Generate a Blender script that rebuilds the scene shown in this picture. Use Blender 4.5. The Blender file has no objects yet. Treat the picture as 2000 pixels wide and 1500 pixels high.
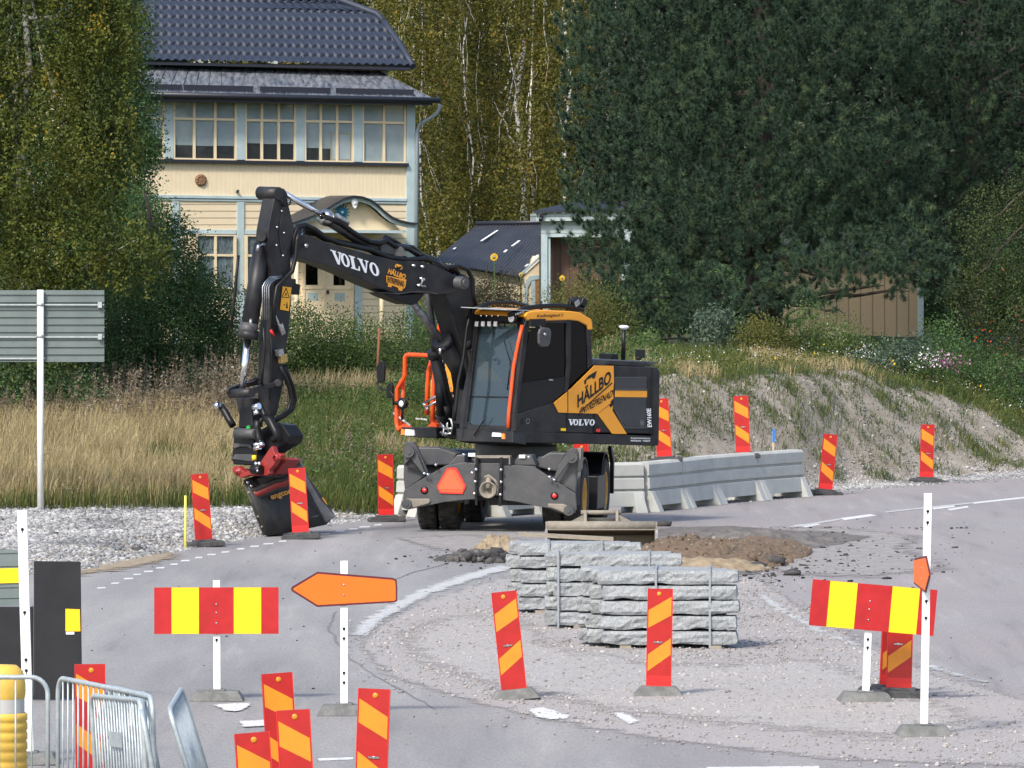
import bpy, math, random
import numpy as np
from mathutils import Vector, Matrix
R = math.radians
random.seed(7)
sc = bpy.context.scene
col = sc.collection

# ---------------------------------------------------------------- camera, sky, sun, exposure
CH = 4.5          # camera height, m
FP = 13000.0      # focal length in photo pixels (2000 wide)
HY = 450.0        # horizon row
cd = bpy.data.cameras.new('camera'); cam = bpy.data.objects.new('camera', cd); col.objects.link(cam)
cam.location = (0, 0, CH); cam.rotation_euler = (R(90), 0, 0)
cd.sensor_width = 36; cd.lens = 36 * FP / 2000; cd.shift_y = -(750 - HY) / 2000
cd.clip_start = 1; cd.clip_end = 3000
sc.camera = cam
SUN_EL, SUN_AZ = 45, -150      # azimuth from +Y, clockwise; the sun stands to the left and a little behind the camera
w = bpy.data.worlds.new('World'); sc.world = w; w.use_nodes = True
nt = w.node_tree; bg = nt.nodes['Background']
sky = nt.nodes.new('ShaderNodeTexSky'); sky.sky_type = 'NISHITA'; sky.sun_disc = False
sky.sun_elevation = R(SUN_EL); sky.sun_rotation = R(SUN_AZ); sky.air_density = 1.0; sky.dust_density = 2.5
nt.links.new(sky.outputs[0], bg.inputs[0]); bg.inputs[1].default_value = 0.15
sd = bpy.data.lights.new('sun', 'SUN'); sun = bpy.data.objects.new('sun', sd); col.objects.link(sun)
sd.energy = 2.15; sd.angle = R(8); sd.color = (1.0, 0.95, 0.87)
sv = Vector((math.sin(R(SUN_AZ)) * math.cos(R(SUN_EL)), math.cos(R(SUN_AZ)) * math.cos(R(SUN_EL)), math.sin(R(SUN_EL))))
sun.rotation_euler = sv.to_track_quat('Z', 'Y').to_euler(); sun.location = sv * 60
sc.view_settings.view_transform = 'Standard'; sc.view_settings.look = 'None'
sc.view_settings.gamma = 1; sc.view_settings.exposure = 0.80

# ---------------------------------------------------------------- measuring helpers
def at(px, py, d):                       # the place seen at a photo pixel, d metres off
    return Vector(((px - 1000) / FP * d, d, CH - (py - HY) / FP * d))
def gp(px, py, z=0.0):                   # the place on level ground
    return at(px, py, (CH - z) * FP / (py - HY))
class Plane:
    def __init__(s, p, n): s.p = Vector(p); s.n = Vector(n).normalized()
    def hit(s, px, py, off=0.0):
        c = Vector((0, 0, CH)); r = Vector(((px - 1000) / FP, 1, -(py - HY) / FP))
        t = (s.p - c).dot(s.n) / r.dot(s.n)
        return c + r * t + s.n * off
def smooth(x, a, b):
    t = np.clip((np.asarray(x, float) - a) / (b - a), 0, 1); return t * t * (3 - 2 * t)

# ---------------------------------------------------------------- materials
def new_mat(name):
    m = bpy.data.materials.new(name); m.use_nodes = True
    return m, m.node_tree, m.node_tree.nodes['Principled BSDF']
def mat(name, c, rough=0.6, metal=0.0, c2=None, ns=8.0, bump=0.0, bs=60.0, spec=0.5, coat=0.0, stretch=None, contrast=0.5):
    m, t, b = new_mat(name); N = t.nodes; L = t.links
    b.inputs['Base Color'].default_value = (*c, 1); b.inputs['Roughness'].default_value = rough
    b.inputs['Metallic'].default_value = metal; b.inputs['Specular IOR Level'].default_value = spec
    b.inputs['Coat Weight'].default_value = coat
    g = N.new('ShaderNodeNewGeometry'); src = g.outputs['Position']
    if stretch:
        mp = N.new('ShaderNodeMapping'); mp.inputs['Scale'].default_value = stretch
        L.new(src, mp.inputs[0]); src = mp.outputs[0]
    if c2:
        n = N.new('ShaderNodeTexNoise'); n.inputs['Scale'].default_value = ns; n.inputs['Detail'].default_value = 6
        n.inputs['Roughness'].default_value = 0.65
        L.new(src, n.inputs['Vector'])
        r = N.new('ShaderNodeValToRGB'); r.color_ramp.elements[0].position = 0.5 - contrast * 0.3; r.color_ramp.elements[1].position = 0.5 + contrast * 0.3
        r.color_ramp.elements[0].color = (*c, 1); r.color_ramp.elements[1].color = (*c2, 1)
        L.new(n.outputs['Fac'], r.inputs[0]); L.new(r.outputs[0], b.inputs['Base Color'])
    if bump:
        n = N.new('ShaderNodeTexNoise'); n.inputs['Scale'].default_value = bs; n.inputs['Detail'].default_value = 4
        L.new(src, n.inputs['Vector'])
        bp = N.new('ShaderNodeBump'); bp.inputs['Strength'].default_value = bump; bp.inputs['Distance'].default_value = 0.02
        L.new(n.outputs['Fac'], bp.inputs['Height']); L.new(bp.outputs[0], b.inputs['Normal'])
    return m
def boards(name, c, axis, step, dark=0.72, c2=None, ns=3):     # painted boarding with grooves every `step` metres along `axis`
    m, t, b = new_mat(name); N = t.nodes; L = t.links
    g = N.new('ShaderNodeNewGeometry')
    d = N.new('ShaderNodeVectorMath'); d.operation = 'DOT_PRODUCT'; d.inputs[1].default_value = axis
    L.new(g.outputs['Position'], d.inputs[0])
    q = N.new('ShaderNodeMath'); q.operation = 'DIVIDE'; q.inputs[1].default_value = step; L.new(d.outputs['Value'], q.inputs[0])
    f = N.new('ShaderNodeMath'); f.operation = 'FRACT'; L.new(q.outputs[0], f.inputs[0])
    rp = N.new('ShaderNodeValToRGB'); e = rp.color_ramp.elements
    e[0].position = 0.04; e[0].color = (0, 0, 0, 1); e[1].position = 0.16; e[1].color = (1, 1, 1, 1)
    L.new(f.outputs[0], rp.inputs[0])
    n = N.new('ShaderNodeTexNoise'); n.inputs['Scale'].default_value = ns; n.inputs['Detail'].default_value = 5; L.new(g.outputs['Position'], n.inputs[0])
    mx0 = N.new('ShaderNodeMixRGB'); mx0.inputs[1].default_value = (*c, 1); mx0.inputs[2].default_value = (*(c2 or [k * 0.88 for k in c]), 1)
    L.new(n.outputs['Fac'], mx0.inputs[0])
    mx = N.new('ShaderNodeMixRGB'); mx.blend_type = 'MULTIPLY'; mx.inputs[0].default_value = 1
    r2 = N.new('ShaderNodeMapRange'); r2.inputs['To Min'].default_value = dark; L.new(rp.outputs[0], r2.inputs[0])
    L.new(mx0.outputs[0], mx.inputs[1]); L.new(r2.outputs[0], mx.inputs[2]); L.new(mx.outputs[0], b.inputs['Base Color'])
    bp = N.new('ShaderNodeBump'); bp.inputs['Strength'].default_value = 0.6; bp.inputs['Distance'].default_value = 0.015
    L.new(rp.outputs[0], bp.inputs['Height']); L.new(bp.outputs[0], b.inputs['Normal'])
    b.inputs['Roughness'].default_value = 0.75
    return m
def leafmat(name, cols, trans=0.3, ns=1.2, rough=0.6, rw_=0.62, nw=1.3):          # leaves: colour varies leaf by leaf and in large clumps
    m, t, b = new_mat(name); N = t.nodes; L = t.links
    g = N.new('ShaderNodeNewGeometry')
    n = N.new('ShaderNodeTexNoise'); n.inputs['Scale'].default_value = ns; n.inputs['Detail'].default_value = 3; L.new(g.outputs['Position'], n.inputs[0])
    a = N.new('ShaderNodeMath'); a.operation = 'MULTIPLY_ADD'; a.inputs[1].default_value = rw_; L.new(g.outputs['Random Per Island'], a.inputs[0])
    s = N.new('ShaderNodeMath'); s.operation = 'MULTIPLY_ADD'; s.inputs[1].default_value = nw; s.inputs[2].default_value = 0.5 - rw_ * .5 - nw * .5; L.new(n.outputs['Fac'], s.inputs[0])
    L.new(s.outputs[0], a.inputs[2])
    rp = N.new('ShaderNodeValToRGB'); rp.color_ramp.interpolation = 'LINEAR'
    els = rp.color_ramp.elements
    while len(els) < len(cols): els.new(0.5)
    for i, (p, c) in enumerate(cols): els[i].position = p; els[i].color = (*c, 1)
    L.new(a.outputs[0], rp.inputs[0]); L.new(rp.outputs[0], b.inputs['Base Color'])
    b.inputs['Roughness'].default_value = rough; b.inputs['Specular IOR Level'].default_value = 0.3
    tr = N.new('ShaderNodeBsdfTranslucent'); L.new(rp.outputs[0], tr.inputs[0])
    mx = N.new('ShaderNodeMixShader'); mx.inputs[0].default_value = trans
    L.new(b.outputs[0], mx.inputs[1]); L.new(tr.outputs[0], mx.inputs[2])
    L.new(mx.outputs[0], N['Material Output'].inputs[0])
    return m
def glassmat(name, tint, diff_share=0.1, diff_col=(0.3, 0.36, 0.4), refl=1.5):
    m, t, b = new_mat(name); N = t.nodes; L = t.links
    tr = N.new('ShaderNodeBsdfTransparent'); tr.inputs[0].default_value = (*tint, 1)
    gl = N.new('ShaderNodeBsdfGlossy'); gl.inputs['Roughness'].default_value = 0.03
    lw = N.new('ShaderNodeLayerWeight'); lw.inputs[0].default_value = 0.5; pw = N.new('ShaderNodeMath'); pw.operation = 'POWER'; pw.inputs[1].default_value = 4; L.new(lw.outputs['Facing'], pw.inputs[0])
    fr = N.new('ShaderNodeMath'); fr.operation = 'MULTIPLY_ADD'; fr.inputs[1].default_value = 0.9; fr.inputs[2].default_value = 0.05 * (refl - 0.5); L.new(pw.outputs[0], fr.inputs[0])
    df = N.new('ShaderNodeBsdfDiffuse'); df.inputs[0].default_value = (*diff_col, 1)
    m1 = N.new('ShaderNodeMixShader'); m1.inputs[0].default_value = diff_share; L.new(tr.outputs[0], m1.inputs[1]); L.new(df.outputs[0], m1.inputs[2])
    m2 = N.new('ShaderNodeMixShader'); L.new(fr.outputs[0], m2.inputs[0]); L.new(m1.outputs[0], m2.inputs[1]); L.new(gl.outputs[0], m2.inputs[2])
    L.new(m2.outputs[0], N['Material Output'].inputs[0])
    return m

M = {}
M['char'] = mat('charcoal_paint', (0.0105, 0.0112, 0.015), 0.46, c2=(0.030, 0.029, 0.029), spec=.34, ns=3.5, bump=0.02, bs=90)
M['greyp'] = mat('dusty_grey_paint', (0.038, 0.042, 0.050), 0.55, c2=(0.085, 0.083, 0.08), ns=4, bump=0.05, bs=50, contrast=0.8)
M['black'] = mat('black_plastic', (0.006, 0.006, 0.0075), 0.42, spec=.35)
M['hose'] = mat('black_rubber_hose', (0.008, 0.008, 0.009), 0.42, spec=.3)
M['tyre'] = mat('tyre_rubber', (0.016, 0.016, 0.016), 0.85, c2=(0.05, 0.045, 0.04), ns=9, bump=0.2, bs=60)
M['yel'] = mat('orange_yellow_paint', (0.86, 0.36, 0.025), 0.38, c2=(0.80, 0.33, 0.03), ns=3)
M['rim'] = mat('rim_yellow_paint', (0.66, 0.33, 0.03), 0.55, c2=(0.4, 0.22, 0.05), ns=8)
M['orr'] = mat('orange_red_rail', (0.85, 0.085, 0.012), 0.4)
M['chrome'] = mat('chrome', (0.82, 0.82, 0.84), 0.14, 1.0)
M['zinc'] = mat('zinc_steel', (0.55, 0.56, 0.57), 0.35, 1.0, c2=(0.3, 0.3, 0.3), ns=30)
M['white'] = mat('white_letter', (0.85, 0.86, 0.88), 0.5)
M['redp'] = mat('red_steel_paint', (0.34, 0.018, 0.018), 0.45, c2=(0.18, 0.03, 0.025), ns=12, contrast=0.9)
M['bucket'] = mat('worn_black_steel', (0.011, 0.011, 0.012), 0.62, c2=(0.05, 0.047, 0.042), ns=7, bump=0.1, bs=30, contrast=1.0)
M['steel'] = mat('worn_bare_steel', (0.32, 0.32, 0.33), 0.4, 0.7, c2=(0.12, 0.12, 0.12), ns=8)
M['mudsteel'] = mat('muddy_steel', (0.17, 0.15, 0.12), 0.8, c2=(0.30, 0.27, 0.22), ns=9, bump=0.3, bs=25, contrast=0.9)
M['brownin'] = mat('dark_brown_steel', (0.05, 0.032, 0.022), 0.9, c2=(0.10, 0.07, 0.05), ns=6)  # inside of the grading bucket, darker and browner than its shell
M['ws'] = glassmat('sky_sheen_windscreen_glass', (0.45, 0.53, 0.56), 0.15, (0.16, 0.24, 0.30), 1.55)  # bluish diffuse share paints the sky's reflection into the glass
M['lwin'] = glassmat('clear_tinted_glass', (0.5, 0.58, 0.58), 0.05, (0.2, 0.25, 0.27))
M['dglass'] = glassmat('dark_tinted_glass', (0.07, 0.085, 0.08), 0.01, (0.03, 0.04, 0.04), 1.1)
M['lampg'] = mat('clear_lamp_lens', (0.85, 0.86, 0.88), 0.15, coat=1)
M['amber'] = mat('amber_lens', (0.95, 0.25, 0.02), 0.2, coat=1)
M['redl'] = mat('red_reflector', (0.75, 0.02, 0.02), 0.2, coat=1)
M['tri'] = mat('fluorescent_red', (0.95, 0.10, 0.03), 0.4)
M['tri2'] = mat('red_triangle_rim', (0.70, 0.03, 0.03), 0.35)
M['green'] = mat('green_paint', (0.02, 0.33, 0.06), 0.5)
M['brass'] = mat('brass_fitting', (0.5, 0.36, 0.12), 0.4, 0.6, c2=(0.3, 0.2, 0.1), ns=40)
M['mesh'] = mat('grille_mesh', (0.05, 0.052, 0.055), 0.7, c2=(0.10, 0.10, 0.10), ns=150, stretch=(1, 1, 2))
# road works
M['mred'] = mat('reflective_red', (0.34, 0.012, 0.010), 0.42, c2=(0.50, 0.015, 0.012), ns=6, bump=.04, bs=40, contrast=.9)
M['mred2'] = mat('plain_bright_red', (0.68, 0.022, 0.02), 0.4)
M['myel'] = mat('reflective_amber', (0.60, 0.215, 0.016), 0.42, c2=(0.80, 0.28, 0.012), ns=6, bump=.04, bs=40, contrast=.8)
M['syel'] = mat('fluorescent_yellow', (0.88, 0.57, 0.008), 0.4, c2=(0.96, 0.64, 0.006), ns=5)
M['sred'] = mat('board_red', (0.36, 0.008, 0.010), 0.42, c2=(0.47, 0.014, 0.016), ns=5, bump=.03, bs=30)
M['sora'] = mat('fluorescent_orange', (0.84, 0.145, 0.010), 0.4, c2=(0.92, 0.16, 0.008), ns=4)
M['wpost'] = mat('white_painted_steel', (0.86, 0.87, 0.86), 0.45, c2=(0.75, 0.76, 0.74), ns=6, contrast=0.9)
M['gbase'] = mat('recycled_rubber_base', (0.10, 0.105, 0.10), 0.85, c2=(0.19, 0.19, 0.18), ns=9, bump=0.3, bs=40)
M['dbase'] = mat('dark_rubber_base', (0.035, 0.037, 0.038), 0.8, c2=(0.08, 0.08, 0.08), ns=10, bump=0.3, bs=40)
M['conc'] = mat('pale_concrete', (0.36, 0.365, 0.34), 0.85, c2=(0.50, 0.505, 0.475), ns=3, bump=0.12, bs=60, contrast=0.9)
M['granite'] = mat('split_granite', (0.165, 0.175, 0.18), 0.8, c2=(0.38, 0.40, 0.41), ns=48, bump=1.0, bs=14, contrast=0.75)
M['galv'] = mat('galvanised_steel', (0.50, 0.55, 0.56), 0.5, 0.4, c2=(0.36, 0.41, 0.42), ns=14)
M['strap'] = mat('steel_strap', (0.30, 0.33, 0.35), 0.5, 0.3)
M['wood'] = mat('grey_timber', (0.22, 0.19, 0.15), 0.85, c2=(0.33, 0.29, 0.23), ns=12, stretch=(1, 8, 8))
M['palew'] = mat('pale_timber', (0.5, 0.42, 0.28), 0.85)
M['signb'] = mat('grey_green_sign_back', (0.115, 0.150, 0.145), 0.5, c2=(0.15, 0.185, 0.18), ns=2)
M['blackp'] = mat('matt_black_panel', (0.006, 0.007, 0.009), 0.7, c2=(0.012, 0.013, 0.016), ns=4)
M['ybar'] = mat('yellow_plastic', (0.78, 0.50, 0.07), 0.55, c2=(0.66, 0.42, 0.08), ns=5)
M['ygrey'] = mat('pale_band', (0.5, 0.5, 0.48), 0.6)
M['ystick'] = mat('yellow_stick', (0.75, 0.68, 0.12), 0.6)
M['blue'] = mat('blue_paint', (0.02, 0.18, 0.55), 0.5)
M['rust'] = mat('rusty_iron', (0.20, 0.08, 0.04), 0.85)

# ---------------------------------------------------------------- mesh helpers
ORG = {}                                  # world origin of every object that may be a parent
class MB:
    def __init__(s): s.v = []; s.f = []; s.m = []; s.sm = []
    def add(s, vs, fs, mi=0, sm=False):
        o = len(s.v); s.v += [Vector(p) for p in vs]
        for f in fs: s.f.append([o + i for i in f]); s.m.append(mi); s.sm.append(sm)
    def box(s, c, sz, mi=0, X=None):
        X = X or Matrix.Identity(3); c = Vector(c); hx, hy, hz = [k / 2 for k in sz]
        vs = [c + X @ Vector((a * hx, b * hy, d * hz)) for a, b, d in ((-1,-1,-1),(1,-1,-1),(1,1,-1),(-1,1,-1),(-1,-1,1),(1,-1,1),(1,1,1),(-1,1,1))]
        s.add(vs, [(0,3,2,1),(4,5,6,7),(0,1,5,4),(1,2,6,5),(2,3,7,6),(3,0,4,7)], mi)
    def hexa(s, lo, hi, mi=0):            # two rings of four
        s.add(list(lo) + list(hi), [(0,3,2,1),(4,5,6,7),(0,1,5,4),(1,2,6,5),(2,3,7,6),(3,0,4,7)], mi)
    def prism(s, pts, off, mi=0, side=None):     # ring of points pushed by vector off
        n = len(pts); off = Vector(off); q = [Vector(p) for p in pts]
        s.add(q + [p + off for p in q], [tuple(range(n)), tuple(range(2 * n - 1, n - 1, -1))], mi)
        o = len(s.v) - 2 * n
        for i in range(n):
            j = (i + 1) % n; s.f.append([o + j, o + i, o + n + i, o + n + j]); s.m.append(mi if side is None else side); s.sm.append(False)
    def ppx(s, pl, pts, depth, off=0.0, mi=0):   # outline on a plane, depth metres thick behind it
        s.prism([pl.hit(x, y, off) for x, y in pts], -pl.n * depth, mi)
    def tube(s, pts, r, n=8, mi=0, cap=True):
        pts = [Vector(p) for p in pts]; rs = r if isinstance(r, (list, tuple)) else [r] * len(pts)
        rings = []; up = None
        for i, p in enumerate(pts):
            a = pts[max(i - 1, 0)]; b = pts[min(i + 1, len(pts) - 1)]; t = (b - a).normalized()
            if up is None: up = Vector((0, 0, 1)) if abs(t.z) < 0.9 else Vector((1, 0, 0))
            x = t.cross(up).normalized(); y = x.cross(t).normalized(); up = y
            rings.append([p + (x * math.cos(k * 2 * math.pi / n) + y * math.sin(k * 2 * math.pi / n)) * rs[i] for k in range(n)])
        vs = [q for rg in rings for q in rg]; fs = []
        for i in range(len(pts) - 1):
            for k in range(n):
                fs.append((i * n + k, i * n + (k + 1) % n, (i + 1) * n + (k + 1) % n, (i + 1) * n + k))
        s.add(vs, fs, mi, True)
        if cap:
            o = len(s.v) - len(vs)
            s.f.append([o + k for k in range(n - 1, -1, -1)]); s.m.append(mi); s.sm.append(False)
            s.f.append([o + (len(pts) - 1) * n + k for k in range(n)]); s.m.append(mi); s.sm.append(False)
    def cyl(s, a, b, r, n=16, mi=0, r2=None): s.tube([a, b], [r, r if r2 is None else r2], n, mi)
    def lathe(s, c, axis, prof, n=32, mi=0, sm=True):   # prof: (radius, along axis)
        c = Vector(c); ax = Vector(axis).normalized(); u = ax.orthogonal().normalized(); v = ax.cross(u)
        vs = []; fs = []
        for r, h in prof:
            for k in range(n):
                a = k * 2 * math.pi / n; vs.append(c + ax * h + (u * math.cos(a) + v * math.sin(a)) * r)
        for i in range(len(prof) - 1):
            for k in range(n): fs.append((i * n + k, i * n + (k + 1) % n, (i + 1) * n + (k + 1) % n, (i + 1) * n + k))
        s.add(vs, fs, mi, sm)
    def parts(s):                         # connected pieces, each as an MB of its own
        p = list(range(len(s.v)))
        def fd(a):
            while p[a] != a: p[a] = p[p[a]]; a = p[a]
            return a
        for f in s.f:
            for b in f[1:]: p[fd(b)] = fd(f[0])
        g = {}
        for i, f in enumerate(s.f): g.setdefault(fd(f[0]), []).append(i)
        out = []
        for ids in g.values():
            n = MB(); mp_ = {}
            for i in ids:
                q = []
                for a in s.f[i]:
                    if a not in mp_: mp_[a] = len(n.v); n.v.append(s.v[a])
                    q.append(mp_[a])
                n.f.append(q); n.m.append(s.m[i]); n.sm.append(s.sm[i])
            out.append(n)
        return out
    def each(s, name, mats, parent=None, bevel=0.0): return [q.build(name, mats, parent, None, bevel) for q in s.parts()][0]
    def build(s, name, mats, parent=None, loc=None, bevel=0.0):
        if not isinstance(mats, (list, tuple)): mats = [mats]
        o0 = ORG[parent.name] if parent else Vector(loc if loc is not None else (0, 0, 0))
        me = bpy.data.meshes.new(name); me.from_pydata([p - o0 for p in s.v], [], s.f)
        for m_ in mats: me.materials.append(m_)
        me.polygons.foreach_set('material_index', s.m); me.polygons.foreach_set('use_smooth', s.sm)
        me.validate(); me.update()
        o = bpy.data.objects.new(name, me); col.objects.link(o)
        if parent: o.parent = parent
        else: o.location = o0
        ORG[o.name] = o0
        if bevel:
            b = o.modifiers.new('bevel', 'BEVEL'); b.width = bevel; b.segments = 2; b.limit_method = 'ANGLE'; b.angle_limit = R(35)
        return o
def tag(o, label=None, cat=None, group=None, kind=None):
    if label: o['label'] = label
    if cat: o['category'] = cat
    if group: o['group'] = group
    if kind: o['kind'] = kind
    return o
def thing(name, label, cat, loc=(0, 0, 0), group=None):
    o = bpy.data.objects.new(name, None); col.objects.link(o); o.location = loc; o.empty_display_size = 0.3
    ORG[o.name] = Vector(loc)
    return tag(o, label, cat, group)
def copy_tree(o, parent=None):
    c = o.copy(); col.objects.link(c); c.parent = parent
    for ch in [k for k in bpy.data.objects if k.parent == o]: copy_tree(ch, c)
    return c
def fast_mesh(name, V, F, mats, mi=None, smooth_=False):      # numpy arrays, all faces with the same number of corners
    me = bpy.data.meshes.new(name); V = np.asarray(V, np.float32); F = np.asarray(F, np.int32); k = F.shape[1]
    me.vertices.add(len(V)); me.vertices.foreach_set('co', V.ravel())
    me.loops.add(F.size); me.loops.foreach_set('vertex_index', F.ravel())
    me.polygons.add(len(F)); me.polygons.foreach_set('loop_start', np.arange(len(F), dtype=np.int32) * k)
    try: me.polygons.foreach_set('loop_total', np.full(len(F), k, np.int32))
    except Exception: pass
    for m_ in (mats if isinstance(mats, (list, tuple)) else [mats]): me.materials.append(m_)
    if mi is not None: me.polygons.foreach_set('material_index', np.asarray(mi, np.int32))
    if smooth_: me.polygons.foreach_set('use_smooth', np.ones(len(F), bool))
    me.update(calc_edges=True); me.validate()
    return me
def fobj(name, V, F, mats, parent=None, loc=(0, 0, 0), **k):
    o0 = ORG[parent.name] if parent else Vector(loc)
    me = fast_mesh(name, np.asarray(V) - np.array(o0), F, mats, **k)
    o = bpy.data.objects.new(name, me); col.objects.link(o)
    if parent: o.parent = parent
    else: o.location = o0
    ORG[o.name] = o0
    return o
# lettering ------------------------------------------------------
def map_quad(V2, bl, br, tl, n, off):     # V2 in unit square -> parallelogram
    bl = bl + n * off; br = br + n * off; tl = tl + n * off
    return [bl + (br - bl) * x + (tl - bl) * y for x, y in V2]
def text_mesh(s, shear=0.0, bold=0.0):
    cu = bpy.data.curves.new('lettering', 'FONT'); cu.body = s; cu.shear = shear; cu.offset = bold; cu.resolution_u = 3
    o = bpy.data.objects.new('lettering', cu); col.objects.link(o)
    me = bpy.data.meshes.new_from_object(o.evaluated_get(bpy.context.evaluated_depsgraph_get()))
    v = [(p.co.x, p.co.y) for p in me.vertices]; f = [tuple(p.vertices) for p in me.polygons]
    bpy.data.objects.remove(o); bpy.data.curves.remove(cu); bpy.data.meshes.remove(me)
    xs = [p[0] for p in v]; ys = [p[1] for p in v]; x0, x1, y0, y1 = min(xs), max(xs), min(ys), max(ys)
    return [((a - x0) / (x1 - x0), (b - y0) / (y1 - y0)) for a, b in v], f
def letter_px(mb, s, pl, bl, br, tl, off=0.005, mi=0, shear=0.0, bold=0.0, custom=None):
    v, f = custom or text_mesh(s, shear, bold)
    mb.add(map_quad(v, pl.hit(*bl), pl.hit(*br), pl.hit(*tl), pl.n, off), f, mi)
def slab_word():                          # V O L V O in heavy slab letters, unit square
    V, F = [], []
    def poly(pts, x, wd):
        o = len(V); V.extend([(x + a * wd, b) for a, b in pts]); F.append(tuple(range(o, o + len(pts))))
    def vee(x, w_):
        poly([(0.12, 0.9), (0.40, 0.9), (0.60, 0.32), (0.62, 0), (0.42, 0)], x, w_)
        poly([(0.60, 0.32), (0.76, 0.9), (0.90, 0.9), (0.62, 0)], x, w_)
        poly([(0, 0.9), (0.5, 0.9), (0.5, 1), (0, 1)], x, w_); poly([(0.66, 0.9), (1, 0.9), (1, 1), (0.66, 1)], x, w_)
    def ring(x, w_):
        n = 24; o = len(V)
        for k in range(n):
            a = 2 * math.pi * k / n; V.append((x + w_ * (0.5 + 0.5 * math.cos(a)), 0.5 + 0.51 * math.sin(a)))
        for k in range(n):
            a = 2 * math.pi * k / n; V.append((x + w_ * (0.5 + 0.20 * math.cos(a)), 0.5 + 0.38 * math.sin(a)))
        for k in range(n): F.append((o + k, o + (k + 1) % n, o + n + (k + 1) % n, o + n + k))
    def ell(x, w_):
        poly([(0.14, 0.1), (0.48, 0.1), (0.48, 0.9), (0.14, 0.9)], x, w_); poly([(0, 0.9), (0.64, 0.9), (0.64, 1), (0, 1)], x, w_)
        poly([(0, 0), (0.93, 0), (0.96, 0.1), (0, 0.1)], x, w_); poly([(0.80, 0.1), (0.96, 0.1), (1, 0.36), (0.88, 0.36)], x, w_)
    vee(0, 0.235); ring(0.195, 0.185); ell(0.385, 0.20); vee(0.565, 0.235); ring(0.80, 0.20)
    return V, F
SLAB = slab_word()

# ================================================================ GROUND
rng = np.random.default_rng(11)
def fnoise(x, y, seed=0, octs=4, f0=1.0):          # cheap value noise for the ground
    x = np.asarray(x, float); y = np.asarray(y, float); out = np.zeros(np.broadcast(x, y).shape); a = 1.0; tot = 0
    for o in range(octs):
        f = f0 * 2 ** o; xi = np.floor(x * f); yi = np.floor(y * f); xf = x * f - xi; yf = y * f - yi
        xf = xf * xf * (3 - 2 * xf); yf = yf * yf * (3 - 2 * yf)
        def h(i, j):
            v = np.sin((i * 127.1 + j * 311.7 + (seed + o) * 74.7)) * 43758.5453; return v - np.floor(v)
        out += a * (h(xi, yi) * (1 - xf) * (1 - yf) + h(xi + 1, yi) * xf * (1 - yf) + h(xi, yi + 1) * (1 - xf) * yf + h(xi + 1, yi + 1) * xf * yf)
        tot += a; a *= 0.5
    return out / tot
def Ffoot(x): return np.interp(x, [-60, -8.2, -2.5, 0, 2.6, 5, 6, 9.6, 14, 60], [102, 103, 104.5, 107.6, 110.6, 115.2, 118, 124, 128, 150])
def Eedge(x): return np.interp(x, [-60, -9, -5.7, -4.4, -2.84, -1.95, 0, 60], [80, 84, 88, 95, 102.0, 105.0, 108, 200])
def Hgt(x, y):
    x = np.asarray(x, float); y = np.asarray(y, float); t = y - Ffoot(x)
    left = np.interp(t, [0, 10, 27, 40, 58, 100, 300], [0, 0.35, 1.08, 1.38, 1.62, 2.2, 5])
    top = np.interp(x, [2, 6.3, 8.2, 9.8, 14], [1.95, 1.88, 1.35, 0.75, 0.3])
    right = np.where(t < 4.5, top * smooth(t, -0.8, 4.9) ** 0.9, top + (2.15 - top) * smooth(t, 4.0, 22)) + np.maximum(t - 40, 0) * 0.014
    wgt = smooth(x, -0.4, 2.3); z = left * (1 - wgt) + right * wgt
    z = np.where(t > 0, z, wgt * right)
    berm = 0.16 * smooth(y, Eedge(x), Eedge(x) + 5) * (1 - smooth(x, -2.4, -1.2))
    n = (fnoise(x, y, 3, 4, 0.7) - 0.5)
    z = z + berm + n * 0.16 * smooth(t, 0.3, 3)
    rill = (fnoise(x * 1.6 + y * .5, y * .35, 5, 3, 1.3) - 0.5) * 0.08 * wgt * smooth(t, 0.3, 1.6) * (1 - smooth(t, 4, 6))
    return z + rill + np.where((t < 0) & (y > Eedge(x)), n * 0.07, 0) - 0.03 * (1 - smooth(y, np.minimum(Eedge(x), Ffoot(x) - 1.2) - 1, np.minimum(Eedge(x), Ffoot(x) - 1.2)))
def Hz(x, y): return float(Hgt(x, y))

def grid(xs, ys):
    X, Y = np.meshgrid(xs, ys); Z = Hgt(X, Y); V = np.stack([X, Y, Z], -1).reshape(-1, 3)
    nx = len(xs); ny = len(ys); i = np.arange((nx - 1) * (ny - 1)); r = i // (nx - 1); c = i % (nx - 1); a = r * nx + c
    return V, np.stack([a, a + 1, a + nx + 1, a + nx], -1)
xs = np.concatenate([[-400, -120, -60, -35], np.arange(-22, 22.01, 0.16), [35, 60, 120, 400]])
ys = np.concatenate([[-60, 0, 30, 50, 60, 70, 78], np.arange(80, 150, 0.22), np.arange(150, 300, 3), [340, 420, 600, 900]])
V, F = grid(xs, ys)
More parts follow.
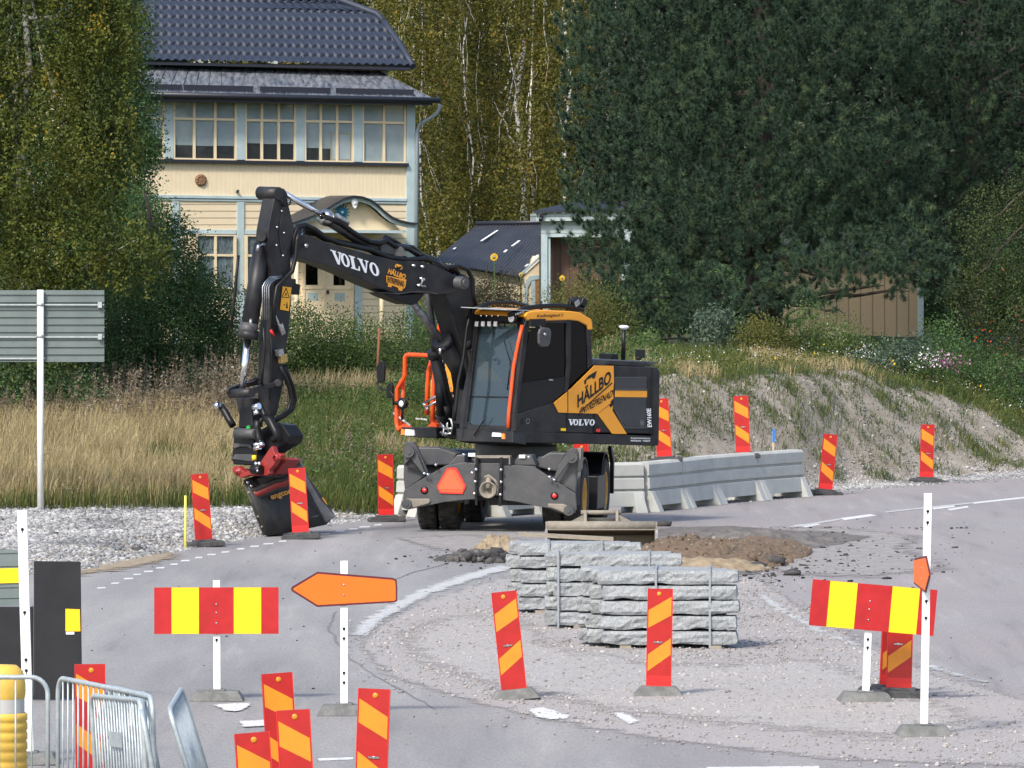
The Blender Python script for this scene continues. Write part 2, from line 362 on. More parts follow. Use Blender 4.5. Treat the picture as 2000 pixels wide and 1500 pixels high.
# sandy soil on the bare bank, turf elsewhere: blended through a vertex attribute
gm, t_, b_ = new_mat('turf_and_sand'); N = t_.nodes; L = t_.links
at_ = N.new('ShaderNodeAttribute'); at_.attribute_name = 'bare'
g_ = N.new('ShaderNodeNewGeometry')
def noise(sc_, det=5, vec=None, rough=0.6):
    n = N.new('ShaderNodeTexNoise'); n.inputs['Scale'].default_value = sc_; n.inputs['Detail'].default_value = det; n.inputs['Roughness'].default_value = rough
    L.new(vec or g_.outputs['Position'], n.inputs['Vector']); return n
def ramp(fac, stops):
    r = N.new('ShaderNodeValToRGB'); e = r.color_ramp.elements
    while len(e) < len(stops): e.new(0.5)
    for i, (p, c) in enumerate(stops): e[i].position = p; e[i].color = (*c, 1)
    L.new(fac, r.inputs[0]); return r
def mixc(f, a, b):
    m_ = N.new('ShaderNodeMixRGB'); L.new(a, m_.inputs[1]); L.new(b, m_.inputs[2])
    if isinstance(f, float): m_.inputs[0].default_value = f
    else: L.new(f, m_.inputs[0])
    return m_.outputs[0]
sand = ramp(noise(2.2, 8).outputs['Fac'], [(0.3, (0.21, 0.175, 0.135)), (0.5, (0.295, 0.252, 0.200)), (0.72, (0.37, 0.325, 0.268))])
turf = ramp(noise(1.1, 6).outputs['Fac'], [(0.3, (0.030, 0.040, 0.012)), (0.55, (0.055, 0.062, 0.020)), (0.75, (0.10, 0.09, 0.035))])
L.new(mixc(at_.outputs['Fac'], turf.outputs[0], sand.outputs[0]), b_.inputs['Base Color']); b_.inputs['Roughness'].default_value = 0.95
bp_ = N.new('ShaderNodeBump'); bp_.inputs['Strength'].default_value = 0.6; bp_.inputs['Distance'].default_value = 0.03
L.new(noise(14, 8).outputs['Fac'], bp_.inputs['Height']); L.new(bp_.outputs[0], b_.inputs['Normal'])
ground = fobj('ground', V, F, gm, smooth_=True)
tt = V[:, 1] - Ffoot(V[:, 0]); nn = fnoise(V[:, 0], V[:, 1], 9, 4, 1.0)
edge = np.interp(V[:, 0], [3.5, 6.3, 8.2, 9.8, 12], [4.8, 4.9, 4.8, 4.4, 3.8])
bare = smooth(V[:, 0], 1.0, 2.0) * (1 - smooth(tt + (nn - .5) * 1.6, edge - 0.5, edge + 0.3))
bare = np.maximum(bare, (tt < 0.2) * 1.0)
bare = np.maximum(bare, (V[:, 1] < Ffoot(V[:, 0]) + 0.3) * 1.0)
a_ = ground.data.attributes.new('bare', 'FLOAT', 'POINT'); a_.data.foreach_set('value', bare.astype(np.float32))
tag(ground, kind='structure')

# ---- road: one sheet with worn lanes
rm, t_, b_ = new_mat('worn_asphalt'); N = t_.nodes; L = t_.links
g_ = N.new('ShaderNodeNewGeometry')
mpf = N.new('ShaderNodeMapping'); mpf.inputs['Scale'].default_value = (1, 0.14, 1); L.new(g_.outputs['Position'], mpf.inputs[0])
fine = noise(38, 8, mpf.outputs[0], rough=0.85)
mp = N.new('ShaderNodeMapping'); mp.inputs['Scale'].default_value = (1, 0.12, 1); mp.inputs['Rotation'].default_value = (0, 0, 0.25); L.new(g_.outputs['Position'], mp.inputs[0])
big = noise(0.8, 6, mp.outputs[0]); big2 = noise(0.16, 4)
base = ramp(fine.outputs['Fac'], [(0.25, (0.155, 0.150, 0.147)), (0.5, (0.258, 0.250, 0.246)), (0.75, (0.370, 0.360, 0.353))])
tone = ramp(big.outputs['Fac'], [(0.32, (0.78, 0.78, 0.785)), (0.68, (1.18, 1.17, 1.15))])
mul = N.new('ShaderNodeMixRGB'); mul.blend_type = 'MULTIPLY'; mul.inputs[0].default_value = 1; L.new(base.outputs[0], mul.inputs[1]); L.new(tone.outputs[0], mul.inputs[2])
# reddish aggregate on the right-hand road
sx = N.new('ShaderNodeSeparateXYZ'); L.new(g_.outputs['Position'], sx.inputs[0])
mr = N.new('ShaderNodeMapRange'); mr.inputs['From Min'].default_value = 0.5; mr.inputs['From Max'].default_value = 4.5; L.new(sx.outputs[0], mr.inputs[0])
mm = N.new('ShaderNodeMath'); mm.operation = 'MULTIPLY'; L.new(mr.outputs[0], mm.inputs[0])
r2_ = ramp(big2.outputs['Fac'], [(0.35, (0.25, 0.25, 0.25)), (0.6, (1, 1, 1))]); L.new(r2_.outputs[0], mm.inputs[1])
red_ = ramp(fine.outputs['Fac'], [(0.25, (0.170, 0.150, 0.147)), (0.5, (0.272, 0.245, 0.242)), (0.75, (0.380, 0.350, 0.347))])
c1_ = mixc(mm.outputs[0], mul.outputs[0], red_.outputs[0])
# rubber streaks left by turning machines
mp2 = N.new('ShaderNodeMapping'); mp2.inputs['Scale'].default_value = (0.5, 0.5, 1); mp2.inputs['Location'].default_value = (4, -20, 0); L.new(g_.outputs['Position'], mp2.inputs[0])
mp2.inputs['Scale'].default_value = (1.6, 0.10, 1); mp2.inputs['Rotation'].default_value = (0, 0, -0.5)
wv = noise(1.6, 3, mp2.outputs[0])
stf = ramp(wv.outputs['Fac'], [(0.28, (0.76, 0.76, 0.77)), (0.42, (0.96, 0.96, 0.96)), (0.60, (1.0, 1.0, 1.0)), (0.75, (1.22, 1.21, 1.19))])
mu2 = N.new('ShaderNodeMixRGB'); mu2.blend_type = 'MULTIPLY'; mu2.inputs[0].default_value = 1.0; L.new(c1_, mu2.inputs[1]); L.new(stf.outputs[0], mu2.inputs[2])
L.new(mu2.outputs[0], b_.inputs['Base Color']); b_.inputs['Roughness'].default_value = 0.9
bp_ = N.new('ShaderNodeBump'); bp_.inputs['Strength'].default_value = 0.5; bp_.inputs['Distance'].default_value = 0.012
L.new(fine.outputs['Fac'], bp_.inputs['Height']); L.new(bp_.outputs[0], b_.inputs['Normal'])
rx = [-60, -20] + list(np.arange(-9, 14.1, 0.5)) + [20, 60]
rb = MB(); far = []
for x in rx: far.append((x, float(min(Ffoot(x) - 0.15, Eedge(x) + 0.25 + 0.25 * math.sin(x * 9))), 0.0))
rb.add([(-60, -60, 0), (60, -60, 0)] + far[::-1], [tuple(range(len(far) + 2))])
road = tag(rb.build('road', rm), kind='structure')

# ---- gravelled traffic island, a thin layer over the asphalt, ragged edge
def ragged(pts, step=0.12, amp=0.09, seed=1):
    r = random.Random(seed); out = []
    P = [Vector((p[0], p[1])) for p in pts]
    for i in range(len(P)):
        a, b = P[i], P[(i + 1) % len(P)]; n = max(1, int((b - a).length / step)); pn = Vector((-(b - a).y, (b - a).x)).normalized()
        for k in range(n): out.append(a.lerp(b, k / n) + pn * r.uniform(-amp, amp))
    return out
def sheet(name, pxs, z, m_, label=None, step=0.12, amp=0.09, kind='structure', seed=1):
    step = max(step, amp * 2.6)
    pts = [gp(x, y, z) for x, y in pxs]; mb = MB()
    mb.add([(p.x, p.y, z) for p in ragged(pts, step, amp, seed)], [], 0); mb.f.append(list(range(len(mb.v)))); mb.m.append(0); mb.sm.append(False)
    # keep upward
    ar = sum(mb.v[i].x * mb.v[(i + 1) % len(mb.v)].y - mb.v[(i + 1) % len(mb.v)].x * mb.v[i].y for i in range(len(mb.v)))
    if ar < 0: mb.f[0].reverse()
    return tag(mb.build(name, m_), label, kind=kind)
def soft_sheet(name, pxs, z, m_, fade=.3, st=.10):            # a thin spill whose edge breaks up into grains
    P = np.array([tuple(gp(x, y, z))[:2] for x, y in pxs]); sy = .22; x0, y0 = P.min(0) - .8; x1, y1 = P.max(0) + np.array([.8, 3])
    xs_ = np.arange(x0, x1, st); ys_ = np.arange(y0 - 2, y1, st * 3.5); X, Y = np.meshgrid(xs_, ys_); X = X.ravel(); Y = Y.ravel(); D = np.full(len(X), 1e9); n = len(P)
    for i in range(n):
        a = P[i] * [1, sy]; b = P[(i + 1) % n] * [1, sy]; q = np.stack([X, Y * sy], -1); t = np.clip(((q - a) @ (b - a)) / ((b - a) @ (b - a)), 0, 1); D = np.minimum(D, np.linalg.norm(q - a - t[:, None] * (b - a), axis=1))
    m_ = m_.copy()
    D = np.where(in_poly(X, Y, [tuple(p) for p in P]), D, -D); cov = np.clip(.5 + D / fade, 0, 1)
    nx = len(xs_); i = np.arange((nx - 1) * (len(ys_) - 1)); a = (i // (nx - 1)) * nx + i % (nx - 1); F = np.stack([a, a + 1, a + nx + 1, a + nx], -1); F = F[cov[F].max(1) > 0]
    o = fobj(name, np.stack([X, Y, np.full(len(X), z)], -1), F, m_); at2 = o.data.attributes.new('cover', 'FLOAT', 'POINT'); at2.data.foreach_set('value', cov.astype(np.float32))
    if 'cover' not in m_.node_tree.nodes:
        N = m_.node_tree.nodes; L = m_.node_tree.links; A = N.new('ShaderNodeAttribute'); A.name = 'cover'; A.attribute_name = 'cover'; g = N.new('ShaderNodeNewGeometry')
        n1 = N.new('ShaderNodeTexNoise'); n1.inputs['Scale'].default_value = 30; n1.inputs['Detail'].default_value = 3; n2 = N.new('ShaderNodeTexNoise'); n2.inputs['Scale'].default_value = 2.5; n2.inputs['Detail'].default_value = 5
        L.new(g.outputs['Position'], n1.inputs[0]); L.new(g.outputs['Position'], n2.inputs[0])
        s1_ = N.new('ShaderNodeMath'); s1_.operation = 'ADD'; L.new(n1.outputs['Fac'], s1_.inputs[0]); L.new(n2.outputs['Fac'], s1_.inputs[1])
        s2_ = N.new('ShaderNodeMath'); s2_.operation = 'MULTIPLY_ADD'; s2_.inputs[1].default_value = .8; L.new(s1_.outputs[0], s2_.inputs[0]); s2_.inputs[2].default_value = -.8 ; s3_ = N.new('ShaderNodeMath'); s3_.operation = 'ADD'; L.new(s2_.outputs[0], s3_.inputs[0]); L.new(A.outputs['Fac'], s3_.inputs[1])
        mr_2 = N.new('ShaderNodeMapRange'); mr_2.inputs['From Min'].default_value = .42; mr_2.inputs['From Max'].default_value = .58; L.new(s3_.outputs[0], mr_2.inputs[0]); L.new(mr_2.outputs[0], N['Principled BSDF'].inputs['Alpha'])
    return tag(o, kind='structure')
def in_poly(x, y, poly):
    ins = np.zeros(len(x), bool); n = len(poly)
    for i in range(n):
        x0, y0 = poly[i]; x1, y1 = poly[(i + 1) % n]
        c = ((y0 > y) != (y1 > y)) & (x < (x1 - x0) * (y - y0) / (y1 - y0 + 1e-9) + x0); ins ^= c
    return ins
gr1 = mat('island_gravel', (0.225, 0.208, 0.200), 0.95, c2=(0.41, 0.386, 0.37), ns=32, bump=0.7, bs=30, contrast=0.8)
gr2 = mat('pale_gravel_dust', (0.27, 0.253, 0.24), 0.95, c2=(0.40, 0.38, 0.36), ns=14, bump=0.5, bs=40)
ISL = [(1005, 1122), (840, 1170), (735, 1222), (705, 1262), (760, 1318), (900, 1362), (1060, 1402), (1250, 1437), (1450, 1462), (1650, 1482), (2150, 1500), (2250, 1420), (1980, 1362), (1830, 1320), (1690, 1262), (1560, 1185), (1475, 1128)]
soft_sheet('gravel_island', ISL, 0.005, gr1, .38)
soft_sheet('gravel_dust', [(790, 1238), (880, 1205), (1000, 1200), (1060, 1260), (1300, 1300), (1600, 1290), (1700, 1330), (1900, 1400), (1750, 1440), (1500, 1420), (1200, 1385), (950, 1330), (830, 1290)], 0.010, gr2, .9)
# ---- painted road marks
paint = mat('worn_road_paint', (0.74, 0.74, 0.72), 0.8, c2=(0.40, 0.40, 0.40), ns=14, contrast=0.5)
paint2 = mat('faded_road_paint', (0.50, 0.50, 0.49), 0.85, c2=(0.34, 0.34, 0.335), ns=10, contrast=0.5)
mk = MB()
def quadz(mb, pxs, z):
    v = [gp(x, y, z) for x, y in pxs]
    ar = sum(v[i].x * v[(i + 1) % len(v)].y - v[(i + 1) % len(v)].x * v[i].y for i in range(len(v)))
    if ar < 0: v = v[::-1]
    mb.add(v, [tuple(range(len(v)))])
for x, y in [(198, 1148), (225, 1139), (251, 1130), (268, 1122), (290, 1116), (313, 1109), (340, 1102), (362, 1095), (388, 1089), (413, 1083), (440, 1078), (470, 1072), (497, 1067), (524, 1062), (552, 1057), (585, 1052), (610, 1047), (635, 1042), (664, 1037), (690, 1033), (712, 1029), (738, 1025)]:
    a = random.uniform(8, 11); quadz(mk, [(x - a, y + 1.6), (x + a - 2, y + 1.2), (x + a, y - 1.6), (x - a + 2, y - 1.2)], 0.004)
for q in [[(1033, 1388), (1060, 1386), (1110, 1396), (1112, 1401), (1075, 1401), (1048, 1398)], [(1196, 1393), (1218, 1393), (1250, 1404), (1228, 1407)],
          [(415, 1382), (488, 1380), (484, 1386), (462, 1391), (440, 1389)], [(464, 1404), (540, 1402), (542, 1408), (476, 1411)]]:
    soft_sheet('road_marking', [(x, y + (y - 1395) * .5) for x, y in q], .0125, paint, .09, .025)
for q in [[(1550, 1026), (1590, 1021), (1604, 1024), (1574, 1030)], [(1640, 1012), (1700, 1004), (1712, 1007), (1650, 1016)], [(1820, 992), (1862, 987), (1866, 990), (1824, 995)],
          [(1850, 994), (1890, 988), (1892, 991), (1856, 997)], [(1900, 981), (2040, 966), (2040, 969), (1902, 984)], [(1380, 1498), (1600, 1496), (1600, 1502), (1380, 1506)],
          [(620, 1481), (690, 1479), (690, 1483), (624, 1486)]]: quadz(mk, q, 0.012 if q[0][0] == 1033 or q[0][0] == 1196 else 0.004)
tag(mk.build('road_marking', paint), kind='structure')
mk = MB()
def band(pts, wpx, z=0.0055):
    for (x0, y0), (x1, y1) in zip(pts[:-1], pts[1:]): quadz(mk, [(x0, y0 + wpx), (x1, y1 + wpx), (x1, y1 - wpx), (x0, y0 - wpx)], z)
def strip(pts, wx, z=.0095): soft_sheet('faded_road_marking', [(x - wx, y - wx * .16) for x, y in pts] + [(x + wx, y + wx * .16) for x, y in pts[::-1]], z, paint2, .34, .04)
strip([(702, 1240), (728, 1212), (770, 1186), (830, 1156), (900, 1132), (990, 1106)], 15)
strip([(1485, 1160), (1530, 1192), (1600, 1232), (1680, 1262)], 16); strip([(1780, 1288), (1840, 1310), (1910, 1328)], 18)
band([(1500, 1035), (1560, 1027), (1640, 1014)], 1.6); band([(1730, 1000), (1900, 982)], 1.2)
tag(mk.build('faded_road_marking', paint2), kind='structure')
# ---- cracks and dark scraped patches
dk = mat('crack_filler', (0.12, 0.117, 0.115), 0.9, c2=(0.20, 0.195, 0.19), ns=20)
mk = MB()
def crack(pts, w0, z=0.004, sub=5, jit=3):
    q = []
    for (x0, y0), (x1, y1) in zip(pts[:-1], pts[1:]):
        for k in range(sub): q.append((x0 + (x1 - x0) * k / sub + random.uniform(-jit, jit), y0 + (y1 - y0) * k / sub + random.uniform(-jit * .4, jit * .4)))
    q.append(pts[-1]); q = [gp(x, y, z) for x, y in q]
    for a, b in zip(q[:-1], q[1:]):
        n = Vector((-(b - a).y, (b - a).x, 0)).normalized() * w0 * random.uniform(.3, 1); n.y *= 5
        v = [a - n, b - n, b + n, a + n]; ar = (v[1] - v[0]).cross(v[2] - v[1]).z
        if ar < 0: v = v[::-1]
        mk.add(v, [(0, 1, 2, 3)])
crack([(655, 1195), (648, 1215), (640, 1228), (655, 1245), (668, 1270), (690, 1290), (735, 1320), (790, 1350), (850, 1385)], 0.02)
crack([(725, 1200), (715, 1228), (760, 1240)], 0.015)
crack([(770, 1130), (830, 1112), (900, 1090)], 0.02)
tag(mk.build('road_crack', dk), kind='structure')
dkp = mat('scraped_dark_asphalt', (0.055, 0.052, 0.052), 0.95, c2=(0.20, 0.18, 0.16), ns=7, bump=0.8, bs=20, contrast=0.9)
soft_sheet('scraped_ground', [(1250, 1045), (1300, 1030), (1420, 1027), (1530, 1036), (1620, 1038), (1700, 1048), (1640, 1062), (1560, 1075), (1500, 1100), (1490, 1118), (1430, 1124), (1300, 1118), (1200, 1090)], 0.0085, dkp, .35)
smr = mat('muddy_asphalt', (0.20, 0.185, 0.175), 0.95, c2=(0.31, 0.29, 0.275), ns=5, bump=0.4, bs=30)
soft_sheet('muddy_ground', [(1420, 1032), (1640, 1030), (1800, 1048), (1760, 1070), (1850, 1110), (1700, 1125), (1560, 1122), (1470, 1105)], 0.0065, smr, .9)
soft_sheet('muddy_ground', [(780, 1050), (900, 1045), (1010, 1050), (1060, 1062), (1010, 1088), (905, 1082), (820, 1064)], 0.0065, smr, .6)
# ---- dug hole edge and heap of soil, as real relief
def relief(name, cx, cy, rx, ry, h, m_, seed, nx=110, ny=50, label=None, kind='structure', rough=0.35, shape=2.0):
    X, Y = np.meshgrid(np.linspace(-1, 1, nx), np.linspace(-1, 1, ny)); r = (np.abs(X) ** shape + np.abs(Y) ** shape)
    n1 = fnoise(X * 3 + 9, Y * 3 + 5, seed, 4, 1.0); n2 = fnoise(X * rx * 6 + 3, Y * ry * 6 + 3, seed + 3, 3, 1.4)
    Z = h * np.clip(1.05 - r + (n1 - .5) * 0.9, 0, None) ** 0.8 * (0.75 + rough * n1) + (n2 - .5) * 0.10 * h / 0.3
    Z = np.where(r > 1.0, Z * 0 - 0.03, Z - 0.02)
    V = np.stack([X * rx + cx, Y * ry + cy, Z], -1).reshape(-1, 3)
    i = np.arange((nx - 1) * (ny - 1)); a = (i // (nx - 1)) * nx + i % (nx - 1)
    return tag(fobj(name, V, np.stack([a, a + 1, a + nx + 1, a + nx], -1), m_, loc=(cx, cy, 0)), label, kind=kind)
soil = mat('brown_soil', (0.085, 0.056, 0.034), 0.95, c2=(0.20, 0.14, 0.09), ns=9, bump=1.0, bs=26, contrast=0.9)
soil2 = mat('pale_sandy_soil', (0.20, 0.15, 0.09), 0.95, c2=(0.32, 0.255, 0.17), ns=7, bump=0.9, bs=18)
blk = mat('broken_asphalt', (0.018, 0.018, 0.019), 0.85, c2=(0.09, 0.085, 0.08), ns=12, bump=0.9, bs=16, contrast=0.9)
p = gp(1385, 1098); relief('soil_heap', p.x, p.y + 0.2, 1.15, 2.4, 0.31, soil, 3, label='brown heap of dug soil beside the grading bucket')
p = gp(1500, 1082); relief('soil_heap', p.x - .1, p.y + 1, 0.75, 3.2, 0.16, soil, 8)
p = gp(1370, 1112); relief('sandy_soil', p.x, p.y, 0.95, 0.8, 0.15, soil2, 5)
p = gp(1450, 1060); relief('dug_edge', p.x, p.y, 1.35, 1.3, 0.20, dkp, 6)
p = gp(940, 1093); relief('broken_asphalt_edge', p.x - 0.05, p.y, 0.62, 0.8, 0.10, blk, 7)
p = gp(960, 1078); relief('sandy_soil', p.x + .1, p.y + .6, 0.38, 0.6, 0.22, soil2, 15)
p = gp(1340, 1115); relief('broken_asphalt_edge', p.x + .15, p.y + 1.1, 0.8, 0.4, 0.10, blk, 17)

# ---- loose stones -----------------------------------------------
ICO = None
def rock_proto():
    a = (1 + 5 ** .5) / 2
    v = np.array([(-1,a,0),(1,a,0),(-1,-a,0),(1,-a,0),(0,-1,a),(0,1,a),(0,-1,-a),(0,1,-a),(a,0,-1),(a,0,1),(-a,0,-1),(-a,0,1)], float); v /= np.linalg.norm(v[0])
    f = np.array([(0,11,5),(0,5,1),(0,1,7),(0,7,10),(0,10,11),(1,5,9),(5,11,4),(11,10,2),(10,7,6),(7,1,8),(3,9,4),(3,4,2),(3,2,6),(3,6,8),(3,8,9),(4,9,5),(2,4,11),(6,2,10),(8,6,7),(9,8,1)])
    return v, f
def stones(name, P, S, m_, seed=0, flat=0.7):
    r = np.random.default_rng(seed); v0, f0 = rock_proto(); n = len(P)
    jit = 1 + r.uniform(-.32, .32, (n, 12, 1)); sc3 = r.uniform(0.65, 1.35, (n, 1, 3)) * np.array([1, 1, flat])
    a = r.uniform(0, 6.28, n); c, s_ = np.cos(a), np.sin(a); RM = np.zeros((n, 3, 3)); RM[:, 0, 0] = c; RM[:, 0, 1] = -s_; RM[:, 1, 0] = s_; RM[:, 1, 1] = c; RM[:, 2, 2] = 1
    VV = np.einsum('nij,nkj->nki', RM, v0[None] * jit * sc3) * S[:, None, None] + P[:, None, :]
    FF = (f0[None] + (np.arange(n) * 12)[:, None, None]).reshape(-1, 3)
    return tag(fobj(name, VV.reshape(-1, 3), FF, m_), kind='stuff')
def stonemat(name, cols): 
    m_ = leafmat(name, cols, trans=0.0, ns=0.6, rough=0.9); return m_
grey_st = stonemat('crushed_rock', [(0.1, (0.12, 0.125, 0.128)), (0.5, (0.28, 0.28, 0.28)), (0.9, (0.46, 0.455, 0.445))])
isl_st = stonemat('island_pebble', [(0.1, (0.17, 0.155, 0.148)), (0.5, (0.31, 0.285, 0.272)), (0.85, (0.43, 0.405, 0.385))])
dark_st = stonemat('asphalt_crumb', [(0.1, (0.012, 0.012, 0.013)), (0.6, (0.05, 0.048, 0.046)), (0.9, (0.13, 0.12, 0.11))])
sand_st = stonemat('bank_stone', [(0.1, (0.15, 0.13, 0.10)), (0.5, (0.28, 0.25, 0.21)), (0.9, (0.48, 0.46, 0.42))])
def in_poly(x, y, poly):
    ins = np.zeros(len(x), bool); n = len(poly)
    for i in range(n):
        x0, y0 = poly[i]; x1, y1 = poly[(i + 1) % n]
        c = ((y0 > y) != (y1 > y)) & (x < (x1 - x0) * (y - y0) / (y1 - y0 + 1e-9) + x0); ins ^= c
    return ins
# crushed rock on the left verge
n = 95000; X = rng.uniform(-10, -1.6, n); Y = rng.uniform(84, 106.5, n); ok = (Y > Eedge(X) - 0.5 + rng.normal(0, .5, n)) & (Y < Ffoot(X) + 1.0 + rng.normal(0, .4, n)); X = X[ok]; Y = Y[ok]
stones('crushed_rock_verge', np.stack([X, Y, Hgt(X, Y) + .005], -1), rng.gamma(2.0, 0.0078, len(X)).clip(.007, .07), grey_st, 1, .6)
ip = [tuple(gp(x, y))[:2] for x, y in ISL]
n = 90000; X = rng.uniform(-3, 9, n); Y = rng.uniform(54, 90, n); ok = in_poly(X + rng.normal(0, .22, n), Y + rng.normal(0, .9, n), ip); X = X[ok]; Y = Y[ok]
dens = fnoise(X, Y * .3, 21, 3, 0.9); k = rng.uniform(0, 1, len(X)) < 0.25 + 1.1 * (dens - .3); X = X[k]; Y = Y[k]
stones('island_gravel', np.stack([X, Y, np.full(len(X), .010)], -1), rng.gamma(2.4, 0.0036, len(X)).clip(.004, .026), isl_st, 2)
n = 500; X = gp(942, 1093).x + rng.normal(0, .26, n); Y = gp(942, 1093).y + rng.normal(0, .4, n)
stones('broken_asphalt_rubble', np.stack([X, Y, rng.uniform(.0, .10, n) * np.exp(-((X - gp(942, 1093).x) / .45) ** 2)], -1), rng.gamma(2.5, 0.014, n).clip(.01, .09), dark_st, 31, .8)
n = 2600; X = gp(1390, 1090).x + rng.normal(0, .75, n); Y = gp(1390, 1090).y + rng.normal(0, 1.3, n)
for_heap = (X, Y)
# asphalt crumbs around the trench
n = 900; k = rng.integers(0, 5, n); cx = np.array([900, 1470, 1520, 1600, 1720])[k] + rng.normal(0, 1, n) * np.array([60, 60, 70, 90, 120])[k]; cy = np.array([1092, 1118, 1050, 1090, 1075])[k] + rng.normal(0, 1, n) * np.array([9, 12, 12, 26, 30])[k]
cy = cy.clip(1032, 1180); d = 4.5 * FP / (cy - HY); X = (cx - 1000) / FP * d
stones('asphalt_crumbs', np.stack([X, d, np.full(n, .01)], -1), rng.gamma(1.3, 0.010, n).clip(.004, .06), dark_st, 3, .5)
n = 520; X = rng.uniform(-8, 9, n); Y = rng.uniform(57, 104, n); ok = Y < Eedge(X) - .2
stones('scattered_grit', np.stack([X[ok], Y[ok], np.full(ok.sum(), .005)], -1), rng.gamma(2, 0.0035, ok.sum()).clip(.003, .016), dark_st, 4, .6)
X, Y = for_heap; hp = bpy.data.objects['soil_heap']; tr_k = [np.array([v.co[:] for v in o.data.vertices]) + np.array(o.location) for o in bpy.data.objects if o.name.startswith('soil_heap')]
KV = np.concatenate(tr_k); zz = np.full(len(X), -1.0)
for i_ in range(len(X)):
    q_ = (KV[:, 0] - X[i_]) ** 2 + (KV[:, 1] - Y[i_]) ** 2; j_ = q_.argmin()
    if q_[j_] < .01: zz[i_] = KV[j_, 2]
ok = zz > .0
soil_st = stonemat('soil_clod', [(0.1, (0.05, 0.034, 0.022)), (0.6, (0.15, 0.11, 0.07)), (0.95, (0.30, 0.27, 0.22))])
stones('soil_clods', np.stack([X, Y, zz], -1)[ok], rng.gamma(1.4, 0.007, len(X)).clip(.004, .05)[ok], soil_st, 33, .8)
# stones of the bare bank and its gravel shoulder
n = 6000; X = rng.uniform(1.2, 14, n); t = rng.uniform(-1.6, 4.9, n) ** 1.0; Y = Ffoot(X) + t
stones('bank_stones', np.stack([X, Y, Hgt(X, Y)], -1), rng.gamma(1.6, 0.008, n).clip(.006, .06), sand_st, 5)
n = 26000; X = rng.uniform(2.2, 14, n); Y = Ffoot(X) + rng.normal(-1.0, .75, n)
stones('shoulder_gravel', np.stack([X, Y, np.maximum(Hgt(X, Y), 0) + .004], -1), rng.gamma(2.2, 0.0055, n).clip(.006, .04), grey_st, 6)
chunk_p = rock_proto()
def chunk(px, py, s, label, i):
    p = gp(px, py); r = np.random.default_rng(40 + i); v, f = chunk_p
    v2 = v * (1 + r.uniform(-.3, .3, (12, 1))) * np.array([1.3, 1, .6]) * s
    o = fobj('asphalt_chunk', v2 + np.array([p.x, p.y, s * .4]), f, blk, loc=p); tag(o, label, 'chunk', 'broken asphalt chunks beside the soil heap')
chunk(1510, 1106, .15, 'largest black asphalt chunk right of the soil heap', 1); chunk(1482, 1113, .11, 'jagged black asphalt chunk just left of the largest one', 2)
chunk(1500, 1088, .12, 'flat black asphalt chunk behind the largest one, on the heap edge', 3); chunk(1548, 1124, .09, 'small black asphalt chunk nearest the camera, right of the heap', 4)
chunk(1536, 1083, .08, 'small thin black asphalt chunk on the far right of the heap', 5); chunk(1298, 1028, .09, 'black lump on top edge of the soil behind the grading bucket', 6)
chunk(270, 1083, .11, 'flat brown grey slab of asphalt lying at the foot of the crushed rock verge', 7)
bpy.data.objects['asphalt_chunk'].data.materials  # first chunk keeps the plain name
soft_sheet('sandy_soil', [(130, 1104), (165, 1088), (240, 1080), (330, 1078), (350, 1084), (300, 1098), (230, 1112), (150, 1122)], 0.014, mat('spilled_sand', (0.22, 0.17, 0.11), .95, c2=(.34, .28, .2), ns=9, bump=.8, bs=20), .8)

# ================================================================ VEGETATION
def rot_basis(n, r, up_bias=0.0):
    a = r.normal(size=(n, 3)); a[:, 2] *= (1 - up_bias); a /= np.linalg.norm(a, axis=1, keepdims=True)
    b = r.normal(size=(n, 3)); b -= a * (a * b).sum(1, keepdims=True); b /= np.linalg.norm(b, axis=1, keepdims=True)
    return a, b
def leafquads(P, size, r, aspect=0.55):
    n = len(P); a, b = rot_basis(n, r); s = np.asarray(size)
    if s.ndim == 0: s = np.full(n, float(s))
    s = (s * r.uniform(.6, 1.3, n))[:, None]
    V = np.stack([P - a * s * .5, P + b * s * aspect * .5, P + a * s * .5, P - b * s * aspect * .5], 1).reshape(-1, 3)
    return V, (np.arange(n) * 4)[:, None] + np.arange(4)[None]
def blobpts(blobs, n, r, clump=0.22, per=14, hollow=0.35):      # points in clusters through a union of ellipsoids
    w_ = np.array([b[3] * b[4] * b[5] for b in blobs]); w_ = w_ ** .75; w_ /= w_.sum(); out = []
    for b, q in zip(blobs, w_):
        k = max(1, int(n * q / per)); d = r.normal(size=(k, 3)); d /= np.linalg.norm(d, axis=1, keepdims=True)
        rad = (hollow + (1 - hollow) * r.uniform(0, 1, (k, 1)) ** .6) * (0.86 + .28 * r.uniform(size=(k, 1)))
        c = np.array(b[:3]) + d * rad * np.array(b[3:6])
        pts = np.repeat(c, per, 0) + r.normal(size=(k * per, 3)) * clump * np.array([1, 1, .75])
        out.append(pts)
    return np.concatenate(out)
def strands(blobs, n, r, ln=(0.3, 0.9), per=16, hollow=.3):     # hanging birch twigs
    w_ = np.array([b[3] * b[4] * b[5] for b in blobs]) ** .75; w_ /= w_.sum(); out = []
    for b, q in zip(blobs, w_):
        k = max(1, int(n * q / per)); d = r.normal(size=(k, 3)); d /= np.linalg.norm(d, axis=1, keepdims=True)
        rad = hollow + (1 - hollow) * r.uniform(0, 1, (k, 1)) ** .6
        c = np.array(b[:3]) + d * rad * np.array(b[3:6]); l_ = r.uniform(*ln, k)
        u = r.uniform(0, 1, (k, per)); sway = r.normal(size=(k, 1, 2)) * .12
        pts = np.repeat(c[:, None, :], per, 1); pts[:, :, 2] -= u * l_[:, None]; pts[:, :, :2] += sway * u[..., None] + r.normal(size=(k, per, 2)) * .035
        out.append(pts.reshape(-1, 3))
    return np.concatenate(out)
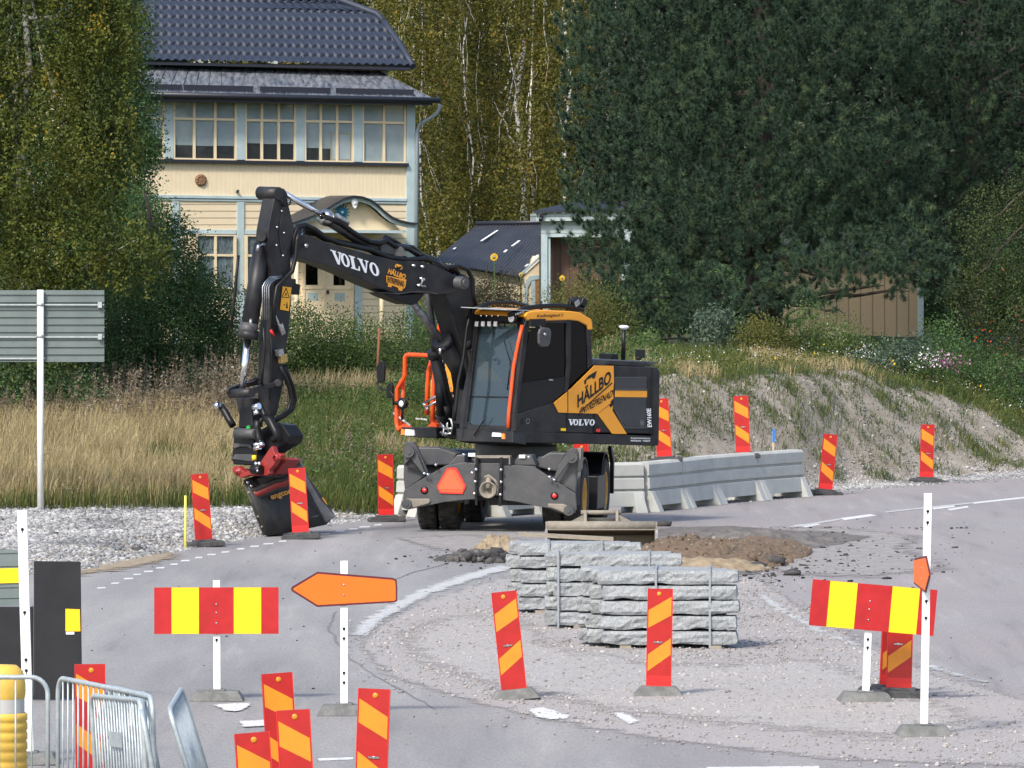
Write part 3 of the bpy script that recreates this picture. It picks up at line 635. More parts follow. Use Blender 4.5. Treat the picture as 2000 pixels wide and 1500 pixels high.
def bl(px, py, d, rx, ry, dep=None):                             # ellipsoid given where and how big it looks
    p = at(px, py, d); s_ = FP / d; return (p.x, p.y, p.z, rx / s_, dep if dep else rx / s_, ry / s_)
def limb(mb, a, b, r0, r1, seed=0, seg=6, wob=0.08, mi=0):
    r = random.Random(seed); a = Vector(a); b = Vector(b); L_ = (b - a).length; pts = []; rs = []
    for i in range(seg + 1):
        u = i / seg; p = a.lerp(b, u) + Vector((r.uniform(-1, 1), r.uniform(-1, 1), r.uniform(-.3, .3))) * wob * L_ * (0 if i in (0,) else .35)
        pts.append(p); rs.append(r0 + (r1 - r0) * u)
    mb.tube(pts, rs, 7, mi); return pts
G1 = leafmat('birch_leaf_near', [(0.05, (0.029, 0.044, 0.010)), (0.35, (0.059, 0.083, 0.015)), (0.65, (0.112, 0.131, 0.021)), (0.93, (0.185, 0.185, 0.029)), (0.985, (0.410, 0.254, 0.020))], ns=.9, nw=1.9, rw_=.38)
G2 = leafmat('alder_leaf', [(0.05, (0.019, 0.043, 0.016)), (0.4, (0.040, 0.087, 0.028)), (0.75, (0.078, 0.147, 0.040)), (0.97, (0.155, 0.217, 0.078))], .22, rw_=.42, nw=1.5)
G3 = leafmat('hedge_leaf', [(0.05, (0.029, 0.056, 0.015)), (0.45, (0.060, 0.113, 0.029)), (0.8, (0.113, 0.167, 0.042)), (0.97, (0.293, 0.332, 0.186))], rw_=.42, nw=1.5)
G4 = leafmat('autumn_birch_leaf', [(0.05, (0.043, 0.047, 0.010)), (0.4, (0.093, 0.098, 0.017)), (0.7, (0.162, 0.149, 0.024)), (0.88, (0.255, 0.178, 0.025)), (0.98, (0.375, 0.145, 0.017))], rw_=.42, nw=1.5)
G5 = leafmat('yellowish_shrub_leaf', [(0.05, (0.056, 0.066, 0.014)), (0.45, (0.102, 0.117, 0.026)), (0.8, (0.160, 0.160, 0.037)), (0.97, (0.233, 0.178, 0.056))])
G6 = leafmat('dull_shrub_leaf', [(0.05, (0.03, 0.035, 0.015)), (0.5, (0.06, 0.058, 0.026)), (0.9, (0.10, 0.08, 0.045))])
G7 = leafmat('blue_green_leaf', [(0.05, (0.03, 0.055, 0.035)), (0.5, (0.07, 0.11, 0.07)), (0.92, (0.14, 0.19, 0.13))])
G8 = leafmat('gap_shade_spruce', [(0.05, (0.006, 0.012, 0.008)), (0.5, (0.014, 0.026, 0.016)), (0.9, (0.030, 0.048, 0.026))], .05)  # near black, so gaps between the pine boughs read as shade
NEE = leafmat('pine_needles', [(0.05, (0.012, 0.028, 0.016)), (0.35, (0.026, 0.055, 0.031)), (0.7, (0.055, 0.098, 0.052)), (0.95, (0.11, 0.145, 0.06))], .08, 2.6, rw_=.14, nw=2.1)
G9 = leafmat('rowan_leaf', [(0.05, (0.014, 0.028, 0.010)), (0.45, (0.032, 0.055, 0.016)), (0.85, (0.075, 0.10, 0.028)), (0.98, (0.16, 0.15, 0.04))], .2, .9, rw_=.4, nw=1.9)
BRK = mat('dark_bark', (0.045, 0.035, 0.028), 0.95, c2=(0.09, 0.075, 0.06), ns=10, bump=0.8, bs=15)
bm, t_, b_ = new_mat('birch_bark'); N = t_.nodes; L = t_.links
g_ = N.new('ShaderNodeNewGeometry'); mp = N.new('ShaderNodeMapping'); mp.inputs['Scale'].default_value = (3, 3, 7); L.new(g_.outputs['Position'], mp.inputs[0])
rr = ramp(noise(1.1, 5, mp.outputs[0]).outputs['Fac'], [(0.42, (0.05, 0.045, 0.04)), (0.50, (0.62, 0.60, 0.56)), (0.7, (0.74, 0.72, 0.68))])
L.new(rr.outputs[0], b_.inputs['Base Color']); b_.inputs['Roughness'].default_value = 0.8
def tree(name, label, cat, blobs, n, size, m_, seed, trunk, r0, bark=None, mode='blob', group=None, limbs=8, aspect=.55, clump=.2, hollow=.35, ln=(.3, .9), top=None):
    r = np.random.default_rng(seed); t = thing(name, label, cat, trunk, group)
    P = strands(blobs, n, r, ln, hollow=hollow) if mode == 'strand' else blobpts(blobs, n, r, clump, hollow=hollow)
    V, F = leafquads(P, size, r, aspect); fobj('crown', V, F, m_, t)
    mb = MB(); hi = max(blobs, key=lambda b: b[2] + b[5]); tp = Vector(top) if top else Vector((trunk[0] * .5 + hi[0] * .5, trunk[1], hi[2] + hi[5] * .6))
    pts = limb(mb, trunk, tp, r0, r0 * .25, seed, 9, .04)
    rr_ = random.Random(seed)
    for i in range(limbs):
        b = blobs[i % len(blobs)]; s0 = pts[rr_.randint(2, 8)]; e = Vector((b[0] + rr_.uniform(-.6, .6) * b[3], b[1] + rr_.uniform(-.6, .6) * b[4], b[2] + rr_.uniform(-.3, .6) * b[5]))
        limb(mb, s0, e, r0 * .32, r0 * .06, seed + i, 5, .12)
    mb.build('trunk', bark or BRK, t); return t
def shrub(label, blobs, n, size, m_, seed, group=None, name='shrub', cat='shrub', clump=.13, aspect=.55):
    r = np.random.default_rng(seed); b0 = blobs[0]; blobs = list(blobs) + [(b[0], b[1], Hz(b[0], b[1]) + b[5] * .35, b[3] * .95, b[4] * .9, b[5] * .55) for b in blobs if b[2] - b[5] > Hz(b[0], b[1]) - .1]; n = int(n * 1.25); base = (b0[0], b0[1], Hz(b0[0], b0[1]) - .05)
    t = thing(name, label, cat, base, group); P = blobpts(blobs, n, r, clump, hollow=.25)
    P[:, 2] = np.maximum(P[:, 2], Hgt(P[:, 0], P[:, 1]) + .03); V, F = leafquads(P, size, r, aspect); fobj('foliage', V, F, m_, t)
    mb = MB()
    for i in range(7):
        b = blobs[i % len(blobs)]; limb(mb, (b[0] + random.uniform(-.2, .2), b[1], Hz(b[0], b[1]) - .05), (b[0] + random.uniform(-.6, .6) * b[3], b[1], b[2] + .5 * b[5]), .02, .006, seed + i, 4, .15)
    mb.each('stem', BRK, t); return t
def foot(px, d, dz=-.1):
    x = (px - 1000) / FP * d; return (x, d, Hz(x, d) + dz)
# left: drooping birch, dark alders, hedge
B1 = [bl(60, 60, 124, 190, 170, 1.7), bl(190, 120, 124, 95, 150, 1.3), bl(40, 300, 123, 170, 150, 1.7), bl(190, 260, 123.5, 95, 120, 1.2), bl(120, 440, 123, 170, 110, 1.5), bl(20, 560, 123, 130, 110, 1.5), bl(-110, 200, 124, 160, 300, 2), bl(215, 30, 124, 75, 90, 1.1), bl(40, 660, 123, 120, 90, 1.2), bl(265, 470, 122.5, 75, 60, .9), bl(90, -120, 124, 200, 120, 1.8)]
tree('birch_tree', 'large drooping green yellow birch at the left edge behind the big grey sign', 'tree', B1, 125000, .075, G1, 21, foot(20, 124), .13, bm, 'strand', limbs=12)
B2 = [bl(235, 80, 134, 62, 110, 1.2), bl(255, 210, 134, 55, 90, 1.1), bl(225, 330, 134, 85, 110, 1.4), bl(285, 290, 133.5, 30, 50, .6), bl(200, 470, 133, 120, 130, 1.6), bl(205, -40, 134, 80, 80, 1.2)]
tree('alder_tree', 'tall dark alder between the birch and the yellow house', 'tree', B2, 56000, .066, G2, 22, foot(215, 134), .14, mode='blob', clump=.12)
B3 = [bl(330, 520, 129, 75, 100, 1.3), bl(300, 440, 130, 45, 60, .9), bl(405, 600, 129, 70, 70, 1.2), bl(330, 650, 128.5, 110, 100, 1.6), bl(240, 640, 128, 120, 130, 1.6), bl(440, 680, 129, 60, 60, 1.1), bl(150, 720, 127, 130, 90, 1.5), bl(270, 400, 131, 22, 40, .5), bl(380, 540, 129.5, 26, 34, .5)]
tree('willow_tree', 'bushy green tree with pointed shoots in front of the house corner', 'tree', B3, 85000, .056, G2, 23, foot(310, 129), .11, mode='blob', clump=.11)
tree('alder_tree', 'dark alder farther back behind the drooping birch', 'tree', [bl(-20, 100, 152, 130, 200, 2), bl(110, 220, 152, 120, 200, 2), bl(120, 420, 151, 130, 160, 2), bl(-40, 420, 151, 130, 180, 2), bl(90, 20, 152, 150, 120, 2), bl(160, 580, 150, 110, 120, 1.6), bl(10, 620, 150, 140, 120, 1.6)], 60000, .095, G2, 38, foot(60, 152), .16, clump=.2)
shrub('dark low shrub at the foot of the trees behind the big grey sign', [bl(60, 770, 122, 160, 80, 1.2), bl(-60, 740, 122, 120, 90, 1.2), bl(170, 790, 123, 70, 50, .8)], 12000, .055, G2, 24)
shrub('left end of the tall hedge, beside the excavator stick', [bl(520, 680, 138, 75, 72, 1.1), bl(470, 720, 137, 70, 55, 1.0), bl(590, 650, 138, 50, 60, .9)], 15000, .050, G3, 25, name='hedge', cat='hedge')
shrub('middle of the tall hedge in front of the house door', [bl(650, 668, 139, 70, 74, 1.1), bl(720, 672, 139, 60, 62, 1.1), bl(600, 700, 138.5, 60, 50, 1)], 17000, .050, G3, 26, name='hedge', cat='hedge')
shrub('right end of the hedge, seen under the front boom', [bl(790, 668, 139, 60, 62, 1.1), bl(860, 650, 140, 55, 72, 1.1), bl(900, 690, 139, 60, 55, 1)], 15000, .050, G3, 27, name='hedge', cat='hedge')
shrub('weedy green bush below the hedge, left of the orange handrail', [bl(800, 770, 128, 70, 45, .9), bl(720, 800, 127, 60, 35, .8)], 7000, .045, G3, 28)
shrub('brownish dark bush left of the small porch', [bl(965, 575, 141, 50, 50, .8), bl(930, 590, 141, 28, 40, .5), bl(1000, 600, 141, 30, 30, .5)], 9000, .045, G6, 29)
shrub('yellow green round bush behind the cab', [bl(1140, 610, 133, 75, 78, 1.1), bl(1100, 650, 133, 60, 60, .9), bl(1190, 640, 133, 55, 65, .9), bl(1080, 590, 133.5, 22, 30, .4)], 16000, .045, G5, 30)
shrub('pale green leafy bush left of the foot of the pine', [bl(1395, 650, 130, 32, 55, .6), bl(1375, 690, 130, 30, 30, .5)], 3500, .07, G7, 31)
shrub('bright green bush below the pine trunk', [bl(1490, 665, 129, 55, 45, .8), bl(1540, 690, 129, 40, 35, .6)], 6500, .05, G5, 32)
shrub('tangled bush in front of the beige shed', [bl(1620, 680, 129, 60, 45, .8), bl(1700, 690, 129, 60, 38, .8), bl(1580, 640, 129, 45, 55, .6), bl(1640, 655, 129, 40, 40, .6)], 8000, .05, G3, 33)
shrub('blue green perennials under the beige shed corner', [bl(1770, 695, 128, 60, 32, .7), bl(1690, 712, 127, 40, 22, .5)], 5000, .06, G7, 34)
shrub('dark hedge far back behind the foot of the pine', [bl(1300, 600, 152, 90, 80, 1.4), bl(1420, 600, 152, 90, 80, 1.4), bl(1860, 600, 152, 110, 90, 1.4), bl(1960, 560, 152, 90, 110, 1.4), bl(1230, 600, 152, 40, 60, 1)], 26000, .09, G2, 39, name='hedge', cat='hedge')
# right: rowan and dark bushes
tree('rowan_tree', 'yellow green rowan at the right edge', 'tree', [bl(1950, 470, 136, 90, 120, 1.4), bl(1990, 620, 135, 90, 110, 1.3), bl(1900, 590, 135.5, 60, 80, 1), bl(2060, 400, 136, 90, 150, 1.4)], 30000, .055, G9, 35, foot(1985, 136), .1, clump=.12)
shrub('dark green bush at the right edge of the bank top', [bl(1880, 700, 133, 90, 50, 1), bl(1990, 730, 132, 90, 50, 1), bl(1840, 660, 134, 45, 55, .8)], 11000, .05, G2, 36)
# autumn birches behind the houses
bir = [(1012, 190, 21, 'white trunked birch straight above the low dark roof, the clearest trunk'), (1103, 200, 17, 'birch with a bare white trunk beside the pine'), (935, 205, 15, 'thin birch left of the clearest white trunk'),
       (858, 198, 15, 'birch with a white trunk beside the house downpipe'), (800, 214, 14, 'birch behind the house corner, its crown over the veranda roof'), (885, 222, 13, 'birch second from the house corner'),
       (970, 226, 12, 'pale birch far back in the wood'), (1060, 222, 13, 'birch far back between two white trunks'), (1150, 214, 13, 'birch half hidden by the left side of the pine'), (1197, 186, 9, 'slim white birch stem seen through the pine'),
       (740, 220, 13, 'yellowing birch above the house roof edge'), (830, 186, 11, 'young birch right of the downpipe'), (912, 190, 11, 'young orange leaved birch above the small roof'), (1040, 184, 11, 'young birch between the two small roofs')]
for i, (px, d, rp, lab) in enumerate(bir):
    f = foot(px, d); s_ = FP / d; lean = random.uniform(-.3, .3); hi_ = 15 + (i % 3)
    bb = [(f[0] + random.uniform(-.5, .5), d + random.uniform(-1, 1), z, random.uniform(.7, 1.15), 1.0, 1.3) for z in np.arange(3.0 if i in (11, 12, 13) else 4.2, hi_, 1.15)]
    if i in (0, 1): bb = [(b[0] + (-1) ** k * .75, b[1] + .9, *b[2:]) for k, b in enumerate(bb)]
    tree('birch_tree', lab, 'tree', bb, 23000, .088, G4, 60 + i, f, (.035, .075)[i in (1, 3, 8, 9)] if i else .10, bm, 'strand', 'autumn birches behind the houses', limbs=6, ln=(.4, 1.2), hollow=.15, top=(f[0] + (.1 if i == 0 else lean * .4), d, hi_ + 1), aspect=.7)
# far wood as one mass
r_ = np.random.default_rng(5); n = 190000; P = np.stack([r_.uniform(-26, 28, n), r_.uniform(233, 246, n), r_.uniform(1, 22, n)], -1)
dn = fnoise(P[:, 0], P[:, 2] * .6, 31, 3, .5); P[:, 1] += dn * 6
V, F = leafquads(P, .26, r_, .7); FAR = leafmat('far_wood_leaf', [(0.1, (0.018, 0.028, 0.010)), (0.5, (0.055, 0.06, 0.018)), (0.8, (0.12, 0.11, 0.025)), (0.97, (0.24, 0.16, 0.03))], .2, .35)
tag(fobj('far_wood', V, F, FAR), kind='stuff')
tree('filler_spruce', 'dark spruce added to shade the gaps behind the big pine, left side', 'tree', [bl(1280, 60, 172, 130, 200, 2), bl(1260, 300, 172, 140, 200, 2), bl(1420, 200, 174, 130, 280, 2), bl(1330, 460, 171, 150, 130, 2), bl(1400, -60, 174, 200, 120, 2)], 70000, .13, G8, 91, foot(1340, 173), .2, clump=.3, hollow=.1)  # three dark spruces added as fill, to make the pine gaps look shaded
tree('filler_spruce', 'dark spruce added to shade the gaps behind the big pine, right side', 'tree', [bl(1600, 60, 172, 130, 220, 2), bl(1620, 330, 172, 140, 200, 2), bl(1760, 150, 174, 130, 260, 2), bl(1720, 400, 171, 150, 130, 2), bl(1700, -60, 174, 200, 120, 2)], 70000, .13, G8, 92, foot(1660, 173), .2, clump=.3, hollow=.1)
tree('filler_spruce', 'dark spruce added to shade the gaps behind the pines, top right corner', 'tree', [bl(1900, 60, 172, 130, 220, 2), bl(1930, 330, 172, 140, 200, 2), bl(2040, 150, 174, 130, 260, 2), bl(1960, 500, 171, 150, 130, 2), bl(1980, -60, 174, 200, 120, 2)], 70000, .13, G8, 93, foot(1950, 173), .2, clump=.3, hollow=.1)
# big pines made of upright needle plumes
def pine(label, blobs, nplume, seed, trunk, r0, top, extra_limbs=()):
    r = np.random.default_rng(seed); t = thing('pine_tree', label, 'tree', trunk)
    w_ = np.array([b[3] * b[4] * b[5] for b in blobs]) ** .5; w_ /= w_.sum(); C = []; D = []
    for b, q in zip(blobs, w_):
        k = int(nplume * q * 6); d = r.normal(size=(k, 3)); d[:, 1] -= .35; d /= np.linalg.norm(d, axis=1, keepdims=True)
        rad = .40 + .60 * r.uniform(0, 1, (k, 1)) ** .5; c = np.array(b[:3]) + d * rad * np.array(b[3:6])
        keep = []                          # shoots keep a distance from one another
        prev = np.concatenate(C) if C else np.zeros((0, 3))
        for i_ in range(k):
            p_ = c[i_]; near = prev[np.abs(prev[:, 0] - p_[0]) < .4] if len(prev) else prev
            if p_[2] > 5.2 and fnoise(p_[0] * 1.0 + p_[1] * .7, p_[2] * 1.35 + p_[1] * .3, seed, 2, 1.0) < .43: continue
            if len(near) and (((near - p_) * np.array([1, .8, .75])) ** 2).sum(1).min() < .32 ** 2: continue
            keep.append(i_); prev = np.concatenate([prev, p_[None]])
        c = c[keep]; d = d[keep]; k = len(keep); C.append(c)
        ax = d * np.array([.55, .55, .25]) + np.array([0, 0, .85]) + r.normal(size=(k, 3)) * .16; D.append(ax / np.linalg.norm(ax, axis=1, keepdims=True))
    C = np.concatenate(C); D = np.concatenate(D); k = len(C); per = 6; print('plumes', k)
    ln = r.uniform(.40, .85, k); u = (np.arange(per) / (per - 1))[None].repeat(k, 0) + r.normal(size=(k, per)) * .04
    wd = (.95 - .45 * u) * r.uniform(.07, .13, (k, 1))
    TC = C[:, None] + D[:, None] * (u * ln[:, None])[..., None] + r.normal(size=(k, per, 3)) * wd[..., None]
    TC = TC.reshape(-1, 3); TD = (np.repeat(D, per, 0) + r.normal(size=(k * per, 3)) * .22); TD /= np.linalg.norm(TD, axis=1, keepdims=True)
    m = len(TC); nn_ = 84; dirs = TD[:, None] * .65 + r.normal(size=(m, nn_, 3)) * .62; dirs /= np.linalg.norm(dirs, axis=2, keepdims=True)
    L_ = r.uniform(.09, .14, (m, nn_, 1)); base = TC[:, None] + TD[:, None] * r.uniform(-.05, .05, (m, nn_, 1)); tip = base + dirs * L_
    sd_ = np.cross(dirs, r.normal(size=(m, nn_, 3))); sd_ /= np.linalg.norm(sd_, axis=2, keepdims=True); sd_ *= .0056
    V = np.stack([base - sd_, base + sd_, tip], 2).reshape(-1, 3); F = np.arange(len(V)).reshape(-1, 3)
    fobj('crown', V, F, NEE, t)
    mb = MB(); pts = limb(mb, trunk, top, r0, r0 * .4, seed, 10, .03); rr_ = random.Random(seed)
    for i in range(46):
        b = rr_.choice(blobs); s0 = min(pts, key=lambda p_: abs(p_.z - (b[2] - .3 * b[5] - .4)))
        limb(mb, s0, (b[0] + rr_.uniform(-.7, .7) * b[3], b[1] + rr_.uniform(-.7, .7) * b[4], b[2] + rr_.uniform(-.5, .4) * b[5]), r0 * .22, .012, seed + i, 6, .10)
    for a, b in extra_limbs: limb(mb, a, b, .05, .015, seed + 99, 6, .08)
    mb.build('trunk', BRK, t); return t
PB = [bl(1300, 60, 140, 200, 150, 2.4), bl(1500, 60, 139, 200, 170, 2.8), bl(1660, 120, 139.5, 160, 170, 2.4), bl(1230, 240, 139.5, 130, 130, 1.8), bl(1400, 260, 138, 170, 140, 2.2), bl(1580, 290, 138, 160, 140, 2.2), bl(1700, 330, 139, 120, 120, 1.8),
      bl(1220, 410, 138.5, 110, 100, 1.5), bl(1380, 430, 137, 140, 100, 1.8), bl(1530, 420, 137.5, 130, 90, 1.8), bl(1660, 440, 139, 110, 80, 1.5), bl(1290, 530, 137, 100, 80, 1.3), bl(1330, 620, 135.5, 90, 60, 1.2), bl(1250, 650, 134.5, 60, 45, .8), bl(1440, 590, 134.5, 90, 40, .9), bl(1160, 480, 138.5, 50, 60, .8), bl(1180, 130, 140, 80, 120, 1.2), bl(1560, 600, 134, 60, 30, .6), bl(1700, 545, 135, 130, 26, .8), bl(1800, 570, 135, 80, 22, .6), bl(1620, 520, 136, 110, 40, 1), bl(1590, 570, 135, 70, 34, .8), bl(1690, 552, 135.5, 110, 34, .9), bl(1740, 490, 137, 100, 55, 1.2), bl(1330, 480, 136.5, 90, 60, 1.1), bl(1270, 590, 135.5, 60, 60, 1), bl(1180, 420, 138, 60, 70, .9), bl(1230, 500, 137, 70, 70, 1), bl(1210, 610, 134.5, 40, 50, .7), bl(1400, 640, 134, 70, 45, .9), bl(1200, 560, 136, 50, 45, .7), bl(1450, 500, 137, 90, 50, 1), bl(1560, 470, 137, 90, 50, 1), bl(1400, -110, 140, 300, 120, 2.6)]
pine('huge dark pine with a thick trunk in front of the beige shed', PB, 3300, 41, foot(1487, 140), .42, at(1487, -150, 140), [(at(1490, 590, 140), at(1660, 612, 135.5)), (at(1500, 520, 140), at(1630, 545, 138)), (at(1490, 560, 140), at(1340, 600, 137))])
PB2 = [bl(1840, 80, 144, 130, 170, 2.2), bl(1960, 150, 144, 130, 180, 2.2), bl(1830, 300, 143, 130, 130, 2), bl(1950, 340, 144, 110, 110, 1.8), bl(1800, 440, 142, 100, 80, 1.5), bl(2080, 100, 144, 120, 220, 2.2), bl(1900, -90, 144, 240, 110, 2.2), bl(1840, 530, 142, 90, 60, 1.2)]
pine('second dark pine at the top right, behind the rowan', PB2, 1500, 42, foot(1900, 144.5), .35, at(1900, -150, 144.5))
# grass -----------------------------------------------------------
def blades(name, X, Y, h, m_, seed, lean=.35, w_=.007, z=None):
    r = np.random.default_rng(seed); n = len(X); Z = Hgt(X, Y) - .02 if z is None else z; P = np.stack([X, Y, Z], -1); a = r.uniform(0, 6.28, n); h = h * r.uniform(.55, 1.25, n)
    ld = np.stack([np.cos(a), np.sin(a)], -1) * (np.abs(r.normal(0, lean, n)) * h)[:, None] + np.array([.10, 0]) * h[:, None]
    b = r.uniform(0, 3.14, n); s_ = np.stack([np.cos(b), np.sin(b), 0 * b], -1) * w_
    mid = P + np.stack([ld[:, 0] * .35, ld[:, 1] * .35, h * .6], -1); tip = P + np.stack([ld[:, 0], ld[:, 1], h], -1)
    V = np.stack([P - s_, P + s_, mid + s_ * .8, tip + s_ * .15, tip - s_ * .15, mid - s_ * .8], 1).reshape(-1, 3); o = (np.arange(n) * 6)[:, None]
    F = np.concatenate([o + np.array([[0, 1, 2, 5]]), o + np.array([[5, 2, 3, 4]])])
    return tag(fobj(name, V, F, m_), kind='stuff')
DRY = leafmat('dry_grass', [(0.05, (0.168, 0.138, 0.054)), (0.45, (0.360, 0.288, 0.144)), (0.8, (0.504, 0.408, 0.228)), (0.97, (0.624, 0.540, 0.336))], .3, 1.4)
GRN = leafmat('green_grass', [(0.05, (0.045, 0.07, 0.015)), (0.5, (0.085, 0.12, 0.028)), (0.8, (0.15, 0.16, 0.045)), (0.97, (0.28, 0.25, 0.11))], .3, 1.4)
BRN = leafmat('fireweed_seed', [(0.1, (0.10, 0.075, 0.045)), (0.5, (0.20, 0.155, 0.105)), (0.85, (0.30, 0.25, 0.18)), (0.98, (0.44, 0.40, 0.33))], .3, 1.0)
WHT = leafmat('white_petals', [(0.1, (0.62, 0.6, 0.58)), (0.9, (0.85, 0.85, 0.82))], .3); YEL = leafmat('yellow_petals', [(0.1, (0.7, 0.4, 0.01)), (0.9, (0.85, 0.6, 0.02))], .3); PNK = leafmat('pink_petals', [(0.1, (0.35, 0.08, 0.25)), (0.9, (0.5, 0.2, 0.4))], .3)
n = 70000; X = rng.uniform(-10.5, -1.2, n); Y = Ffoot(X) + rng.uniform(0, 21, n) ** 1.0
g = fnoise(X, Y * .35, 51, 3, .5) + .40 * smooth(X, -5.2, -2.9) + .1 * smooth(Y - Ffoot(X), 14, 20); isg = g > .60; edge_g = (Y - Ffoot(X)) < rng.uniform(.2, 1.2, n); isg |= edge_g
blades('dry_meadow_grass', X[~isg], Y[~isg], np.full((~isg).sum(), .52), DRY, 1); blades('green_meadow_grass', X[isg], Y[isg], np.full(isg.sum(), .36), GRN, 2)
n = 32000; X = rng.uniform(-6.5, 2.3, n); Y = Ffoot(X) + rng.uniform(.1, 30, n); k = (X > -3.2) | (Y - Ffoot(X) > 18); X = X[k]; Y = Y[k]; gg = fnoise(X, Y * .3, 55, 3, .5) > .62
blades('green_slope_grass', X[~gg], Y[~gg], np.full((~gg).sum(), .32), GRN, 3); blades('dry_slope_grass', X[gg], Y[gg], np.full(gg.sum(), .42), DRY, 4)
n = 30000; X = rng.uniform(2.0, 14, n); te = np.interp(X, [3.5, 6.3, 8.2, 9.8, 12], [4.6, 4.7, 4.6, 4.2, 3.4]); Y = Ffoot(X) + te + rng.uniform(-.3, 14, n); gg = (fnoise(X, Y * .3, 57, 3, .6) > .60) & (X < 7.5)
blades('bank_top_grass', X[~gg], Y[~gg], np.full((~gg).sum(), .22), GRN, 5); blades('bank_top_dry_grass', X[gg], Y[gg], np.full(gg.sum(), .24), DRY, 6)
k = 330; tx = rng.uniform(1.6, 13, k); tt_ = rng.uniform(-.2, 4.6, k); sz = rng.uniform(.4, 1.3, k); X = np.repeat(tx, 55); S = np.repeat(sz, 55)
Y = Ffoot(X) + np.repeat(tt_, 55) + rng.normal(0, .16, len(X)) * S; X = X + rng.normal(0, .13, len(X)) * S
blades('bank_grass_tufts', X, Y, .15 * S, GRN, 7, .6, .006)
# broad leaved weeds
def weeds(name, X, Y, m_, seed, h=.3, size=.05, per=14):
    r = np.random.default_rng(seed); X = np.repeat(X, per) + r.normal(0, .09, len(X) * per); Y = np.repeat(Y, per) + r.normal(0, .09, len(Y) * per)
    P = np.stack([X, Y, Hgt(X, Y) + r.uniform(.02, 1, len(X)) * h], -1); V, F = leafquads(P, size, r, .6); return tag(fobj(name, V, F, m_), kind='stuff')
X = rng.uniform(-5, 2.8, 1500); Y = Ffoot(X) + rng.uniform(.3, 26, 1500); weeds('green_weeds', X, Y, G3, 8, .42, .06, 16)
X = rng.uniform(1.4, 13, 420); Y = Ffoot(X) + rng.uniform(.1, 4.8, 420); weeds('bank_weeds', X, Y, G7, 9, .16, .045, 12)
X = rng.uniform(2.5, 13, 700); Y = Ffoot(X) + rng.uniform(4.6, 10, 700); weeds('bank_top_weeds', X, Y, G5, 10, .30, .05, 12)
def flowers(name, X, Y, m_, h, s_, seed, per=5):
    r = np.random.default_rng(seed); X = np.repeat(X, per) + r.normal(0, s_ * 1.6, len(X) * per); Y = np.repeat(Y, per) + r.normal(0, .1, len(Y) * per)
    P = np.stack([X, Y, Hgt(X, Y) + h * r.uniform(.7, 1.25, len(X))], -1); V, F = leafquads(P, s_, r, .8); return tag(fobj(name, V, F, m_), kind='stuff')
X = rng.uniform(2.4, 10, 120); Y = Ffoot(X) + rng.uniform(4.4, 12, 120); flowers('white_wildflowers', X, Y, WHT, .30, .028, 11, 4)
X = rng.uniform(-9.5, 2.4, 120); Y = Ffoot(X) + rng.uniform(.2, 7, 120); flowers('white_meadow_flowers', X, Y, WHT, .26, .028, 12)
X = rng.uniform(-10, -6, 90); Y = Ffoot(X) + rng.uniform(1, 6, 90); flowers('yellow_meadow_flowers', X, Y, YEL, .30, .022, 13)
X = rng.uniform(3, 9.5, 9); Y = Ffoot(X) + rng.uniform(4.5, 9, 9); flowers('yellow_garden_flowers', X, Y, YEL, .36, .05, 14, 3)
def patch(px, py, d, w_, hgt, m_, name, n, seed, s_=.04):
    r = np.random.default_rng(seed); c = at(px, py, d); P = np.array(c) + r.normal(size=(n, 3)) * np.array([w_, .3, hgt]); V, F = leafquads(P, s_, r, .8); return tag(fobj(name, V, F, m_), kind='stuff')
patch(1810, 702, 126.5, .22, .09, WHT, 'white_phlox_flowers', 120, 15); patch(1850, 705, 126.5, .2, .09, PNK, 'pink_phlox_flowers', 130, 16)
patch(1690, 685, 127, .16, .1, WHT, 'white_garden_flowers', 90, 17, .03); patch(1960, 660, 131, .5, .5, leafmat('rowan_berries', [(0, (.5, .03, .01)), (1, (.6, .05, .02))], 0), 'rowan_berries', 60, 18, .035)
shrub('leafy phlox clump with white and pink flowers at the bank top', [bl(1830, 715, 127.2, 60, 24, .5)], 2500, .05, G3, 37)
# fireweed gone to seed: brown feathery spikes
r = np.random.default_rng(77); k = 520; X = r.uniform(-9.8, -4.2, k); Y = 118 + r.uniform(0, 9, k); hh = r.uniform(.75, 1.45, k) * np.interp(X, [-9.8, -7, -5, -4.2], [.55, .85, 1.1, .7])
per = 46; u = r.uniform(.25, 1, (k, per)); Z0 = Hgt(X, Y); wd = .055 * (1.15 - u)
P = np.stack([X[:, None] + r.normal(size=(k, per)) * wd + (u * .08), Y[:, None] + r.normal(size=(k, per)) * wd, Z0[:, None] + u * hh[:, None]], -1).reshape(-1, 3)
V, F = leafquads(P, .055, r, .45); tag(fobj('fireweed_spikes', V, F, BRN), kind='stuff')
blades('fireweed_stems', X, Y, hh * .95, BRN, 78, .05, .006)
X = r.uniform(-3.6, -2.0, 60); Y = r.uniform(108, 116, 60); per = 30; u = r.uniform(.2, 1, (60, per)); hh = r.uniform(.4, .8, 60)
P = np.stack([X[:, None] + r.normal(size=(60, per)) * .03, Y[:, None] + r.normal(size=(60, per)) * .03, Hgt(X, Y)[:, None] + u * hh[:, None]], -1).reshape(-1, 3)
V, F = leafquads(P, .04, r, .5); tag(fobj('pale_seed_heads', V, F, BRN), kind='stuff')

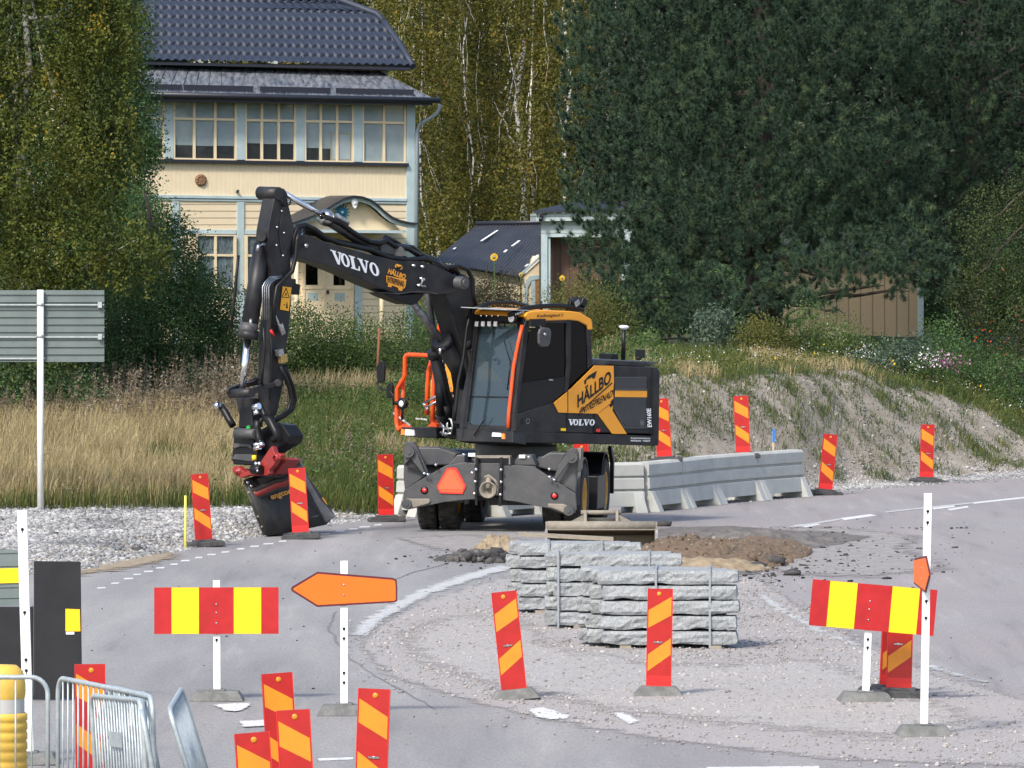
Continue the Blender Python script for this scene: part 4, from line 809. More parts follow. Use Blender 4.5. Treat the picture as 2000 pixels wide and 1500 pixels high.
# ================================================================ YELLOW HOUSE
YAW = R(22); WN = Vector((math.sin(YAW), -math.cos(YAW), 0)); WD = Vector((math.cos(YAW), math.sin(YAW), 0)); WP0 = at(560, 450, 162)
def WPl(o): return Plane(WP0 + WN * o, WN)            # planes parallel to the front wall, o metres proud
W = WPl(0)
M['cream_v'] = boards('cream_upright_boards', (0.75, 0.63, 0.43), tuple(WD), 0.115, .86)
M['cream_h'] = boards('cream_lying_boards', (0.75, 0.63, 0.43), (0, 0, 1), 0.165, .62)
M['cream'] = mat('cream_paint', (0.76, 0.63, 0.42), .7, c2=(0.70, 0.57, 0.37), ns=4)
M['lblue'] = mat('light_blue_paint', (0.42, 0.52, 0.53), .7, c2=(0.36, 0.45, 0.47), ns=4)
M['bpanel'] = mat('blue_grey_panel', (0.36, 0.43, 0.42), .7)
M['roofd'] = mat('dark_blue_grey_tiles', (0.018, 0.026, 0.046), .6, c2=(0.026, 0.034, 0.054), ns=3)
M['roofm'] = mat('streaked_sheet_roof', (0.045, 0.055, 0.075), .5, c2=(0.20, 0.21, 0.22), ns=3.5, stretch=(3, .6, 1.2), contrast=.45)
M['darkm'] = mat('dark_painted_metal', (0.018, 0.020, 0.030), .45)
M['blind'] = mat('grey_blue_blind', (0.38, 0.43, 0.44), .8, c2=(0.46, 0.51, 0.515), ns=4)
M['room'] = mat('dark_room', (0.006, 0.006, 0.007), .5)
M['curtain'] = mat('lace_curtain', (0.07, 0.09, 0.10), .8, c2=(0.28, 0.33, 0.34), ns=14, stretch=(1, 1, .4), contrast=.5)
M['pane'] = glassmat('window_glass', (.93, .96, .97), .03, (.3, .34, .36), 1.4)
house = thing('yellow_house', 'cream and light blue wooden house with a dark tiled roof behind the excavator boom', 'house', (WP0.x, WP0.y, 1.5))
def q4(x0, x1, y0, y1, k): return [(x0, y1 + k * (x0 - 560)), (x1, y1 + k * (x1 - 560)), (x1, y0 + k * (x1 - 560)), (x0, y0 + k * (x0 - 560))]
m = MB(); m.ppx(W, q4(212, 797, 316, 386, .0155), 2.0); m.ppx(W, q4(212, 797, 188, 316, .0175), 2.0, -.06)
m.build('wall', M['cream_v'], house)
m = MB(); m.ppx(W, q4(212, 797, 390, 690, .012), 2.0, .01); m.build('wall', M['cream_h'], house)
m = MB()
for x0, x1 in [(206, 224), (320, 338), (461, 478), (577, 594), (690, 707)]: m.ppx(W, q4(x0, x1, 196, 314, .018), .10, .05)
m.ppx(W, q4(793, 810, 196, 690, .012), 2.1, .05); m.ppx(W, q4(212, 793, 384, 390, .0145), .12, .07); m.ppx(W, q4(212, 793, 391, 395, .0145), .12, .045)
for x0, x1 in [(462, 476), (335, 349), (692, 706), (214, 228)]: m.ppx(W, q4(x0, x1, 396, 690, .012), .10, .05)
m.ppx(W, q4(212, 461, 450, 459, .012), .1, .04); m.ppx(W, q4(477, 560, 450, 459, .012), .1, .04)
m.ppx(W, q4(212, 793, 193, 199, .0185), .12, .06)
m.build('trim', M['lblue'], house, bevel=.008)
m = MB(); m.ppx(W, q4(212, 795, 315, 321, .0165), .2, .13); m.build('sill', M['darkm'], house)
def window(x0, x1, y0, y1, cols, tr, blind, k, full=None, cur=False, fr=3.2):
    W = WPl(.10 if cur else 0); m = MB()
    m.ppx(W, q4(x0, x0 + fr, y0, y1, k), .07, .04); m.ppx(W, q4(x1 - fr, x1, y0, y1, k), .07, .04)
    m.ppx(W, q4(x0 + fr, x1 - fr, y0, y0 + 2.6, k), .07, .035); m.ppx(W, q4(x0 + fr, x1 - fr, y1 - 3, y1, k), .07, .035)
    wd = (x1 - x0) / cols
    for c in range(1, cols): m.ppx(W, q4(x0 + c * wd - 2.3, x0 + c * wd + 2.3, y0 + 2.6, y1 - 3, k), .06, .03)
    for c in range(cols): m.ppx(W, q4(x0 + c * wd + (2.3 if c else fr), x0 + (c + 1) * wd - (2.3 if c < cols - 1 else fr), tr - 2.2, tr + 2.2, k), .055, .024)
    f = m.build('window', M['cream'], house)
    m = MB(); m.ppx(W, q4(x0 + 1, x1 - 1, y0 + 1, y1 - 1, k), .004, .0); m.build('pane', M['pane'], f)
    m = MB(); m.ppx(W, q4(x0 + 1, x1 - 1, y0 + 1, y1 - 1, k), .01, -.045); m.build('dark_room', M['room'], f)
    m = MB()
    if full: m.ppx(W, q4(x0 + 2, x1 - 2, y0 + 1, y1 - 2, k), .01, -.02)
    elif cur: m.ppx(W, q4(x0 + 2, x1 - 2, y0 + 1, y1 - 2, k), .01, -.03)
    else:
        for c in range(cols):
            m.ppx(W, q4(x0 + c * wd + 2, x0 + (c + 1) * wd - 2, y0 + 1, blind + (c % 2) * .8, k), .01, -.02)
    m.build('curtain' if cur else 'blind', M['curtain'] if cur else M['blind'], f); return f
window(225, 320, 200, 315, 3, 236, 276, .018); window(338, 461, 200, 315, 3, 235.5, 287, .018); window(478, 577, 200, 315, 3, 236, 281, .018)
wf = window(594, 690, 200, 315, 3, 236, 288, .018); window(707, 792, 200, 315, 2, 236, 300, .018, full=True)
m = MB(); m.ppx(W, q4(646, 687, 258, 312, .018), .02, -.008); m.build('picture_back', M['palew'], wf)
m = MB(); m.ppx(W, q4(649, 684, 261, 309, .018), .004, -.002); m.build('framed_picture', M['blind'], wf)
window(380, 461, 460, 566, 2, 500, 560, .012, cur=True, fr=5); window(478, 520, 460, 566, 1, 500, 560, .012, cur=True, fr=5); window(240, 330, 460, 566, 2, 500, 560, .012, cur=True, fr=5)
# double door
m = MB(); m.ppx(W, q4(588, 690, 470, 660, .012), .06, .05); dr = m.build('door', M['cream'], house)
m = MB()
for x0, x1 in [(596, 619), (650, 672)]: m.ppx(W, q4(x0, x1, 498, 556, .012), .004, .054)
m.each('pane', M['dglass'], dr)
m = MB()
for x0, x1 in [(599, 620), (652, 672)]: m.ppx(W, q4(x0, x1, 571, 586, .012), .004, .055)
m.each('panel', M['bpanel'], dr)
m = MB()
for x0, x1, y0, y1 in [(630, 634, 470, 660), (588, 690, 561, 564), (590, 594, 470, 660), (684, 688, 470, 660)]: m.ppx(W, q4(x0, x1, y0, y1, .012), .02, .07)
m.each('moulding', M['cream'], dr); m = MB(); m.ppx(W, q4(636, 640, 566, 573, .012), .03, .10); m.build('handle', M['darkm'], dr)
# porch with a curved (ogee) gable
c1 = lambda x, y: (420 + x * .27, 340 + y * .27)
arc = [(500, 375), (560, 362), (650, 330), (730, 300), (800, 262), (860, 222), (930, 185), (1000, 168), (1060, 175), (1120, 196), (1170, 232), (1220, 280), (1270, 318), (1330, 345), (1400, 362), (1460, 366)]
PF_ = WPl(1.6)
m = MB()
def ribbon(mb, pl, pts, th, depth, off=0, conv=c1):
    up = [pl.hit(*conv(x, y), off) for x, y in pts]; dn = [pl.hit(*conv(x, y + th), off) for x, y in pts]
    for i in range(len(pts) - 1): mb.prism([dn[i], dn[i + 1], up[i + 1], up[i]], -pl.n * depth)
ribbon(m, PF_, arc, 26, .08); por = m.build('porch', M['lblue'], house)
m = MB(); ribbon(m, PF_, [(x, y - 14) for x, y in arc], 13, 1.7, .10); m.build('porch_roof', M['darkm'], por)
m = MB(); pts = [PF_.hit(*c1(x, y + 24), -.25) for x, y in arc if 600 < x < 1380] ; base_ = [PF_.hit(*c1(1370, 410), -.25), PF_.hit(*c1(620, 400), -.25)]
m.prism((pts + base_)[::-1], -WN * .05); m.build('gable_board', M['cream'], por)
m = MB(); m.ppx(PF_, [c1(600, 422), c1(1380, 428), c1(1380, 408), c1(600, 400)], 1.5, -.05); m.build('beam', M['lblue'], por)
m = MB()
o_ = PF_.hit(*c1(940, 275), -.23); sunr = .27
for k_ in range(14):
    a = k_ * math.pi / 7; d_ = WD * math.cos(a) + Vector((0, 0, 1)) * math.sin(a); e_ = WD * -math.sin(a) + Vector((0, 0, 1)) * math.cos(a)
    m.prism([o_ + d_ * .07 - e_ * .03, o_ + d_ * sunr * .8, o_ + d_ * .07 + e_ * .03], WN * .03)
m.lathe(o_, WN, [(0.001, .05), (.09, .05), (.10, 0)], 16); m.build('sun_ornament', mat('teal_paint', (0.02, 0.20, 0.30), .6), por)
m = MB(); m.lathe(o_, WN, [(.03, .055), (.0, .07)], 10); m.lathe(PF_.hit(*c1(1010, 205), .0), WN, [(0.001, .04), (.07, .03), (.09, 0)], 12); m.ppx(PF_, [c1(985, 200), c1(1035, 200), c1(1020, 240), c1(1010, 250), c1(1000, 240)], .05, .02)
m.each('keystone', M['white'], por)
m = MB()
for px in (583, 750):
    a = PF_.hit(px, 508, -.15); m.cyl((a.x, a.y, Hz(a.x, a.y) - .2), a + Vector((0, 0, .25)), .055, 14)
m.each('porch_column', M['cream'], por)
# downpipe, plaque, outlet
m = MB(); m.tube([W.hit(848, 205, .45), W.hit(842, 222, .40), W.hit(816, 244, .10), W.hit(812, 260, .09), W.hit(809, 690, .09)], .05, 10); m.build('downpipe', mat('grey_blue_pipe', (.20, .25, .27), .5), house)
m = MB(); o_ = W.hit(392, 352, .0); m.lathe(o_, WN, [(.001, .06), (.09, .05), (.13, .045), (.15, .02), (.15, 0)], 24)
for k_ in range(9): a = k_ * math.pi / 4.5; m.lathe(o_ + (WD * math.cos(a) + Vector((0, 0, 1)) * math.sin(a)) * .10, WN, [(.001, .075), (.022, .06), (.03, .04)], 8)
m.build('clay_plaque', mat('terracotta', (.22, .12, .06), .8), house)
m = MB(); m.cyl(W.hit(463, 375), W.hit(461, 373, .14), .035, 8); m.build('outlet', M['darkm'], house)
# main body behind the veranda, roofs
m = MB(); m.ppx(WPl(-1.9), [(230, 690), (757, 690), (757, 128), (230, 120)], 7.0); m.build('wall', M['cream_h'], house)
m = MB(); m.ppx(WPl(-1.88), [(742, 215), (758, 215), (758, 134), (742, 134)], .1); m.build('trim', M['lblue'], house)
V_, B_ = WPl(.55), WPl(-1.9)
m = MB(); fr_ = [V_.hit(190, 182.2), V_.hit(850, 196)]; bk = [B_.hit(225, 124.4), B_.hit(738, 139)]
m.prism([fr_[0], fr_[1], bk[1], bk[0]], Vector((0, 0, -.07))); m.prism([fr_[1], B_.hit(796, 188), bk[1]], Vector((0, 0, -.07)))
rf2 = m.build('veranda_roof', M['roofm'], house)
m = MB()
for k_ in range(26):
    u = k_ / 25; a = fr_[0].lerp(fr_[1], u); b = bk[0].lerp(bk[1], min(1, u + .04)); m.tube([a + Vector((0, 0, .012)), b + Vector((0, 0, .012))], .014, 5)
m.each('roof_seam', M['roofm'], rf2)
m = MB()
for u0, u1 in [(.04, .245), (.25, .455), (.475, .685), (.70, .935)]:
    a = fr_[0].lerp(fr_[1], u0) + Vector((0, .35, .13)); b = fr_[0].lerp(fr_[1], u1) + Vector((0, .35, .13)); m.prism([a, b, b + Vector((0, 0, .13)), a + Vector((0, 0, .13))], (0, .04, 0))
m.each('snow_guard', M['darkm'], rf2)
m = MB(); m.tube([fr_[0] + WN * .06, fr_[1] + WN * .06 + WD * .1], .07, 8); m.ppx(V_, [(190, 196), (846, 206), (846, 197), (190, 186)], .05, -.03); m.build('gutter', M['darkm'], rf2)
E_, T_ = WPl(-1.35), WPl(-5.2)
ea, eb, ta = E_.hit(200, 119), E_.hit(805, 132.5), T_.hit(200, -75)
rn = (eb - ea).cross(ta - ea).normalized(); rn = rn if rn.dot(Vector((0, -1, 0))) > 0 else -rn; RP = Plane(ea, rn)
xr = lambda y: float(np.interp(y, [-80, -40, 0, 30, 45, 85, 133], [480, 570, 655, 735, 748, 777, 806]))
vs, fs = [], []; rows = 12; sub = 4; nxx = 300
ys_ = []
for j in range(rows):
    for s_ in range(sub): ys_.append((j + s_ / (sub - 1) * .98, s_ / (sub - 1)))
for jj, fz in ys_:
    y = 132.5 - jj * 17.3
    for i in range(nxx):
        x = 200 + (xr(y) - 200) * i / (nxx - 1); yy = y + .0215 * (x - 805) - 3.6 * (.5 + .5 * math.sin(x * 2 * math.pi / 16.2 + .8))
        wv_ = .5 + .5 * math.sin(x * 2 * math.pi / 16.2); vs.append(RP.hit(x, yy, .010 * wv_ + .06 * (1 - fz)))
for j in range(len(ys_) - 1):
    for i in range(nxx - 1): fs.append((j * nxx + i, j * nxx + i + 1, (j + 1) * nxx + i + 1, (j + 1) * nxx + i))
m = MB(); m.add(vs, fs, 0, True); mr_ = m.build('roof', M['roofd'], house)
m = MB(); edge_ = [RP.hit(xr(y), y, .05) for y in (133, 110, 85, 60, 45)]; m.tube(edge_, .08, 8); m.tube([RP.hit(748, 45, .05), RP.hit(735, 30, .05), RP.hit(655, 0, .05), RP.hit(570, -40, .05)], .09, 8); m.build('ridge_tile', M['roofd'], mr_)
m = MB(); bb_ = WN * -9; pr = [RP.hit(xr(y), y, -.03) for y in (133, 85, 45, 0, -75)]
m.add([*pr, *(Vector((p.x, p.y, p.z)) + bb_ * (1 if i == 0 else .5) for i, p in enumerate(pr))], [(0, 1, 6, 5), (1, 2, 7, 6), (2, 3, 8, 7), (3, 4, 9, 8)]); m.prism([RP.hit(200, 119, -.06), RP.hit(200, -75, -.06), RP.hit(200, 119) + bb_], WD * .05)
m.prism([RP.hit(200, -72, -.05), RP.hit(490, -72, -.05), RP.hit(490, -72) + bb_ * .6 - Vector((0, 0, 2.6)), RP.hit(200, -72) + bb_ * .6 - Vector((0, 0, 2.6))], (0, 0, -.05)); m.build('roof_back', M['roofd'], mr_)
m = MB(); m.prism([E_.hit(200, 124), E_.hit(803, 137.5), E_.hit(803, 132), E_.hit(200, 118.5)], -WN * .5); m.build('eaves', M['darkm'], mr_)

# ================================================================ OUTBUILDINGS
def outb(name, label, px, d): f = foot(px, d, 0); return thing(name, label, 'shed', f)
s1 = outb('garden_shed', 'small shed with a low dark corrugated roof right of the yellow house', 960, 174)
rl, rr2, el, er = at(931, 440, 178), at(1104, 437, 177), at(846, 509, 174), at(1017, 541, 173)
vs, fs = [], []; nu, nv = 240, 5; nrm = (rr2 - rl).cross(el - rl).normalized(); nrm = nrm if nrm.z > 0 else -nrm
for j in range(nv):
    for i in range(nu + 1):
        u, v = i / nu, j / (nv - 1); p = rl.lerp(rr2, u).lerp(el.lerp(er, u), v); vs.append(p + nrm * .022 * math.sin(u * 27 * 2 * math.pi))
for j in range(nv - 1):
    for i in range(nu): a = j * (nu + 1) + i; fs.append((a, a + nu + 1, a + nu + 2, a + 1))
m = MB(); m.add(vs, fs, 0, True); m.prism([rl, rr2, rr2 + Vector((1.2, 2.2, -1.3)), rl + Vector((1.2, 2.2, -1.3))], (0, 0, -.03)); m.build('roof', mat('worn_dark_sheet', (0.040, 0.045, 0.060), .5, c2=(.065, .07, .08), ns=2), s1)
m = MB()
for x0, y0, x1, y1 in [(972, 452, 940, 473), (1015, 472, 1000, 483), (990, 490, 985, 495), (1052, 500, 1040, 508), (890, 486, 886, 489), (1032, 518, 1026, 523)]:
    a = Plane(rl, nrm).hit(x0, y0, .035); b = Plane(rl, nrm).hit(x1, y1, .035); s_ = Vector((.03, 0, 0)); m.add([a - s_, b - s_, b + s_, a + s_], [(0, 1, 2, 3)])
m.each('peeled_patch', M['white'], s1)
m = MB(); m.tube([rl + nrm * .05, rr2 + nrm * .05], .06, 8); m.build('ridge', M['darkm'], s1)
G_ = Plane(at(1017, 541, 173.2), (.25, -.97, 0))
m = MB(); m.ppx(G_, [(1013, 543), (1060, 500), (1060, 494), (1013, 537)], .05, .05); m.build('fascia', M['lblue'], s1)
m = MB(); m.ppx(G_, [(1020, 640), (1064, 640), (1064, 500), (1020, 541)], 2.0); m.build('wall', M['cream'], s1)
m = MB(); m.ppx(G_, [(1024, 600), (1029, 600), (1030, 562), (1037, 548), (1062, 543), (1062, 536), (1033, 539), (1024, 556)], .05, .04); m.ppx(G_, [(1037, 640), (1045, 640), (1045, 545), (1037, 549)], .05, .03); m.build('porch_arch', M['lblue'], s1)
m = MB(); m.ppx(G_, [(1044, 610), (1062, 610), (1062, 548), (1044, 548)], .03, .02); m.build('door', mat('orange_brown_boards', (.30, .16, .06), .8), s1)
m = MB(); m.prism([at(850, 515, 174.2), at(1015, 545, 173.3), at(1015, 660, 173.3), at(850, 660, 174.2)], (.5, 2, 0)); m.build('wall', M['cream_h'], s1)
s2 = outb('open_shed', 'light blue flat roofed shed with brown boards behind the pine branches', 1130, 167)
S_ = Plane(at(1060, 450, 167), (.06, -1, 0)); lb2 = boards('pale_blue_boards', (.46, .55, .55), (0, 0, 1), .21, .7)
m = MB(); m.ppx(S_, [(1046, 432), (1240, 430), (1240, 414), (1046, 417)], 2.4, .25); m.build('fascia', lb2, s2)
m = MB(); m.ppx(S_, [(1057, 463), (1240, 463), (1240, 433), (1057, 433)], .2, .05); m.build('wall', lb2, s2)
m = MB(); m.ppx(S_, [(1057, 640), (1069, 640), (1069, 463), (1057, 463)], .2, .05); m.ppx(S_, [(1070, 640), (1075, 640), (1075, 464), (1070, 464)], .2, .0); m.ppx(S_, [(1215, 640), (1230, 640), (1230, 463), (1215, 463)], .2, .05); m.build('post', M['lblue'], s2)
m = MB(); a, b = S_.hit(1042, 416, .35), S_.hit(1245, 412, .35); m.prism([a, b, b + Vector((.9, 3.0, .22)), a + Vector((.9, 3.0, .22))], (0, 0, .06)); m.build('roof', M['roofd'], s2)
m = MB(); m.ppx(S_, [(1066, 640), (1240, 640), (1240, 463), (1066, 463)], 2, -.6); m.build('back_wall', boards('brown_boards', (.135, .075, .05), (1, 0, 0), .24, .35, (.09, .05, .035)), s2)
m = MB(); m.ppx(S_, [(1150, 560), (1157, 560), (1157, 515), (1150, 515)], .02, -.585); m.build('dark_gap', M['room'], s2)
m = MB(); a = S_.hit(1057, 424, .3); m.tube([a, a + Vector((-.04, -.1, -.08))], .05, 8); m.tube([a + Vector((.1, 0, .08)), a + Vector((-.1, -.1, .06))], .02, 6); m.build('wall_lamp', M['darkm'], s2)
s3 = outb('beige_shed', 'beige boarded shed seen under the branches of the big pine', 1690, 147)
S_ = Plane(at(1690, 450, 147), (-.05, -1, 0))
m = MB(); m.ppx(S_, [(1500, 700), (1792, 700), (1792, 505), (1500, 505)], 4); m.build('wall', boards('beige_boards', (.42, .33, .205), (1, 0, 0), .265, .45), s3)
m = MB(); m.ppx(S_, [(1792, 700), (1804, 700), (1804, 505), (1792, 505)], 4.1, .03); m.build('corner_board', M['lblue'], s3)
m = MB(); a, b = S_.hit(1490, 505, .3), S_.hit(1812, 505, .3); m.prism([a, b, b + Vector((0, 4.6, .5)), a + Vector((0, 4.6, .5))], (0, 0, .08)); m.build('roof', mat('dull_felt_roof', (.02, .02, .02), .95), s3)

# ================================================================ SMALL THINGS ON THE VERGE
p = Vector(foot(736, 136)); q = at(741, 641, 136); m = MB(); m.cyl(p, q, .03, 8); tag(m.build('rusty_pole', M['rust'], loc=p), 'thin rusty leaning pole standing at the hedge', 'pole')
def sunfl(px, py, d, label, s_=.12):
    f = foot(px, d); t = thing('sunflower', label, 'flower', f, 'sunflowers by the sheds'); top = at(px, py, d)
    m = MB(); m.tube([f, Vector(f).lerp(top, .6) + Vector((.03, 0, 0)), top], [.02, .015, .01], 6); m.build('stem', G3, t)
    m = MB(); n_ = Vector((-.3, -1, .2)).normalized(); u = n_.orthogonal().normalized(); v = n_.cross(u)
    for k_ in range(14):
        a = k_ * math.pi / 7; e = u * math.cos(a) + v * math.sin(a); g_2 = u * -math.sin(a) + v * math.cos(a); m.add([top + e * s_ * .35 - g_2 * .02, top + e * s_ * .75 - g_2 * .03, top + e * s_, top + e * s_ * .75 + g_2 * .03, top + e * s_ * .35 + g_2 * .02], [(0, 1, 2, 3, 4)])
    m.build('petals', YEL, t); m = MB(); m.lathe(top, n_, [(.0, .02), (s_ * .4, .01), (s_ * .4, -.02)], 12); m.build('seed_head', M['wood'], t)
sunfl(965, 502, 140.5, 'tall sunflower against the dark corrugated roof', .085); sunfl(1017, 536, 141, 'small sunflower at the roof edge of the garden shed', .045); sunfl(1098, 543, 134, 'sunflower over the yellow green bush, in front of the brown boards', .06)
# survey stake behind the concrete barrier
p = Vector(foot(1510, 114.5)); t = thing('survey_stake', 'thin wooden survey stake with a blue top behind the concrete barrier', 'stake', p)
m = MB(); m.box(p + Vector((0, 0, .45)), (.035, .025, .95)); m.build('stake', M['palew'], t); a = at(1511, 851, 114.5); m = MB(); m.box(a, (.045, .035, .22)); m.build('painted_top', M['blue'], t)
# big sign seen from behind
b0 = gp(79, 998, .15); t = thing('road_sign', 'large grey road sign on a steel post seen from the back at the left edge', 'sign', b0)
SP = Plane(b0, (0, -1, 0)); m = MB(); m.ppx(SP, [(-190, 703), (203, 706), (203, 567), (-190, 567)], .03, -.08)
for k_ in range(10): y = 574 + k_ * 14.6; m.ppx(SP, [(-190, y + 1.6), (202, y + 1.6), (202, y), (-190, y)], .03, -.055)
m.build('panel', M['signb'], t)
m = MB(); m.cyl(b0 - Vector((0, 0, .3)), SP.hit(79, 566), .052, 16); m.build('post', M['wpost'], t); m = MB(); m.cyl(at(-165, 1000, b0.y), at(-165, 566, b0.y), .052, 12); m.build('post', M['wpost'], t)
m = MB()
for y in (594, 657, 699): m.ppx(SP, [(-190, y + 2.4), (203 if y < 699 else 88, y + 2.4), (203 if y < 699 else 88, y), (-190, y)], .025, -.03)
for y in (592, 654):
    m.ppx(SP, [(191, y + 9), (199, y + 9), (199, y - 2), (191, y - 2)], .05, .0); m.cyl(SP.hit(79, y + 3) + Vector((0, 0, -.02)), SP.hit(79, y + 3) + Vector((0, 0, .03)), .062, 14)
m.build('bracket', M['galv'], t)

# ================================================================ CONCRETE BARRIERS
def barrier(a, b, label):
    a = Vector(a); b = Vector(b); d = (b - a); L_ = d.length - .02; d.normalize(); n = Vector((d.y, -d.x, 0)); t = thing('concrete_barrier', label, 'barrier', (a + b) / 2, 'concrete barriers in a curved row behind the excavator')
    prof = [(-.13, .76), (-.09, .80), (.09, .80), (.13, .76), (.135, .59), (.10, .575), (.10, .555), (.14, .54), (.15, .38), (.11, .365), (.11, .345), (.165, .33), (.20, .10), (-.20, .10), (-.165, .33), (-.11, .345), (-.11, .365), (-.15, .38), (-.14, .54), (-.10, .555), (-.10, .575), (-.135, .59)]
    m = MB(); m.prism([a + d * .01 + n * y + Vector((0, 0, z)) for y, z in prof], d * L_)
    m.build('wall_block', M['conc'], t, bevel=.005)
    for u in (.10, L_ - .10):
        m = MB(); c = a + d * u; lo = [c + d * sx_ * .10 + n * sy * .33 for sx_, sy in ((-1, -1), (1, -1), (1, 1), (-1, 1))]; hi = [c + d * sx_ * .075 + n * sy * .17 + Vector((0, 0, .335)) for sx_, sy in ((-1, -1), (1, -1), (1, 1), (-1, 1))]
        m.hexa(lo, hi); m.build('foot', M['conc'], t, bevel=.008)
bj = [(785, 105.0), (840, 104.6), (953, 104.5), (1035, 105.7), (1140, 105.9), (1252, 106.3), (1318, 107.7), (1378, 109.3), (1466, 111.0), (1557, 112.5)]
bjp = [Vector(((x - 1000) / FP * d, d, 0.0)) for x, d in bj]
bl_ = ['end piece of the barrier row showing left of the front tyres', 'barrier piece behind the left tyres of the excavator', 'barrier piece seen between the wheels under the belly', 'barrier piece behind the right front wheel', 'barrier piece right behind the rear wheel of the excavator',
       'barrier piece left of the first striped board', 'short looking barrier piece just right of the first striped board', 'middle barrier piece left of the second striped board', 'barrier piece at the right end, before the blue stake']
for i, l_ in enumerate(bl_): barrier(bjp[i], bjp[i + 1], 'pale concrete ' + l_)

# ================================================================ STRIPED MARKER BOARDS
def marker_proto(mir, bright, base='d'):
    t = thing('marker_board', None, None); W_, H_ = .245, .95; m = MB(); z0 = .09
    m.box((0, 0, z0 + H_ / 2), (W_, .022, H_), 0)
    f = -.0135
    def P_(u, v): u = 1 - u if mir else u; return Vector(((u - .5) * W_, f, z0 + (1 - v) * H_))
    def poly(pts, mi, o=0.0):
        v = [P_(a, b) + Vector((0, -o, 0)) for a, b in pts]; nrm_ = (v[1] - v[0]).cross(v[2] - v[1]); v = v if nrm_.y < 0 else v[::-1]
        m.add(v, [tuple(range(len(v)))], mi)
    e0, e1 = .05, .95
    poly([(e0, .22), (e0, .40), (e1, .27), (e1, .08)], 1); poly([(e0, .67), (e0, .84), (e1, .67), (e1, .50)], 1)
    if bright: poly([(0.02, .885), (.98, .885), (.98, .99), (.02, .99)], 2)
    for v0, v1 in ((.0, .006), (.994, 1)): pass
    for u0, u1 in ((.0, .028), (.972, 1)): poly([(u0, 0), (u1, 0), (u1, 1), (u0, 1)], 2, .001)
    c = P_(.46, .052); m.lathe(c, (0, -1, 0), [(.0005, .003), (.019, .003), (.021, 0)], 14, 1)
    m.build('board', [M['mred'], M['myel'], M['mred2']], t)
    m = MB(); c = P_(.44, .545); m.lathe(c, (0, -1, 0), [(.0005, .004), (.009, .004), (.012, 0)], 10); m.box(c + Vector((0, -.002, 0)), (.085, .006, .014)); m.build('handle_slot', M['zinc'], t)
    m = MB(); mt = M['dbase'] if base == 'd' else M['gbase']
    if base == 'd':
        m.prism([Vector((x, -.15, z)) for x, z in ((-.28, 0), (.28, 0), (.285, .05), (.25, .078), (-.25, .078), (-.285, .05))], (0, .30, 0)); m.box((0, 0, .085), (.33, .2, .04))
    else:
        m.hexa([(-.25, -.16, 0), (.25, -.16, 0), (.25, .16, 0), (-.25, .16, 0)], [(-.17, -.09, .10), (.17, -.09, .10), (.17, .09, .10), (-.17, .09, .10)])
    m.build('base', mt, t, bevel=.012); return t
GA = 'red and yellow striped marker boards'
pr = {}
used = set()
def marker(kind, px, yb, label, lean=0, yaw=0, z=0.0, top=None, fwd=0, d=None, sc_=1.0):
    if kind not in pr: pr[kind] = marker_proto(kind[0] == 'm', 'b' in kind, 'g' if 'g' in kind else 'd')
    o = pr[kind] if kind not in used else copy_tree(pr[kind]); used.add(kind)
    if top is not None: d = FP * (4.5 - 1.04) / (top - HY)
    if d is None: d = (4.5 - z) * FP / (yb - HY)
    o.location = ((px - 1000) / FP * d, d, z); o.rotation_euler = (R(fwd), R(lean), R(yaw)); o.scale = (sc_,) * 3; return tag(o, label, 'marker', GA)
bpy.context.view_layer.update()
marker('m', 399, 1068, 'striped board with a yellow stick leaning on it, on the crushed rock verge', -4, 12, z=.0)
marker('mb', 588, 1053, 'striped board standing in front of the digging bucket', -3.5, 0)
marker('mb', 755, 1019, 'striped board on a dark base between bucket and excavator blade', -1.5, 8)
marker('mb', 1299, 0, 'striped board rising from the barrier joint beside the excavator tail', -4, -6, z=.74, d=107.75)
marker('mb', 1452, 0, 'striped board rising from the barrier joint left of the blue stake', -2.5, 0, z=.70, d=111.0)
marker('mb', 1141, 0, 'striped board mostly hidden under the excavator body', -3, 0, z=-.02, d=108.6)
marker('mb', 1611, 967, 'striped board leaning right at the end of the concrete barriers', 5.5, 14)
marker('mb', 1809, 943, 'striped board far right at the foot of the bare bank', 1.5, 10)
marker('g', 1006, 1366, 'striped board leaning left in front of the granite kerbstones, left of the two', -6, 0)
marker('bg', 1286, 1360, 'striped board standing in front of the nearest granite stack', 1, 0)
marker('b', 1755, 1364, 'striped board behind the tilted red and yellow board, the more visible one', 1.5, -4)
marker('b', 1738, 1358, 'striped board behind the tilted red and yellow board, mostly covered by its twin', 3, 30)
marker('m', 178, 0, 'striped board standing behind the crowd barriers', -.5, 3, top=1297)
marker('m', 556, 0, 'striped board at the bottom edge, farthest of the cluster of four', -3.5, 12, top=1314)
marker('m', 587, 0, 'striped board at the bottom edge, in the middle overlapping two others', -3, 0, top=1386)
marker('m', 512, 0, 'striped board at the bottom edge, lowest and leftmost of the cluster', -4, 8, top=1430)
marker('m', 722, 0, 'striped board at the bottom edge standing apart to the right of the cluster', 2, -6, top=1345)
# letters on one foot, stick
bo = bpy.data.objects['marker_board']
p = gp(362, 1072); q = gp(377, 1056) + Vector((0, 0, .72)); m = MB(); m.cyl(p, Vector((q.x, p.y + .25, .74)), .018, 8); tag(m.build('yellow_stick', M['ystick'], loc=p), 'yellow stick leaning on the striped board on the verge', 'stick')

